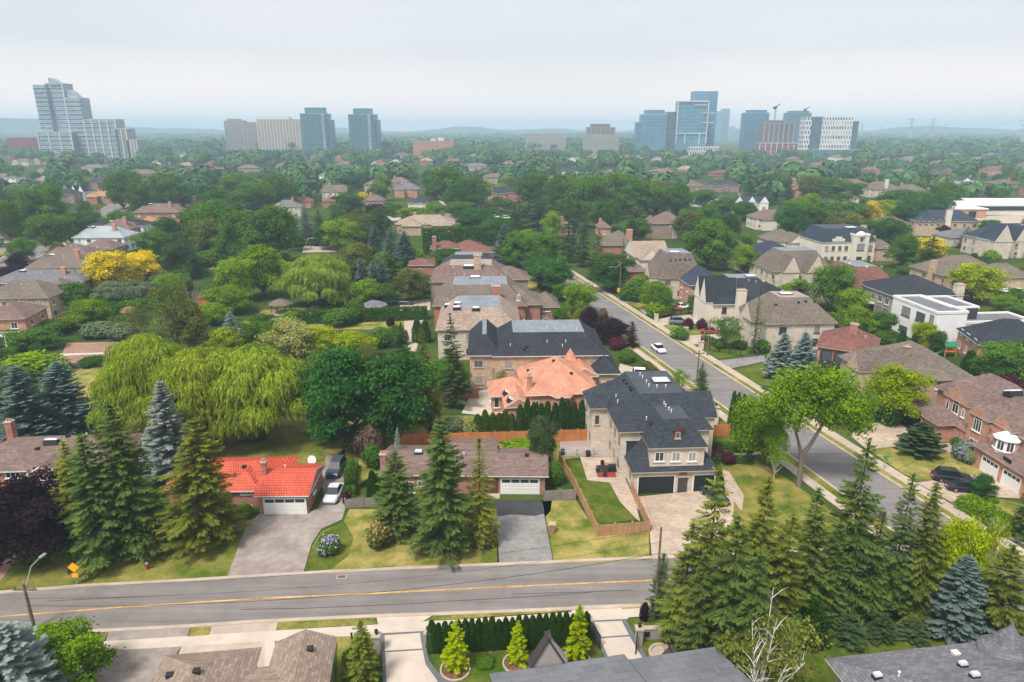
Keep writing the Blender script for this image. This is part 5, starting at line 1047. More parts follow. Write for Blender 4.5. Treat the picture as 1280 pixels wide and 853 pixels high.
T('willow','willow',264,552,432,142,'golden weeping willow in the middle of three, behind the blue spruce')
T('willow','willow',328,550,430,136,'golden weeping willow beside the dark maples, rightmost of three')
T('round','deep',430,562,430,100,'large deep green maple beside the weeping willows'); T('round','deep',498,556,438,94,'large deep green maple closer to the terracotta-tiled house')
T('dense','deep',408,556,508,36,'low deep green maple crown beside the parked dark car')
T('round','olive',538,548,480,34,'olive green tree at the right end of the dark maples'); T('shrub','mid',462,556,528,60,'dim green undergrowth bush below the dark maples')
T('spruce','spruce',497,668,563,58,'green spruce before the bungalow, with a bluish tip beyond it'); T('spruce','spruce',556,686,523,86,'broad spruce in the middle of the bungalow front lawn')
T('slim','sprucey',600,684,548,46,'slim green spruce closest to the white garage door'); T('blue','blue',498,590,533,12,'tiny blue spruce tip behind the bungalow chimney')
T('cedar','cedar',467,628,588,16,'small dark columnar cedar at the picket fence, outer one'); T('cedar','cedar',478,628,594,14,'small dark columnar cedar at the picket fence, inner one')
T('shrub','olive',474,686,655,26,'straw-coloured seedy shrub left of the bungalow spruces'); _o = inst('blossom', PROTO['bloom0'][0], TREES[-1][0], (0,0,.06)); _o.color = (*PAL['straw'],1); T('shrub','olive',605,684,655,26,'straw-coloured seedy shrub beside the brick mailbox pillar'); _o = inst('blossom', PROTO['bloom0'][0], TREES[-1][0], (0,0,.06)); _o.color = (*PAL['straw'],1)
_r = T('shrub','mid',413,692,671,26,'lilac flowering bush on the lawn by the wide drive'); _o = inst('blossom', PROTO['bloom0'][0], _r, (0,0,.06)); _o.color = (*PAL['lilac'],1)
T('shrub','plum',434,632,612,10,'pink flowering bush at the end of the picket fence'); T('shrub','mid',441,612,572,18,'leafy green bush beside the parked cars'); T('shrub','mid',466,585,553,26,'green bush in front of the orange board fence')
T('shrub','brown',465,570,528,36,'bare brownish twiggy shrub by the orange board fence'); T('shrub','bright',303,644,632,26,'clipped bright shrub before the red-tiled bungalow'); T('shrub','bright',322,640,634,10,'tiny bright shrub beside the white garage door')
T('round','spruced',681,592,518,38,'dark green tree at the right gable of the bungalow behind the spruces'); T('shrub','mid',695,606,575,18,'green bush between bungalow and tan fence')
T('shrub','bright',660,556,548,60,'low bright planting along the orange board fence')
T('wild','spruced',571,510,391,44,'tall loose conifer before the beige-roofed stone house'); T('wild','spruced',505,468,402,34,'dark loose conifer left of the beige-roofed stone house'); T('wild','olive',532,480,408,24,'narrow olive conifer between two taller loose conifers')
T('open','bright',628,486,458,22,'small bright tree under the charcoal roof beside the terracotta wing')
# cedars along the terracotta house
for i in range(17):
    px = 598+i*8.6+TRNG.uniform(-1.5,1.5); T('cedar','cedarl' if i < 6 else 'cedar',px,548-.3*i,(516 if i < 6 else 503)-.3*i+TRNG.uniform(-4,4),13.5,'columnar cedar in the hedge row along the terracotta-tiled house','cedars of the terracotta house hedge')
T('shrub','grey',568,545,520,32,'grey-green bush at the left end of the cedar row'); T('shrub','pale',590,547,522,26,'pale flowering bush beside the cedar row')
# around the mansion
T('tall','bright',934,580,490,50,'bright green young tree right of the stone mansion, taller one'); T('round','bright',956,582,506,40,'bright green young tree right of the stone mansion, shorter one'); T('open','bright',967,602,535,34,'bright thin tree on the mansion side lawn')
for i,px in enumerate((914,920,926)): T('cedar','cedar',px,535,488+i*2,10,'columnar cedar in the clump of three by the street sidewalk','clump of three cedars')
T('shrub','plum',898,572,560,12,'small plum red maple bush beside the mansion, upper one'); T('shrub','plum',909,580,563,17,'plum red maple bush at the mansion hedge, lower one')
T('cedar','cedar',899,617,591,11,'dark column cedar at the right corner of the mansion'); T('spruce','spruce',875,502,453,22,'young spruce on the street verge behind the mansion'); T('open','bright',847,492,460,24,'small bright tree on the verge behind the mansion')
def forked():
    rng = np.random.default_rng(77)
    CC = [(-.1,-.1,.62,.09),(-.3,.1,.6,.08),(.1,.12,.64,.09),(.42,-.08,.54,.08),(.02,.0,.90,.11),(-.14,.05,.86,.12),(-.27,-.02,.76,.11),(-.2,.1,.68,.1),(.15,-.06,.88,.14),(.28,.08,.82,.14),(.4,.0,.74,.13),(.3,-.1,.68,.12),(.16,.1,.76,.13),(.46,.06,.62,.10),(.02,-.1,.76,.12),(-.06,.12,.78,.11),(.36,.12,.58,.09),(.2,-.02,.6,.09)]
    Pl, Nl, Tl = [], [], []
    for c in CC:
        d = unit(rng.normal(size=(36,3))); cc = np.array(c[:3])+d*c[3]*rng.uniform(.7,1.1,(36,1))*np.array([1,1,.75])
        for q, dd in zip(cc, d):
            m = 30; Pl.append(q+rng.normal(size=(m,3))*np.array([.036,.036,.022])); Nl.append(dd*.7+np.array([0,0,.6])+rng.normal(size=(m,3))*.5); Tl.append(.46+.2*dd[2]+rng.normal(0,.15)+rng.normal(0,.12,m))
    P = np.concatenate(Pl)
    lim = [([(0,0,-.01),(.005,0,.16),(0,0,.28)],[.026,.021,.019]),([(0,0,.27),(-.05,0,.42),(-.12,.03,.62),(-.2,.05,.76)],[.017,.012,.008,.003]),([(0,0,.26),(.08,0,.38),(.14,0,.5),(.3,.04,.66),(.4,.02,.74)],[.018,.015,.012,.008,.003]),
           ([(-.06,0,.46),(-.03,-.02,.64),(.02,0,.84)],[.012,.009,.003]),([(.14,0,.5),(.15,-.03,.68),(.14,-.05,.86)],[.012,.009,.003]),([(-.08,.01,.5),(-.2,.0,.62),(-.28,-.02,.74)],[.009,.006,.002]),([(.2,.01,.56),(.34,.06,.58),(.46,.06,.62)],[.009,.006,.002])]
    PROTO['forked0'] = (quad_mesh('crown', leaf_geo(P, np.concatenate(Nl), 0.0155*rng.uniform(.7,1.3,len(P)), 1.25, rng), np.concatenate(Tl), LEAF), trunk_mesh(lim, mk('grey bark',(.19,.155,.125),.95,.3,3,coord='Object')), 1.0); NV['forked'] = 1; WID['forked0'] = (.84, 1.0); SPECIES['forked'] = ('leafy_tree','leafy tree')
forked(); _r = T('forked','bright',998,609,456,126,'large yellow-green tree with a bare forked trunk on the corner lawn'); _r.rotation_euler.z = 0
T('tall','lime',968,560,494,16,'slim yellow-green sapling behind the forked corner tree')
T('round','lime',1116,528,455,66,'yellow-green tree at the tan brick house entrance'); T('shrub','mid',1112,530,488,34,'dark bush below the yellow-green tree at the tan brick house'); T('shrub','mid',1126,528,514,14,'round bush at the brick garage corner')
T('pine','spruced',1148,566,528,54,'dark spreading pine on the lawn by the brick garage'); T('shrub','blue',1206,574,553,30,'silvery low juniper in front of the arched-window house'); T('shrub','pale',1216,580,562,22,'pale yellow-green bush in front of the arched-window house'); T('shrub','mid',1228,580,570,16,'green bush at the brick house corner'); T('shrub','mid',1198,558,546,18,'green bush at the entrance of the arched-window house'); T('shrub','yellow',1170,568,562,9,'tiny golden bush by the spreading pine')
T('round','dark',1226,624,592,28,'dark round bush beside the two black cars'); T('wild','spruce',1274,672,598,34,'loose conifer at the right edge by the hedge'); T('shrub','bright',1240,628,620,12,'small bright bush behind the long clipped hedge')
# conifers on the near corner
for k,c,px,b,t,w,l in [
 ('wild','sprucey',878,806,588,96,'tall yellowish conifer rising before the mansion driveway'),('wild','sprucey',848,802,655,70,'yellowish conifer at the left of the near corner group, by the pole'),('wild','sprucey',932,790,595,84,'yellowish loose conifer in front of the corner lawn'),
 ('wild','spruce',905,842,640,112,'broad loose conifer in the middle of the near corner group'),('wild','sprucey',962,802,640,76,'green spruce between broad conifer and row of spruces'),('wild','spruce',868,838,690,66,'lower green conifer by the walled planter'),('wild','spruce',925,880,690,90,'green conifer right behind the bare white birch'),
 ('spruce','spruce',1002,778,610,64,'first spruce of the row along the corner, nearest the mansion'),('wild','spruce',1048,764,546,84,'tall dark spruce before the forked yellow-green tree'),('slim','spruce',1078,772,640,52,'slim spruce second in the row by the intersection'),('wild','spruce',1107,770,594,60,'open spruce against the road, left one of a pair'),('spruce','sprucey',1143,774,602,62,'open spruce against the road, right one of a pair'),
 ('slim','spruce',1030,778,650,50,'slim dark spruce below the tall dark spruce'),('round','lime',1180,772,642,58,'light green leafy tree among the corner spruces'),('open','lime',1215,765,650,46,'thin light green tree behind the blue spruce'),('blue','bluedark',1190,796,694,66,'blue-green spruce in the corner row'),('wild','sprucey',1240,806,680,92,'yellowish green conifer by the grey turret roof'),
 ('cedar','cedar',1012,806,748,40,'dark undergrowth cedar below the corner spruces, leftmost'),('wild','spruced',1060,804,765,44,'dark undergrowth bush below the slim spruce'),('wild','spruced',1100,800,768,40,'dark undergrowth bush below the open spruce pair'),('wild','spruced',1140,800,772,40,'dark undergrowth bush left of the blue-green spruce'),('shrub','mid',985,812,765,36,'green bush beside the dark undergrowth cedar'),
 ('slim','spruced',820,774,690,34,'thin dark conifer wrapped round the utility pole'),('open','olive',948,905,762,118,'feathery light green tree at the bottom, bare white birch inside'),('shrub','mid',900,880,815,70,'green bush mass at the bottom below the conifers')]: T(k,c,px,b,t,w,l)
T('blue','blue',38,908,778,112,'silvery blue spruce at the bottom left corner'); T('blue','blue',8,880,782,50,'smaller silvery spruce cut by the left edge'); T('round','bright',98,862,782,86,'bright green low maple beside the silvery spruce')
T('shrub','bright',60,830,783,60,'yellow-green bush beyond the silvery corner spruce')
for i in range(24):
    px = 541+i*8.3; T('cedar','cedar',px,815-.75*i*.55,(778 if i else 776)-.6*i+TRNG.uniform(-3,2),14.5,'columnar cedar in the front hedge row beside the gated driveway','front cedar hedge row')
T('wild','lime',569,838,774,34,'young lime pine in a mulch ring, left of three'); T('wild','lime',647,830,776,34,'young lime pine in a mulch ring, middle of three'); T('wild','lime',720,826,754,38,'young lime pine in a mulch ring by the gate')
T('spruce','sprucey',453,862,776,40,'young green spruce beside the bottom left roof'); T('wild','sprucey',459,836,790,28,'young yellowish pine over the walled bed'); T('shrub','mid',440,832,812,22,'green bush between roof and young spruce'); T('shrub','bright',434,850,838,18,'bright low shrub beside the bottom left roof')
T('shrub','purple',805,776,752,12,'dark purple shrub at the foot of the utility pole'); T('shrub','mid',607,830,824,24,'low green border plants in a square bed')
# -- gardens behind (automatic labels, from what stands next to each)
for row in '''open olive 220 445 350 46|open olive 180 425 378 34|round olive 243 445 374 44|round lime 285 446 408 40|blue blue 293 442 389 28|round bright 288 392 355 52|round bright 268 406 378 38|round mid 92 390 352 42|dense grey 145 386 350 46|round grey 186 384 352 38|shrub mid 118 386 366 40|shrub mid 165 388 368 44|shrub mid 200 386 364 36|shrub brown 82 412 390 26|round bright 115 412 374 50|round mid 40 438 412 56|shrub bright 38 468 442 76|round mid 60 420 400 40|shrub grey 128 420 402 44|shrub grey 156 424 402 34|shrub cedar 118 456 446 34|shrub grey 70 470 455 30|round mid 20 430 408 40|round mid 8 462 434 34
round yellow 138 364 312 54|round yellow 184 356 310 42|dense spruced 226 348 298 42|round mid 197 328 284 42|dense dark 211 304 268 30|dense purple 241 308 270 28|round mid 68 316 264 46|tall mid 22 308 248 34|slim spruced 40 300 240 22|round purple 24 342 316 28|shrub purple 8 356 333 34|shrub purple 26 354 335 22|round mid 278 322 248 58|round mid 252 316 252 44|tall olive 262 326 270 34|round mid 305 330 262 50|round bright 330 372 303 62|round mid 345 332 254 62|round bright 300 378 318 44|shrub mid 262 332 312 40|shrub mid 240 338 318 30|slim cedar 250 348 328 10
blue blue 384 306 257 22|spruce spruced 402 307 262 26|spruce spruced 420 307 266 26|spruce spruced 434 306 268 22|spruce spruced 454 304 256 32|spruce spruced 476 302 258 26|blue bluedark 470 322 281 24|blue bluedark 488 328 284 22|blue bluedark 506 332 288 28|willow willowg 398 382 315 92|round olive 450 350 299 40|wild spruce 490 362 300 38|blue bluedark 455 376 322 24|blue bluedark 468 376 325 24|blue bluedark 481 374 326 24|round olive 513 378 334 40|dense mid 484 382 352 22|dense cedar 562 334 310 44|blue bluedark 630 334 280 34|wild olive 640 330 288 28|dense dark 588 292 258 34|round mid 620 300 272 26|round bright 612 296 276 22|tall olive 470 366 330 30
round pale 366 458 402 70|round lime 400 452 407 48|round lime 440 452 414 52|round mid 345 446 398 40|round mid 325 442 400 32|shrub pale 350 412 397 36|shrub mid 476 434 408 28|shrub mid 496 432 406 26|cedar cedar 522 428 398 14|cedar cedar 532 428 400 14|shrub purple 489 408 396 10|shrub mid 425 408 384 34|shrub mid 445 402 372 26|shrub bright 365 402 388 24|round mid 330 420 392 30|round mid 302 432 402 34
round mid 646 338 288 44|round mid 680 338 288 50|round bright 660 326 285 40|dense dark 690 362 322 50|dense dark 676 352 318 36|round bright 722 394 352 46|round mid 700 376 354 24|dense purple 737 420 382 20|dense purple 762 428 395 40|slim purple 790 434 402 22|cedar yellow 710 410 390 11|cedar lime 723 414 386 16|round mid 700 414 383 20|shrub plum 770 436 421 24|shrub cedarl 784 452 434 20|shrub brown 752 414 384 16|round plum 676 364 344 14|shrub lime 690 404 390 12
dense dark 764 364 312 46|wild spruced 710 328 245 34|wild spruced 728 334 262 28|wild spruced 745 350 286 28|round mid 796 304 272 34|round mid 883 336 272 58|round mid 900 334 285 40|shrub bright 822 394 375 34|round bright 818 388 350 40|round mid 828 394 362 26|shrub mid 792 376 352 34|round bright 800 372 342 30|slim spruced 855 376 357 12|round mid 868 394 366 24|round bright 930 344 305 32|round olive 862 300 262 44|open mid 905 436 394 40|slim spruce 941 442 362 18|shrub mid 900 436 422 14|shrub plum 860 412 397 12|shrub plum 877 412 397 13|shrub mid 850 424 410 22|shrub mid 952 440 424 20|shrub mid 925 436 425 18|wild olive 778 352 298 22|shrub mid 822 310 298 14|shrub mid 780 336 322 20
round mid 1040 390 326 56|round bright 1060 404 358 38|round bright 1067 424 382 42|round mid 1098 420 388 34|blue blue 974 472 416 40|blue blue 1001 478 415 42|round bright 992 366 346 32|dense dark 985 304 252 34|round mid 1020 302 248 52|wild spruce 1158 345 295 52|round yellow 1155 326 296 46|round mid 1128 336 292 34|dense dark 1108 308 270 44|dense purple 1178 302 280 18|wild brown 1205 310 283 26|round mid 1226 312 288 34|round mid 1262 314 288 32|round lime 1212 380 328 60|dense dark 1231 360 322 28|cedar cedar 1125 438 412 12|cedar cedar 1143 440 412 14|round lime 1152 440 402 27|dense dark 1170 444 411 20|dense mid 1254 480 424 68|cedar cedar 1210 464 438 18|round plum 1258 492 469 30|dense dark 1236 480 445 40|shrub mid 1090 424 410 40|shrub mid 1268 376 360 40|cedar cedar 1252 372 358 10|round mid 1270 400 378 28|shrub mid 1262 432 424 16|shrub grey 960 488 476 14|cedar cedar 1208 466 440 12|round mid 1086 300 272 30|spruce spruced 1060 300 258 26
round mid 15 300 252 40|round mid 50 296 232 44|tall mid 70 290 224 30|dense dark 100 300 262 34|round mid 150 300 262 30|round mid 155 262 214 40|tall mid 168 258 212 26|round mid 178 272 222 32|wild spruced 173 240 210 16|round mid 212 262 214 40|round mid 250 250 218 36|round olive 195 250 220 34|dense dark 230 262 228 24|round mid 275 282 230 40|round mid 320 268 226 50|round mid 300 250 214 46|round mid 350 262 216 44|round yellow 454 258 240 20|round mid 435 268 238 40|round mid 472 256 228 26|round bright 480 252 216 22|dense purple 470 282 252 26|round mid 560 262 206 52|round mid 590 268 218 44|dense dark 575 270 224 38|round mid 545 250 210 34|round bright 540 276 252 24|round bright 515 282 258 40|round mid 575 278 250 34|dense dark 600 290 256 34|wild spruced 650 286 230 30|wild spruced 672 290 222 34|wild spruced 690 286 232 28|round mid 668 262 214 50|round mid 700 270 216 50|round olive 716 268 220 44|round mid 740 274 218 56|round mid 770 268 212 50|round mid 795 276 222 52|round olive 820 268 224 46|round mid 845 272 226 44|wild spruced 722 290 240 26|dense dark 760 288 246 34|round bright 690 300 262 30|wild spruced 642 300 252 30|round mid 880 262 236 34|round mid 905 270 246 40|dense dark 930 276 250 30|wild spruced 936 252 216 20|wild spruced 950 258 208 18|round bright 1010 282 240 36|dense mid 1030 286 252 40|round mid 1060 284 250 40|wild spruced 1075 284 248 24|round yellow 1083 284 250 26|round lime 1098 282 250 26|round mid 1040 258 220 44|round olive 1015 256 218 42|dense dark 1062 252 226 30|round mid 1120 262 236 50|round mid 1150 262 238 46|dense dark 1135 290 246 40|dense dark 1165 272 240 36|round mid 1180 262 226 40|wild spruced 985 250 216 18|round mid 965 246 214 40'''.replace('\n','|').split('|'):
    k,c,px,b,t,w = row.split(); T(k,c,float(px),float(b),float(t),float(w))
# ------------------------------------------------------------------ roofs at the bottom edge
h = House('brown shingled hip roof cut by the bottom edge, at the front left', 'the bottom left brown roof', None, 4.2, 7, width=14.6, depth=3, wall='brownbrick', roof='tan', at=PX(203,824,4.2))
gx0, gx1 = h.fy(345,805,1.0).x, h.fy(422,803,1.0).x; lx1 = h.fy(328,813,.4).x
h.block(0,-12,lx1,.4,rise=2.0,kind='hip'); h.block(lx1-3,-12,gx0+2,-1.6,4.0,'gable',1.6,axis='x'); h.block(gx0,-13,gx1,1.0,4.1,'gable',1.05,axis='y'); h.done()
for a_ in ((246,841),(388,813),(212,846)): p = h.rp(*a_); h.vents([(p.x,p.y)],BOXV)
h.auto('b',y1=.4,x0=0,x1=7)
h = House('grey metal-shingled roof with two small pointed stone gables at the bottom edge', 'the grey roof with pointed gables', None, 6.0, 11, width=18.0, depth=3, wall='grey', roof='seam', at=PX(612,845,6.0), trim=TRIMD)
h.block(0,-12,10.6,0.2,rise=2.0,kind='gable',axis='x'); h.block(9.6,-13,h.w,-.3,5.9,'gable',1.9,axis='x'); h.done()
def pgable(px0,px1,pyb,pxt,pyt,lab):
    y = .25; a_, b_, t_ = h.fy(px0,pyb,y), h.fy(px1,pyb,y), h.fy(pxt,pyt,y); dpt = -.7; m = MB(); z0 = 3.0
    m.add([(a_.x,y-dpt,z0),(b_.x,y-dpt,z0),(b_.x,y,z0),(a_.x,y,z0),(a_.x,y-dpt,a_.z),(b_.x,y-dpt,a_.z),(b_.x,y,a_.z),(a_.x,y,a_.z),(t_.x,y-dpt,t_.z),(t_.x,y,t_.z)],[(0,1,5,8,4),(3,7,9,6,2),(0,4,7,3),(1,2,6,5),(4,8,9,7),(5,6,9,8)],0)
    for q in (a_, b_):
        s_ = 1 if q is b_ else -1; d_ = (Vector((q.x,0,q.z))-Vector((t_.x,0,t_.z))).normalized(); n_ = Vector((-d_.z,0,d_.x))*(-s_)*.16
        e_ = d_*.25; P0 = Vector((t_.x,0,t_.z)); P1 = Vector((q.x,0,q.z))+e_
        vs = []
        for yy in (y-.12, y+.75):
            for P_, k_ in ((P0,0),(P1,0),(P1,1),(P0,1)): vs.append((P_.x+n_.x*k_*1.6, yy, P_.z+abs(n_.z)*k_*1.6+.01))
        m.add(vs,[(0,1,2,3),(7,6,5,4),(0,4,5,1),(1,5,6,2),(2,6,7,3),(3,7,4,0)],1)
    m.build('gable', [WALL['grey'], TRIMD], h.root)
pgable(664,709,832,686,798,''); pgable(830,851,828,842,816,'')
h = House('grey shingled roof with skylights and a pointed round turret at the bottom right', 'the grey turret roof', None, 5.6, 8, width=24, depth=3, wall='stone', roof='grey', at=PX(1035,828,5.6))
h.block(0,-13,h.w,.4,rise=2.0,kind='hip',inset=6.6,ov=.7); h.done()
p = PX(1258,812,6.3); q = h.loc(p); ztop = h.fy(1259,777,q.y).z
m = MB(); m.lathe([(1.55,0),(1.55,6.05)],16,(q.x,q.y)); m.build('wall', WALL['stone'], h.root)
m = MB(); m.lathe([(1.95,6.0),(1.9,6.12),(1.15,6.9),(.62,7.8),(.26,ztop-.7),(.02,ztop)],16,(q.x,q.y)); m.build('turret_roof', [ROOF['grey']], h.root)
for a_ in ((1096,848),(1203,833),(1218,847)): p = h.rp(*a_); h.sky(p.x,p.y,.32,0,(0,0,0))
p = h.rp(1123,846); h.vents([(p.x,p.y)]); p = h.rp(1194,819); h.vents([(p.x,p.y)],WBOXV)
# ------------------------------------------------------------------ fences, hedges, walls
def fence(label, pts, hh, mat, name='board_fence', cat='fence', post=2.4, panels=True, postmat=None):
    pts = [Vector(p) for p in pts]; r = thing(name, label, cat, pts[0]); m = MB(); o = pts[0]
    posts = []
    for a_, b_ in zip(pts[:-1], pts[1:]):
        d = (b_-a_); Ln = d.length; d.normalize(); n = Vector((-d.y,d.x,0))*.03; a0 = a_-o; b0 = b_-o
        m.add([a0-n+Vector((0,0,.05)),b0-n+Vector((0,0,.05)),b0+n+Vector((0,0,.05)),a0+n+Vector((0,0,.05)),a0-n+Vector((0,0,hh)),b0-n+Vector((0,0,hh)),b0+n+Vector((0,0,hh)),a0+n+Vector((0,0,hh))],[(0,1,5,4),(1,2,6,5),(2,3,7,6),(3,0,4,7),(4,5,6,7)]) if panels else None
        if not panels:
            for k in range(int(Ln/.3)): q = a0+d*(k*.3); m.box(q.x-.015,q.y-.015,.1,q.x+.015,q.y+.015,hh)
            m.tube([a0+Vector((0,0,hh-.1)),b0+Vector((0,0,hh-.1))],.03,4); m.tube([a0+Vector((0,0,.2)),b0+Vector((0,0,.2))],.03,4)
        k = max(1, round(Ln/post))
        for i in range(k+1): posts.append(a0+d*(Ln*i/k))
    m.build('panel', mat, r); pm = MB().box(-.07,-.07,0,.07,.07,hh+.12).box(-.1,-.1,hh+.12,.1,.1,hh+.17).mesh('post', postmat or mat); seen = []
    for p in posts:
        if any((p-q).length < .3 for q in seen): continue
        seen.append(p); inst('post', pm, r, p)
    return r
fence('orange cedar board fence across the back of the bungalow garden', [PX(432,561),PX(531,557),PX(640,554),PX(742,551)], 1.9, ORWOOD)
fence('short orange board fence beside the mansion by the young trees', [PX(884,546),PX(911,545)], 1.9, ORWOOD)
fence('dark orange fence behind the loose conifer and terracotta wing', [PX(546,499),PX(598,498)], 1.8, ORWOOD)
fence('weathered grey picket fence beside the parked silver car', [PX(432,636),PX(476,633)], 1.3, GREYWOOD)
fence('weathered grey fence between white garage and tan fence', [PX(680,627),PX(719,625)], 1.5, GREYWOOD)
fence('tan cedar fence enclosing the green lawn strip beside the mansion', [PX(699,578),PX(719,613),PX(747,671),PX(811,666)], 1.5, TANWOOD)
fence('tan cedar fence between mansion driveway and lawn strip', [PX(811,664),PX(799,638),PX(789,616)], 1.5, TANWOOD)
fence('light metal rail fence on the mansion patio', [PX(700,572),PX(742,570)], 1.1, METAL, 'rail_fence', panels=False)
fence('grey rail fence below the tilled garden plots', [PX(88,460),PX(150,457)], 1.0, GREYWOOD, panels=True)
fence('tan board fence by the white porch at the right', [PX(1236,381),PX(1264,384)], 1.8, TANWOOD)
fence('black iron fence before the house with steep white gables', [PX(876,428),PX(886,438),PX(925,446)], 1.4, DARKMETAL, 'iron_fence', panels=False)
fence('black iron fence along the second driveway of the long street', [PX(822,398),PX(870,392),PX(890,391)], 1.4, DARKMETAL, 'iron_fence', panels=False)
fence('black iron fence beside the bottom left roof and young spruce', [PX(441,812),PX(441,853)], 1.6, DARKMETAL, 'iron_fence', panels=False)
fence('brown board fence in the shade below the corner spruces', [PX(980,775),PX(1075,772),PX(1150,770)], 1.6, mk('dark brown boards',(.17,.085,.05),.9,.2,1,brick=(.14,9,(.08,.04,.025),.015,.15)))
def hedge(label, pts, w, hh, col='mid', name='hedge', leaf=.22):
    pts = [Vector(p) for p in pts]; rng = np.random.default_rng(len(label)); Ps, Ns = [], []; o = pts[0]
    for a_, b_ in zip(pts[:-1], pts[1:]):
        d = b_-a_; Ln = d.length; d.normalize(); nn = np.array([-d.y,d.x,0]); n = int(min(16000, Ln*(2*hh+w)*60/(leaf/.22)**2)); u = rng.random(n)*Ln; t = rng.random(n)*(2*hh+w)
        side = np.where(t < hh, -1, np.where(t > hh+w, 1, 0)); z = np.where(side == -1, t, np.where(side == 1, 2*hh+w-t, hh)); off = np.where(side == 0, t-hh-w/2, side*w/2)
        P = np.array(a_-o)[None]+np.array(d)[None]*u[:,None]+nn[None]*off[:,None]; P[:,2] = z; P += rng.normal(size=P.shape)*.07; P[:,2] = np.maximum(P[:,2],.02)
        N = nn[None]*side[:,None]+np.array([0,0,1])[None]*(side == 0)[:,None]+rng.normal(size=P.shape)*.45; Ps.append(P); Ns.append(N)
        for e_, s_ in ((a_-o,-1),(b_-o,1)):
            n2 = int(w*hh*50/(leaf/.22)**2); Q = np.array(e_)[None]+nn[None]*(rng.random((n2,1))-.5)*w; Q[:,2] = rng.random(n2)*hh; Ps.append(Q+rng.normal(size=Q.shape)*.05); Ns.append(np.array(d)[None]*s_+rng.normal(size=Q.shape)*.4)
    P = np.concatenate(Ps); T_ = .42+rng.normal(0,.13,len(P))+.12*np.sin(P[:,0]*1.3)*np.sin(P[:,1]*1.7)
    ob = inst(name, quad_mesh('hedge', leaf_geo(P, np.concatenate(Ns), leaf*rng.uniform(.7,1.3,len(P)), 1.2, rng), T_, LEAF), None, o); c = PAL[col]; ob.color = (*c,1); return tag(ob, label, 'hedge')
hedge('long clipped bright green hedge beside the two black cars', [PX(1202,634),PX(1232,650),PX(1264,672)], 2.4, 1.7, 'bright')
hedge('dark green cedar hedge bounding the weeping willow garden', [PX(374,405),PX(455,402),PX(534,399)], 2.2, HZ(455,387,PX(455,402).y), 'cedar', leaf=.4)
hedge('tall clipped dark hedge behind the red-brown bungalow', [PX(530,318),PX(575,316),PX(617,314)], 5, HZ(575,285,PX(575,316).y), 'cedar', leaf=.7)
hedge('low clipped hedge along the mansion side path, upper one', [PX(886,560),PX(930,563)], 1.0, .9, 'mid'); hedge('low clipped hedge along the mansion side path, lower one', [PX(895,577),PX(940,580)], 1.0, .9, 'mid')
hedge('clipped hedge on the street side behind the mansion', [PX(806,458),PX(820,470),PX(834,482)], 1.4, 1.1, 'olive')
hedge('low hedge behind the black iron fence by the white gables', [PX(880,426),PX(905,437)], 1.2, 1.3, 'mid')
hedge('clipped dark hedge in front of the garden plots by the willow', [PX(118,488),PX(142,488)], 1.2, 1.6, 'cedar')
hedge('green trellis rows of the kitchen garden, upper left', [PX(200,352),PX(236,352)], 1.2, 1.8, 'grey', leaf=.4)
hedge('green climbing plants at the wood fence by the parked cars', [PX(438,622),PX(441,585)], 1.4, 1.1, 'mid')
# gate and walls at the near driveways
def pillar(label, px, py, hh=1.9, w=.62, mat='stone', lamp=True, name='gate_pillar', cat='pillar'):
    r = thing(name, label, cat, PX(px,py)); m = MB(); m.box(-w/2,-w/2,0,w/2,w/2,hh-.15); m.build('pillar', WALL[mat], r); m = MB(); m.box(-w/2-.08,-w/2-.08,hh-.15,w/2+.08,w/2+.08,hh); m.build('cap', CONC, r)
    if lamp:
        m = MB(); m.lathe([(.09,hh),(.05,hh+.1),(.15,hh+.18),(.17,hh+.42),(.19,hh+.43),(.02,hh+.6)],8); m.build('lantern', DARKMETAL, r)
    return r
pillar('pale grey gate pillar with lantern left of the first concrete driveway', 472, 815, mat='grey'); pillar('pale grey gate pillar with lantern beside the cedar hedge', 536, 811, mat='grey')
pillar('pale gate pillar with lantern left of the gated driveway', 735, 795, mat='grey'); pillar('pale gate pillar with lantern right of the gated driveway', 798, 806, mat='grey')
pillar('tall cream pillar at the street entrance behind the mansion', 893, 530, 3.0, .9, 'palestone'); pillar('brick pillar with white mailbox top beside the grey drive', 690, 666, 1.25, .6, 'redbrick', False, 'mailbox_pillar', 'mailbox'); pillar('short brick pillar with white top by the straw-coloured shrub', 618.5, 666, 1.1, .5, 'redbrick', False, 'mailbox_pillar', 'mailbox')
for px,py,l in ((857,419,'stone pillar at the iron fence near the plum shrubs, nearer one'),(820,402,'stone pillar at the second driveway of the long street'),(876,437,'stone pillar at the driveway of the white gabled house')): pillar(l,px,py,1.9,.9,'stone')
def gate(label, a_, b_, hh=1.6):
    a_, b_ = Vector(a_), Vector(b_); d = b_-a_; r = thing('iron_gate', label, 'gate', a_, math.atan2(d.y,d.x)); Ln = d.length; m = MB()
    m.box(0,-.03,.1,Ln,.03,.2).box(0,-.03,hh-.1,Ln,.03,hh).box(0,-.03,.1,.07,.03,hh).box(Ln-.07,-.03,.1,Ln,.03,hh); m.build('frame', DARKMETAL, r); m = MB()
    for k in range(int(Ln/.16)): m.box(.08+k*.16,-.015,.2,.11+k*.16,.015,hh-.1)
    m.build('bars', DARKMETAL, r)
gate('open black iron gate leaf on the left of the gated driveway', PX(739,796), PX(750,813)); gate('open black iron gate leaf on the right of the gated driveway', PX(796,805), PX(794,820))
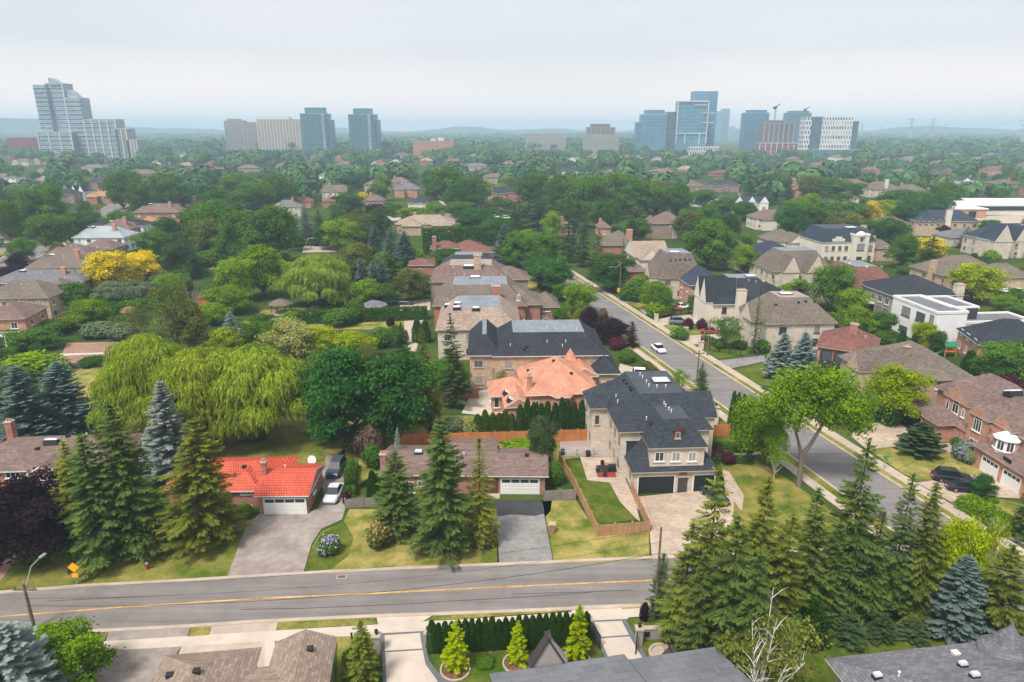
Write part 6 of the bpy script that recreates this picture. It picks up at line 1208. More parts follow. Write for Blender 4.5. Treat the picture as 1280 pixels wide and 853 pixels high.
r = thing('garden_wall', 'low grey granite wall with a black letterbox by the gated driveway', 'wall', PX(801,801), R(4)); m = MB(); m.box(0,0,0,3.0,.4,1.15); m.build('wall', WALL['grey'], r); m = MB(); m.box(-.05,-.05,1.15,3.05,.45,1.27); m.build('cap', CONC, r); m = MB(); m.box(.35,-.06,.45,.8,-.0,.95); m.build('letterbox', DARKMETAL, r)
m = MB(); m.lathe([(1.15,0),(1.2,.5),(.95,.52),(.92,.36),(.02,.40)],20); r = thing('planter', 'round pale stone planter holding soil and small plants', 'planter', PX(827,821)); m.build('bowl', CONC, r)
tag(inst('stone_urn', MB().lathe([(.12,0),(.3,.25),(.26,.5),(.12,.62),(.16,.66)],10).mesh('stone_urn', WALL['orangebrick']), None, PX(833,819)+Vector((0,0,.42))), 'small clay urn standing in the round stone planter', 'urn')
for px,py,l in ((569,838,'left of three'),(647,830,'middle of three'),(720,827,'nearest the gate')):
    r = thing('tree_ring', 'round mulch bed with stone edging under a lime pine, '+l, 'flower bed', PX(px,py)); MB().lathe([(1.35,.0),(1.35,.16),(1.2,.16),(1.2,.0)],18).build('edging', CONC, r); MB().lathe([(1.19,.0),(1.0,.13),(.02,.17)],18).build('mulch', MULCH, r)
# ------------------------------------------------------------------ cars
def car_parts(Ln=4.6, wd=1.82, ht=1.46, suv=False):
    l, w = Ln/2, wd/2; zb, zs = .22, .78 if not suv else .95; B = MB()
    def ring(y, ww, z0, z1, tk=.85): return [(-ww,y,z0+.12),(-ww*.9,y,z0),(ww*.9,y,z0),(ww,y,z0+.12),(ww,y,z1-.16),(ww*tk,y,z1),(-ww*tk,y,z1),(-ww,y,z1-.16)]
    B.loft([ring(-l,w*.78,zb+.1,zs-.2),ring(-l+.12,w*.92,zb,zs-.1),ring(-l+.6,w,zb-.02,zs-.02),ring(-l+1.3,w,zb-.02,zs+.06),ring(0,w,zb-.02,zs+.09),ring(l-.9,w,zb-.02,zs+.09),ring(l-.3,w*.97,zb,zs+.06),ring(l,w*.82,zb+.12,zs-.1)])
    c0, c1, t0, t1 = -l+1.15, l-(.35 if suv else .75), -l+1.95, l-(.75 if suv else 1.55); B2 = B
    B2.box(-w*.70,t0,ht-.05,w*.70,t1,ht)
    for s in (-1,1):
        B2.add([(s*w*.86,t1+.0,zs+.07),(s*w*.72,t1,ht-.02),(s*w*.72,t1-.12,ht-.02),(s*w*.86,t1-.14,zs+.07)],[(0,1,2,3)])
    gl = MB(); gl.loft([[(-w*.86,c0,zs+.02),(w*.86,c0,zs+.02),(w*.86,c1,zs+.02),(-w*.86,c1,zs+.02)],[(-w*.71,t0,ht-.04),(w*.71,t0,ht-.04),(w*.71,t1,ht-.04),(-w*.71,t1,ht-.04)]])
    wh = MB(); wh.loft([[(x,.33*math.cos(k*math.pi/7),.33*math.sin(k*math.pi/7)) for k in range(14)] for x in (-.11,.11)]); rm = MB(); rm.loft([[(x,.2*math.cos(k*math.pi/5),.2*math.sin(k*math.pi/5)) for k in range(10)] for x in (-.125,.125)])
    return dict(body=B.mesh('body',CARP), glass=gl.mesh('windows',CARGLASS), wheel=wh.mesh('wheel',RUBBER), rim=rm.mesh('rim',RIM), hl=MB().box(-.2,-.05,-.09,.2,.05,.09).mesh('headlight',LAMPW), tl=MB().box(-.18,-.05,-.11,.18,.05,.11).mesh('tail_light',LAMPR), pl=MB().box(-.26,-.02,-.07,.26,.02,.07).mesh('number_plate',TRIM), l=l, w=w, zs=zs)
SED, SUV = car_parts(), car_parts(4.75,1.9,1.72,True)
def car(label, px, py, rz, col, suv=False, sc=1, name='parked_car'):
    k = SUV if suv else SED; r = thing(name, label, 'car', PX(px,py)+Vector((0,0,.09)), R(rz)); r.scale = (sc,sc,sc); l, w, zs = k['l'], k['w'], k['zs']
    b = inst('body', k['body'], r); b.color = (*col,1); inst('windows', k['glass'], r)
    for x in (-w+.06, w-.06):
        for y in (-l+.9, l-.9): o = inst('wheel', k['wheel'], r, (x,y,.33)); inst('rim', k['rim'], o)
    for x in (-w*.62, w*.62): inst('headlight', k['hl'], r, (x,-l+.06,zs-.25)); inst('tail_light', k['tl'], r, (x,l-.05,zs-.12))
    inst('number_plate', k['pl'], r, (0,l,.5)); return r
car('silver hatchback parked on the drive beside the red-tiled bungalow', 418, 621, -2, (.55,.57,.62)); car('dark blue-grey pickup-like car parked behind the silver hatchback', 421, 590, -3, (.06,.075,.10), True)
car('white saloon driving on the long diagonal street', 823, 439, 13, (.80,.80,.80), name='moving_car'); car('black estate car on the right-hand driveway, nearer the lawn', 1189, 602, 74, (.02,.022,.026), True); car('black car beside the small dark tree on the right-hand driveway', 1206, 614, 76, (.02,.022,.03))
car('silver-grey car under the purple maple at the left edge', 0, 698, 168, (.30,.33,.38)); car('dark car half hidden by conifers before the mansion entrance', 893, 624, 20, (.03,.04,.06)); car('white van-like car behind the mansion roof', 803, 472, 80, (.78,.78,.78), True)
car('grey estate car by the iron fence on the second driveway', 848, 405, 85, (.16,.20,.25), True); car('white car on the third driveway under small trees', 852, 386, 95, (.75,.75,.76)); car('red car beside the white one under small trees', 842, 388, 95, (.45,.07,.04)); car('dark car on the driveway by the low red-brown house', 787, 354, 88, (.05,.055,.07), True)
car('white delivery van on the left street among houses', 121, 276, -40, (.75,.75,.76), True, 1.25); car('dark blue car at the far left driveway', 2, 309, 80, (.04,.06,.12)); car('white car far up the middle cross street', 571, 250, 40, (.7,.7,.72)); car('grey car far up the middle cross street', 580, 249, 40, (.25,.26,.28)); car('white van in front of the dim conifers', 619, 273, 85, (.75,.75,.76), True); car('second white van beside the lime tree', 633, 274, 85, (.75,.75,.76), True)
car('red car glimpsed past the plum shrubs', 888, 417, 85, (.30,.03,.05)); car('black car in the courtyard of the weeping willow garden', 506, 381, 85, (.03,.03,.035), True)
# ------------------------------------------------------------------ poles, lamps, signs, wires
def pole(label, px, py, top, lamp=None, arm=2.4, name='utility_pole', mat=POLEWOOD, xarm=True, rad=.17):
    p = PX(px,py); hh = HZ(px,top,p.y); r = thing(name, label, 'pole', p); MB().tube([(0,0,0),(0,0,hh*.5),(0,0,hh)],[rad,rad*.85,rad*.65],8).build('pole', mat, r)
    if xarm: MB().box(-1.1,-.06,hh-.7,1.1,.06,hh-.55).box(-.9,-.05,hh-.55,-.84,.05,hh-.35).box(.84,-.05,hh-.55,.9,.05,hh-.35).build('crossarm', mat, r)
    if xarm: MB().lathe([(.02,hh-2.6),(.24,hh-2.55),(.24,hh-1.7),(.02,hh-1.6)],10,(.4,0)).build('transformer', METAL, r) if 'transformer' in label else None
    if lamp:
        dx, dy, dz = lamp; b = Vector((dx,dy,hh+dz)); a_ = MB(); a_.tube([(0,0,hh-.8),(dx*.5,dy*.5,hh+dz-.25),b],[.05,.045,.04],6).build('lamp_arm', METAL, r); d = b.normalized(); d = Vector((dx,dy,0)).normalized()
        m = MB(); m.box(-.35,-.13,-.08,.35,.13,.06); o = m.build('lamp_head', METAL, r, b+d*.3); o.rotation_euler = (0,0,math.atan2(dy,dx)); MB().box(-.28,-.1,-.12,.28,.1,-.08).build('lamp_glass', LAMPW, o)
    return r, hh
pL, hL = pole('wooden utility pole with a street lamp at the left bottom by the near road', 43, 786, 730, (.35,2.2,1.3)); pR, hR = pole('slim wooden utility pole wrapped by a conifer at the near road', 818, 776, 659, None, 2.4, 'utility_pole', POLEWOOD, False, .14)
pole('street pole with lamp and yellow sign at the bend of the long street', 774, 374, 326, (-2.6,-.6,-1.6)); pole('tall street pole with transformer and lamp far up the long street', 724, 333, 277, (-2.8,-.4,-4)); pole('bare utility pole by the house with steep white gables', 884, 445, 400); pole('bare utility pole at the kerb behind the mansion', 871, 476, 438); pole('thin pole among the purple maples', 735, 388, 352, None, xarm=False, rad=.1)
pole('curved street lamp beside the dark-roofed house with dormers', 1201, 318, 304, (2.6,.3,.4), name='street_lamp', mat=METAL, xarm=False, rad=.1); pole('curved street lamp at the right edge by the steep gabled house', 1270, 320, 294, (-1.5,.3,.3), name='street_lamp', mat=METAL, xarm=False, rad=.1); pole('curved street lamp behind the grey stone house with balconies', 1170, 350, 331, (-2.8,.2,1.0), name='street_lamp', mat=METAL, xarm=False, rad=.1)
pole('street pole with lamp beside the orange gable house', 595, 252, 232, (-2,0,0)); pole('pale lamp post on the left cross street', 272, 200+40, 180+30, None, xarm=False, mat=METAL, rad=.15)
def wire(label, a_, b_, sag, rad=.013):
    pts = [Vector(a_).lerp(Vector(b_),t)-Vector((0,0,sag*4*t*(1-t))) for t in np.linspace(0,1,25)]; m = MB(); m.tube(pts, rad, 4); return tag(m.build('power_cable', RUBBER), label, 'cable')
A, B = pL.location, pR.location
wire('upper sagging cable between the two near utility poles', A+Vector((.85,0,hL-.35)), B+Vector((-.85,0,hR-.35)), 1.3); wire('middle sagging cable between the two near utility poles', A+Vector((.1,0,hL-1.6)), B+Vector((-.1,0,hR-1.6)), 1.5); wire('lowest thick cable between the two near utility poles', A+Vector((.1,0,hL-2.4)), B+Vector((-.1,0,hR-2.8)), 1.7, .024)
wire('cable running from the left lamp pole off to the left', A+Vector((-.85,0,hL-.4)), A+Vector((-34,-4,hL-.4)), 1.0); wire('service cable from the lamp pole to the brown-roofed brick bungalow', A+Vector((0,0,hL-.9)), PX(70,587,3.4), .8); wire('service cable from the conifer-wrapped pole to the slate-roofed mansion', B+Vector((0,0,hR-1)), PX(797,590,4.4), .7)
wire('cable from the conifer-wrapped pole across towards the right street', B+Vector((.85,0,hR-.4)), PX(1180,560,7), 1.6)
r = thing('warning_sign', 'yellow diamond warning sign with a small tab on a post by the road lawn', 'road sign', PX(97,731)); zt = HZ(97,707,r.location.y); MB().box(-.04,-.04,0,.04,.04,zt-.3).build('post', METAL, r); o = MB().box(-.42,-.02,-.42,.42,.02,.42).build('sign_plate', PAINT, r, (0,-.07,zt-.2)); o.rotation_euler = (0,R(45),0); o.color = (.85,.42,.01,1); o = MB().box(-.32,-.02,-.25,.32,.02,.25).build('sign_tab', PAINT, r, (0,-.07,zt-1.15)); o.color = (.85,.42,.01,1)
r = thing('warning_sign', 'yellow school-type warning sign below the street lamp at the bend', 'road sign', PX(773,376)); MB().box(-.05,-.05,0,.05,.05,3.2).build('post', METAL, r); o = MB().box(-.5,-.02,-.55,.5,.02,.55).build('sign_plate', PAINT, r, (0,-.08,3.0)); o.color = (.85,.42,.01,1)
r = thing('street_name_sign', 'small green street name plate on a thin post by the right-hand lawn', 'street sign', PX(1105,588)); zt = HZ(1105,571,r.location.y); MB().box(-.035,-.035,0,.035,.035,zt).build('post', METAL, r); o = MB().box(-.45,-.02,-.16,.45,.02,.16).build('sign_plate', PAINT, r, (0,-.06,zt)); o.color = (.01,.30,.16,1); o = MB().box(-.02,-.45,-.16,.02,.45,.16).build('sign_plate', PAINT, r, (0,0,zt-.36)); o.color = (.01,.30,.16,1)
r = thing('fire_hydrant', 'small red hydrant with grey cap on the lawn before the spruces', 'hydrant', PX(185,712)); o = MB().lathe([(.2,0),(.2,.08),(.15,.1),(.15,.62),(.2,.64),(.2,.7)],12).build('barrel', PAINT, r); o.color = (.30,.015,.012,1); MB().lathe([(.19,.7),(.16,.85),(.03,.92)],12).build('cap', METAL, r); o = MB().box(-.28,-.07,.42,.28,.07,.56).build('outlet', PAINT, r); o.color = (.30,.015,.012,1)
tag(inst('tree_stump', MB().lathe([(.2,0),(.16,.3),(.15,1.1),(.02,1.12)],9).mesh('tree_stump', BARK), None, PX(87,718)), 'short grey timber stump next to the yellow warning sign', 'stump')
r = thing('satellite_dish', 'white satellite dish on a thin post behind the red garage roof', 'satellite dish', PX(392,591)); zt = HZ(392,575,r.location.y); MB().tube([(0,0,0),(0,0,zt)],.04,6).build('post', DARKMETAL, r); o = MB().lathe([(.62,.17),(.5,.1),(.25,.03),(.02,0),(.02,.03),(.25,.06),(.5,.13),(.62,.2)],20).build('dish', TRIM, r, (0,0,zt)); o.rotation_euler = (R(70),R(-25),0); MB().tube([(0,-.1,zt),(.1,-.7,zt+.3)],.03,5).build('feed_arm', METAL, r)
r = thing('basketball_hoop', 'portable basketball hoop with dark board before the white garage doors', 'basketball hoop', PX(1261,606)); MB().box(-.5,-.4,0,.5,.4,.2).build('base', mk('grey plastic',(.35,.36,.36)), r); MB().tube([(0,0,.2),(-.3,0,2.6),(-.9,0,3.2)],.06,6).build('pole', DARKMETAL, r); MB().box(-1.02,-.75,2.9,-.95,.75,3.9).build('backboard', DARKMETAL, r)
m = MB(); m.lathe([(.24,3.04),(.26,3.06),(.24,3.08)],12,(-1.3,0)); m.build('rim', LAMPR, r)
# ------------------------------------------------------------------ garden buildings and furniture
def gazebo(label, px, py, top, w, roof, post=TRIM, n=8, name='gazebo', flare=1.0):
    p = PX(px,py); hh = HZ(px,top,p.y); r = thing(name, label, 'gazebo', p); R_ = w/2; MB().lathe([(R_*1.12,hh*.62),(R_*1.12,hh*.66),(R_*.55,hh*.86),(.12,hh)],n).build('roof', roof, r)
    pm = MB().box(-.08,-.08,0,.08,.08,hh*.64).mesh('post', post)
    for k in range(n): inst('post', pm, r, (R_*.92*math.cos(6.283*k/n), R_*.92*math.sin(6.283*k/n), 0))
    MB().lathe([(R_,0),(R_,.18)],n).build('floor', CONC, r); return r
gazebo('white-roofed open gazebo beside the small russet-roofed house', 72, 389, 374, 4.6, ROOF['white'], n=4); gazebo('round garden gazebo with orange-brown roof among bushes', 163, 398, 383, 4.4, ROOF['ochre']); gazebo('garden gazebo with grey conical roof before the weeping willow', 352, 392, 373, 5.6, ROOF['taupe'], POLEWOOD); gazebo('grey pointed pavilion behind the dark cedar hedge', 468, 393, 375, 6.4, ROOF['grey'], POLEWOOD)
r = thing('garden_shed', 'small red-brown garden shed behind bare twigs', 'shed', PX(255,383)); MB().box(-1.6,0,0,1.6,2.4,2.1).build('wall', ORWOOD, r); m = MB(); m.add([(-1.8,-.2,2.1),(1.8,-.2,2.1),(1.8,2.6,2.1),(-1.8,2.6,2.1),(-1.8,1.2,3),(1.8,1.2,3)],[(0,1,5,4),(2,3,4,5),(3,0,4),(1,2,5),(3,2,1,0)]); m.build('roof', ROOF['redbrown'], r)
r = thing('garden_shed', 'small wooden shed behind the orange brick house at the right', 'shed', PX(1240,486)); MB().box(-1.2,0,0,1.2,2,2.2).build('wall', ORWOOD, r); m = MB(); m.add([(-1.4,-.2,2.2),(1.4,-.2,2.2),(1.4,2.2,2.2),(-1.4,2.2,2.2),(0,-.2,3),(0,2.2,3)],[(3,0,4,5),(1,2,5,4),(0,1,4),(2,3,5),(3,2,1,0)]); m.build('roof', ROOF['redbrown'], r)
r = thing('swing_frame', 'pale timber swing frame on the patio among conifers', 'swing', PX(408,312)); m = MB()
for x in (-7,7): m.tube([(x-1,-1.5,0),(x,0,4.4),(x+1,1.5,0)],.14,5)
m.tube([(-7,0,4.4),(7,0,4.4)],.14,5); m.build('frame', TRIMB, r); MB().box(-2,-.4,1,2,.4,1.15).build('seat', TRIMB, r)
r = thing('play_set', 'timber play set with green awning and slide on the lawn by the white modern house', 'play set', PX(1184,446)); m = MB()
for x in (-1.1,1.1):
    for y in (-.8,.8): m.box(x-.08,y-.08,0,x+.08,y+.08,2.6)
m.box(-1.2,-.9,1.3,1.2,.9,1.45); m.tube([(1.1,0,2.5),(4.2,0,2.5)],.09,5); m.tube([(4.2,-.9,0),(4.2,0,2.5),(4.2,.9,0)],.08,5); m.build('frame', ORWOOD, r); o = MB().add([(-1.3,-1,2.5),(1.3,-1,2.5),(1.3,1,2.5),(-1.3,1,2.5),(-1.3,0,3.3),(1.3,0,3.3)],[(0,1,5,4),(2,3,4,5),(3,0,4),(1,2,5)]).build('awning', PAINT, r); o.color = (.02,.20,.10,1)
o = MB().add([(-1.2,-.35,1.4),(-1.2,.35,1.4),(-3.6,.35,.15),(-3.6,-.35,.15),(-1.2,-.35,1.3),(-1.2,.35,1.3),(-3.6,.35,.05),(-3.6,-.35,.05)],[(0,1,2,3),(7,6,5,4),(0,3,7,4),(1,5,6,2),(3,2,6,7)]).build('slide', PAINT, r); o.color = (.02,.20,.10,1)
r = thing('parasol', 'red garden parasol beside the white porch at the right edge', 'parasol', PX(1274,366)); MB().tube([(0,0,0),(0,0,2.7)],.05,6).build('pole', TRIM, r); o = MB().lathe([(1.6,2.2),(1.6,2.28),(.02,2.9)],10).build('canopy', PAINT, r); o.color = (.55,.05,.035,1)
r = thing('patio_table', 'dark patio table on the tan pavers beside the mansion', 'table', PX(754,590)); MB().box(-.9,-.5,.7,.9,.5,.76).build('tabletop', DARKMETAL, r)
for x in (-.8,.8):
    for y in (-.4,.4): MB().box(x-.03,y-.03,0,x+.03,y+.03,.7).build('leg', DARKMETAL, r)
sm, bm, lm = MB().box(-.25,-.25,.42,.25,.25,.47).mesh('seat', DARKMETAL), MB().box(-.25,.2,.47,.25,.25,.95).mesh('backrest', DARKMETAL), MB().box(-.02,-.02,0,.02,.02,.42).mesh('leg', DARKMETAL)
def chair(label, px, py, rz):
    r = thing('patio_chair', label, 'chair', PX(px,py), R(rz)); inst('seat', sm, r); inst('backrest', bm, r)
    for x in (-.22,.22):
        for y in (-.22,.22): inst('leg', lm, r, (x,y,0))
chair('dark patio chair at the mansion patio table, behind it', 753, 584, 0); chair('dark patio chair at the mansion patio table, on the lawn end', 747, 591, 90); chair('dark patio chair at the mansion patio table, on the house end', 762, 589, -90); chair('dark patio chair at the mansion patio table, in front of it', 756, 597, 180)
tag(MB().box(-1.3,-.8,.0,1.3,.8,.02).build('outdoor_rug', mk('red rug',(.25,.05,.045)), None, PX(758,594)+Vector((0,0,.088))), 'dark red outdoor rug under the patio furniture', 'rug')
r = thing('barbecue', 'black covered barbecue grill by the mansion side wall', 'barbecue', PX(766,590)); MB().box(-.6,-.3,.1,.6,.3,.85).build('cabinet', DARKMETAL, r); m = MB(); m.loft([[(-.62,.34*math.cos(k*math.pi/5),.85+.34*math.sin(k*math.pi/5)) for k in range(6)],[(.62,.34*math.cos(k*math.pi/5),.85+.34*math.sin(k*math.pi/5)) for k in range(6)]]); m.build('lid', DARKMETAL, r)
for px,py,l in ((735,571,'black round bin on the patio by the rail fence'),(703,569,'dark bin at the corner of the tan fence'),(752,562,'black kettle grill beside the mansion steps')): r = thing('patio_bin', l, 'bin', PX(px,py)); MB().lathe([(.3,0),(.36,.75),(.38,.76)],12).build('bin', DARKMETAL, r); MB().lathe([(.39,.77),(.3,.92),(.03,.97)],12).build('lid', DARKMETAL, r)
# bare white birch at the bottom
def bare(label, px, base, top, mat, seed, n=9, spread=.28, name='bare_tree', cat='tree', rad=.012):
    rng = random.Random(seed); p = PX(px,base); hh = HZ(px,top,p.y); r = thing(name, label, cat, p); m = MB()
    for k in range(n):
        a_ = rng.uniform(0,6.28); t = rng.uniform(.55,1); x, y = hh*spread*math.cos(a_)*rng.uniform(.4,1), hh*spread*math.sin(a_)*rng.uniform(.4,1); z0 = hh*rng.uniform(.05,.4)
        pts = [(x*.05,y*.05,0),(x*.15,y*.15,z0),(x*.55,y*.55,z0+(hh*t-z0)*.5),(x,y,hh*t)]; m.tube(pts,[hh*rad,hh*rad*.75,hh*rad*.4,hh*rad*.1],5)
        for j in range(6):
            q = rng.uniform(.4,.95); b = Vector(pts[2]).lerp(Vector(pts[3]),q*2-1) if q > .5 else Vector(pts[1]).lerp(Vector(pts[2]),q*2); e_ = b+Vector((rng.uniform(-1,1),rng.uniform(-1,1),rng.uniform(.3,1.2)))*hh*.09; m.tube([b,(b+e_)/2+Vector((0,0,.01*hh)),e_],[hh*rad*.25,hh*rad*.15,hh*rad*.05],4)
    m.build('branches', mat, r)
WHITEB = mk('white birch bark',(.62,.58,.53),.9,.25,3,coord='Object')
bare('bare white birch branches rising through the bottom right foliage', 940, 925, 748, WHITEB, 4, 14, .3); bare('dead white shrub on the right street verge', 1243, 672, 648, WHITEB, 6, 10, .5)
bare('bare twiggy tree by the garden shed', 243, 400, 352, mk('grey twigs',(.30,.26,.22)), 8, 14, .3, rad=.008); bare('bare mauve-brown shrub at the orange board fence', 467, 562, 528, mk('brown twigs',(.24,.18,.16)), 9, 26, .5, rad=.01)
# ------------------------------------------------------------------ far roofs, fill trees, far woodland, haze
HB = []                                                # picture boxes of the houses already standing, so planting does not hide them
for o in list(COL.objects):
    if o.parent is None and o.get('category') in ('house','mansion','garage','school'):
        xs, ys, yd = [], [], []
        for ch in o.children:
            if ch.type == 'MESH' and ch.name.split('.')[0] in ('roof','wall'):
                M = Matrix.Translation(o.location) @ Matrix.Rotation(o.rotation_euler.z, 4, 'Z')
                for v in ch.data.vertices:
                    w = M @ v.co; p = PROJ(w); xs.append(p[0]); ys.append(p[1]); yd.append(w.y)
        if xs: HB.append((min(xs), max(xs), min(ys), max(ys), min(yd), max(yd), o))
def clear(x, y, H, Wd, soft=.45):
    p0, p1 = PROJ((x,y,0)), PROJ((x,y,H)); hw = Wd*.5*FPX/dep((x,y,0))
    for (a_,b_,c_,d_,y0,y1,_) in HB:
        if p0[0]+hw*.7 > a_ and p0[0]-hw*.7 < b_:
            if y0-2 < y < y1+2: return False
            if y < y0 and p1[1] < d_-(d_-c_)*soft: return False
    return True
TW = []
for o in list(COL.objects):
    if o.parent is None and o.get('category') in ('tower','office block'):
        xs = [PROJ(Matrix.Translation(o.location) @ v.co)[0] for ch in o.children for v in ch.data.vertices]; TW.append((min(xs), max(xs), o.location.y))
def hides_tower(x, y, H, Wd):
    p = PROJ((x,y,H)); hw = Wd*.5*FPX/y
    return any(p[0]+hw > a and p[0]-hw < b and y < Y and p[1] < 187 for a, b, Y in TW)
FRNG = random.Random(21)
far_n = 0
for k in range(900):
    if far_n >= 85: break
    Y = 360+900*FRNG.random()**1.2; px = FRNG.uniform(-20, 1300); X = XAT(px, 200, Y); wv = FRNG.uniform(15, 26); e_ = FRNG.choice([3.2,5.6,6.0])
    if px < 130 and Y < 600: continue
    p0 = PROJ((X,Y,0)); p1 = PROJ((X,Y,9)); hw = wv*.6*FPX/Y
    if any(p0[0]+hw > b[0] and p0[0]-hw < b[1] and p0[1] > b[2]-2 and p1[1] < b[3] for b in HB): continue
    rf = FRNG.choice(['mauve','taupe','brown','grey','mauve','slate','taupe','redbrown','beige']); wl = FRNG.choice(['redbrick','brownbrick','orangebrick','tanbrick','white','stone'])
    h = House('', None, None, e_, FRNG.uniform(-6,14), width=wv, depth=FRNG.uniform(11,15), wall=wl, roof=rf, at=Vector((X,Y,0)), group='far houses between the treetops'); h.block(rise=FRNG.uniform(2.8,3.8))
    if FRNG.random() < .5: h.block(1, -3, wv*.5, 5, e_-.3, 'gable', 2.6, axis='y')
    h.done(); h.auto('f', step=4.5); h.chim(wv*.7, 5, e_+4.2, 1.2, 1.0, 'orangebrick'); h.root['far'] = rf+'|'+wl
    HB.append((p0[0]-hw, p0[0]+hw, p1[1], p0[1], Y, Y+13, h.root)); far_n += 1
n = 0
def on_road(x, y):
    return abs(x-RX(y)[0]+4) < 9 if y < 430 else False
while n < 330:
    Y = 215+485*FRNG.random()**.8; px = FRNG.uniform(-30,1310); X = XAT(px,220,Y); H = FRNG.uniform(8,15); Wd = H*FRNG.uniform(.7,1.05)
    n += .04
    if on_road(X,Y) or not clear(X,Y,H,Wd): continue
    if any((X-t[3].x)**2+(Y-t[3].y)**2 < 36 for t in TREES): continue
    kd = FRNG.choice(['round','round','round','round','dense','tall','spruce','open']); cl = FRNG.choice(['spruced','spruce'] if kd == 'spruce' else ['mid','mid','mid','olive','dark','bright','dark'])
    place(kd, cl, (X,Y,0), H, Wd*(.6 if kd == 'spruce' else 1), parts=False); n += .96
KEEP = [(295,535,383,416),(60,155,425,505),(330,425,376,398),(372,440,300,318),(495,545,372,442),(20,60,296,345),(240,292,322,340)]
n = 0; tries = 0
while n < 75 and tries < 4000:
    tries += 1; Y = FRNG.uniform(112,255); px = FRNG.uniform(-20,560); X = XAT(px,420,Y); H = FRNG.uniform(2.5,7.5); Wd = H*FRNG.uniform(.8,1.3); p0, p1 = PROJ((X,Y,0)), PROJ((X,Y,H))
    if any(a_-4 < p0[0] < b_+4 and p1[1] < d_ and p0[1] > c_ for a_,b_,c_,d_ in KEEP) or not clear(X,Y,H,Wd,.3): continue
    if any((X-t[3].x)**2+(Y-t[3].y)**2 < (t[5]*.35)**2+6 for t in TREES): continue
    place(FRNG.choice(['round','round','dense','shrub','shrub','open']), FRNG.choice(['mid','mid','bright','olive','grey','dark','bright']), (X,Y,0), H, Wd); n += 1
p1_ = lambda x, y, h: PROJ((x,y,h))
n = 0; tries = 0
while n < 40 and tries < 3000:
    tries += 1; Y = FRNG.uniform(125,250); px = FRNG.uniform(900,1310); X = XAT(px,420,Y); H = FRNG.uniform(2.5,6.5); Wd = H*FRNG.uniform(.8,1.2)
    if on_road(X,Y) or X-RX(Y)[0] < 14 or not clear(X,Y,H,Wd,.3): continue
    if 1095 < p1_(X,Y,H)[0] < 1260 and 365 < p1_(X,Y,H)[1] < 470: continue
    if any((X-t[3].x)**2+(Y-t[3].y)**2 < (t[5]*.35)**2+8 for t in TREES): continue
    place(FRNG.choice(['round','dense','shrub','shrub']), FRNG.choice(['mid','bright','olive','dark','bright']), (X,Y,0), H, Wd); n += 1
def woodland():
    rng = np.random.default_rng(9)
    def tmpl(n, con, lf):
        if con: u = rng.random(n); th = rng.uniform(0,6.28,n); r = .26*(1-u)**.8; P = np.stack([r*np.cos(th),r*np.sin(th),.05+.95*u],1); N = np.stack([np.cos(th),np.sin(th),np.full(n,.6)],1)
        else: d = unit(rng.normal(size=(n,3))); d[:,2] = np.where(d[:,2] < -.2, -d[:,2], d[:,2]); P = d*np.array([.5,.5,.42])*rng.uniform(.85,1.05,(n,1))*(1+.16*np.sin(d[:,:1]*5+n)*np.cos(d[:,1:2]*6))+np.array([0,0,.56]); N = d+rng.normal(size=(n,3))*.18
        return leaf_geo(P, N, lf*rng.uniform(.7,1.3,n), 1.2, rng)
    near = [tmpl(130,False,.19) for _ in range(5)]+[tmpl(90,True,.13)]; far = [tmpl(34,False,.27) for _ in range(4)]+[tmpl(24,True,.2)]
    base = np.array([[.06,.135,.055],[.05,.12,.052],[.04,.095,.052],[.085,.135,.055],[.078,.155,.052],[.036,.08,.055]])
    V, Cc = [], []
    tw = [(a.location.x, a.location.y) for a in COL.objects if a.parent is None and a.get('category') in ('tower','office block','podium','store')]
    def scatter(cnt, y0, y1, s0, s1, lib, chk):
        for _ in range(cnt):
            Y = math.sqrt(rng.uniform(y0*y0, y1*y1)); X = rng.uniform(-.86,.86)*Y; H = rng.uniform(s0,s1)
            if chk and not clear(X, Y, H, H*.9, .55): continue
            if hides_tower(X, Y, H, H*.9): continue
            if math.sin(X*.011+1.3)*math.sin(Y*.006+.4) > .72: continue
            i = rng.integers(len(lib)) if rng.random() < .5 else rng.integers(len(lib)-1); q = lib[i]; a_ = rng.uniform(0,6.28); c_, s_ = math.cos(a_), math.sin(a_); wx = H*rng.uniform(.85,1.2)
            W_ = np.stack([(q[:,0]*c_-q[:,1]*s_)*wx+X, (q[:,0]*s_+q[:,1]*c_)*wx+Y, q[:,2]*H],1); V.append(W_); m = len(q)//4
            col = base[5 if i == len(lib)-1 else rng.integers(5)]*rng.uniform(.8,1.25); Cc.append(col[None]*np.clip(rng.normal(1,.11,(m,1)),.5,1.6))
    scatter(7500, 430, 1250, 11, 20, near, True); scatter(8500, 1200, 3300, 15, 26, far, False); scatter(5000, 3000, 4600, 18, 34, far, False)
    V = np.concatenate(V); Cc = np.concatenate(Cc)
    m = bpy.data.materials.new('far leaves'); m.use_nodes = True; t = m.node_tree; t.nodes.clear(); o_ = t.nodes.new('ShaderNodeOutputMaterial'); d = t.nodes.new('ShaderNodeBsdfDiffuse'); at = t.nodes.new('ShaderNodeAttribute'); at.attribute_name = 'leafcol'; t.links.new(at.outputs['Color'], d.inputs['Color']); t.links.new(d.outputs[0], o_.inputs['Surface'])
    me = quad_mesh('woodland', V, np.ones(len(V)//4)*.5, m); ca = me.attributes.new('leafcol','FLOAT_COLOR','FACE'); ca.data.foreach_set('color', np.concatenate([Cc, np.ones((len(Cc),1))],1).astype(np.float32).ravel())
    ob = inst('woodland', me); ob['kind'] = 'stuff'; ob['label'] = 'far treetops running back to the horizon'; ob['category'] = 'woodland'
woodland()
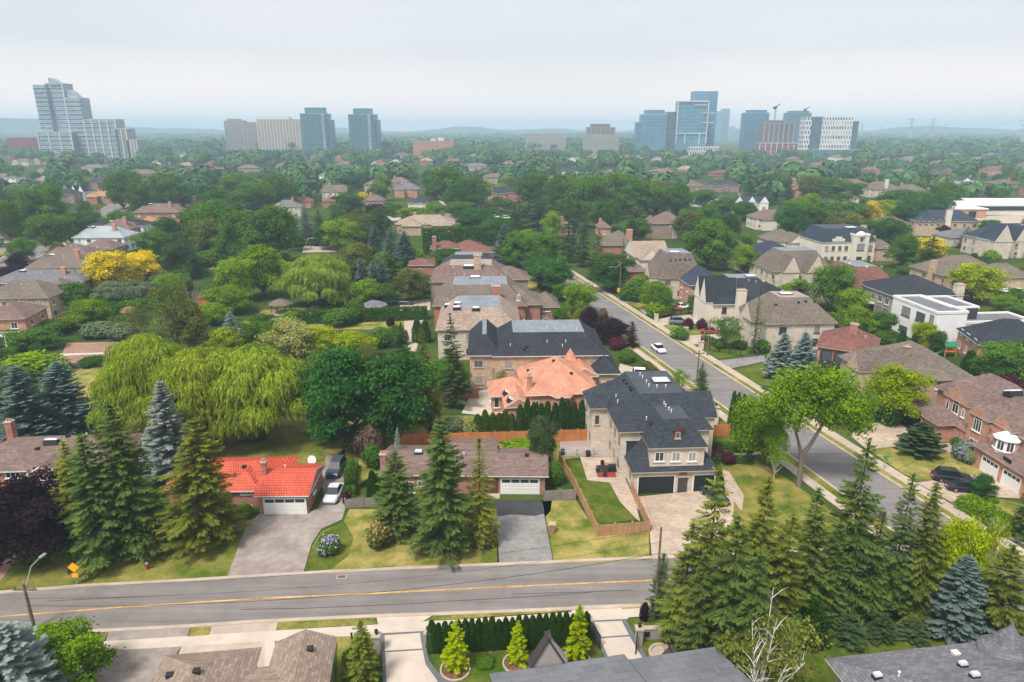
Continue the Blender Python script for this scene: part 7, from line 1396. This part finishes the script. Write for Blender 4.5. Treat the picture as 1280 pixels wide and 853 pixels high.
# labels that say which one
ORD = ['first','second','third','fourth','fifth','sixth','seventh','eighth','ninth','tenth']+['%dth' % k for k in range(11, 60)]
NUM = ['zero','one','two','three','four','five','six','seven','eight','nine','ten']
def relation(p):
    best = min(LAND, key=lambda l: math.hypot(p.x-l[1].x, (p.y-l[1].y)*.8)-l[2]*.6); dx, dy = p.x-best[1].x-(best[1].x/best[1].y)*(p.y-best[1].y), p.y-best[1].y
    if abs(dy) > abs(dx)*.9: return ('behind ' if dy > 0 else 'before ')+best[0]
    return ('left of ' if dx < 0 else 'right of ')+best[0]
def spread(items):
    """items: (object, label, world point); equal labels are told apart by their order across the picture"""
    by = {}
    for o, l, p in items: by.setdefault(l, []).append((PROJ(p)[0], o))
    for l, os_ in by.items():
        os_.sort(key=lambda t: t[0]); n_ = len(os_)
        for i, (_, o) in enumerate(os_):
            o['label'] = l if n_ == 1 else l+(', leftmost' if i == 0 else ', rightmost' if i == n_-1 else ', %s from left' % ORD[i])
items = []
for r, kd, cl, p, H, Wd, lab in TREES:
    if lab: continue
    sz = '' if kd in ('cedar',) else ('small ' if H < 3.2 else 'tall ' if H > 14 else 'broad ' if Wd > H*1.15 else ''); rel = relation(p); sz = sz if len(rel.split()) < 9 else ''; items.append((r, (sz+CNAME[cl]+' '+SPECIES[kd][1]+' '+rel), p))
spread(items)
RN = {'mauve':'mauve-brown','taupe':'grey-brown','brown':'brown','grey':'grey','slate':'dark slate','redbrown':'russet','beige':'beige'}; WNm = {'redbrick':'red brick','brownbrick':'brown brick','orangebrick':'orange brick','tanbrick':'tan brick','white':'white','stone':'pale stone'}
spread([(o, 'far %s house, %s roof, %s' % (WNm[o['far'].split('|')[1]], RN[o['far'].split('|')[0]], relation(o.location)), o.location) for o in COL.objects if o.get('far')])
for o in COL.objects:
    if o.get('far'): del o['far']
hz = MB().box(-9300,-450,-2.5,9300,9300,146).build('haze', None or bpy.data.materials.new('haze')); hz['kind'] = 'stuff'
m = hz.data.materials[0]; m.use_nodes = True; m.node_tree.nodes.clear(); o_ = m.node_tree.nodes.new('ShaderNodeOutputMaterial'); v_ = m.node_tree.nodes.new('ShaderNodeVolumePrincipled')
v_.inputs['Color'].default_value = (.62,.82,1,1); v_.inputs['Density'].default_value = .00029; v_.inputs['Anisotropy'].default_value = .0
m.node_tree.links.new(v_.outputs['Volume'], o_.inputs['Volume'])
if __import__('os').environ.get('DBG'):
    for o in COL.objects:
        if o.parent is None and o.get('label') and not 4 <= len(o['label'].split()) <= 16: print('LABEL LEN', len(o['label'].split()), o['label'])
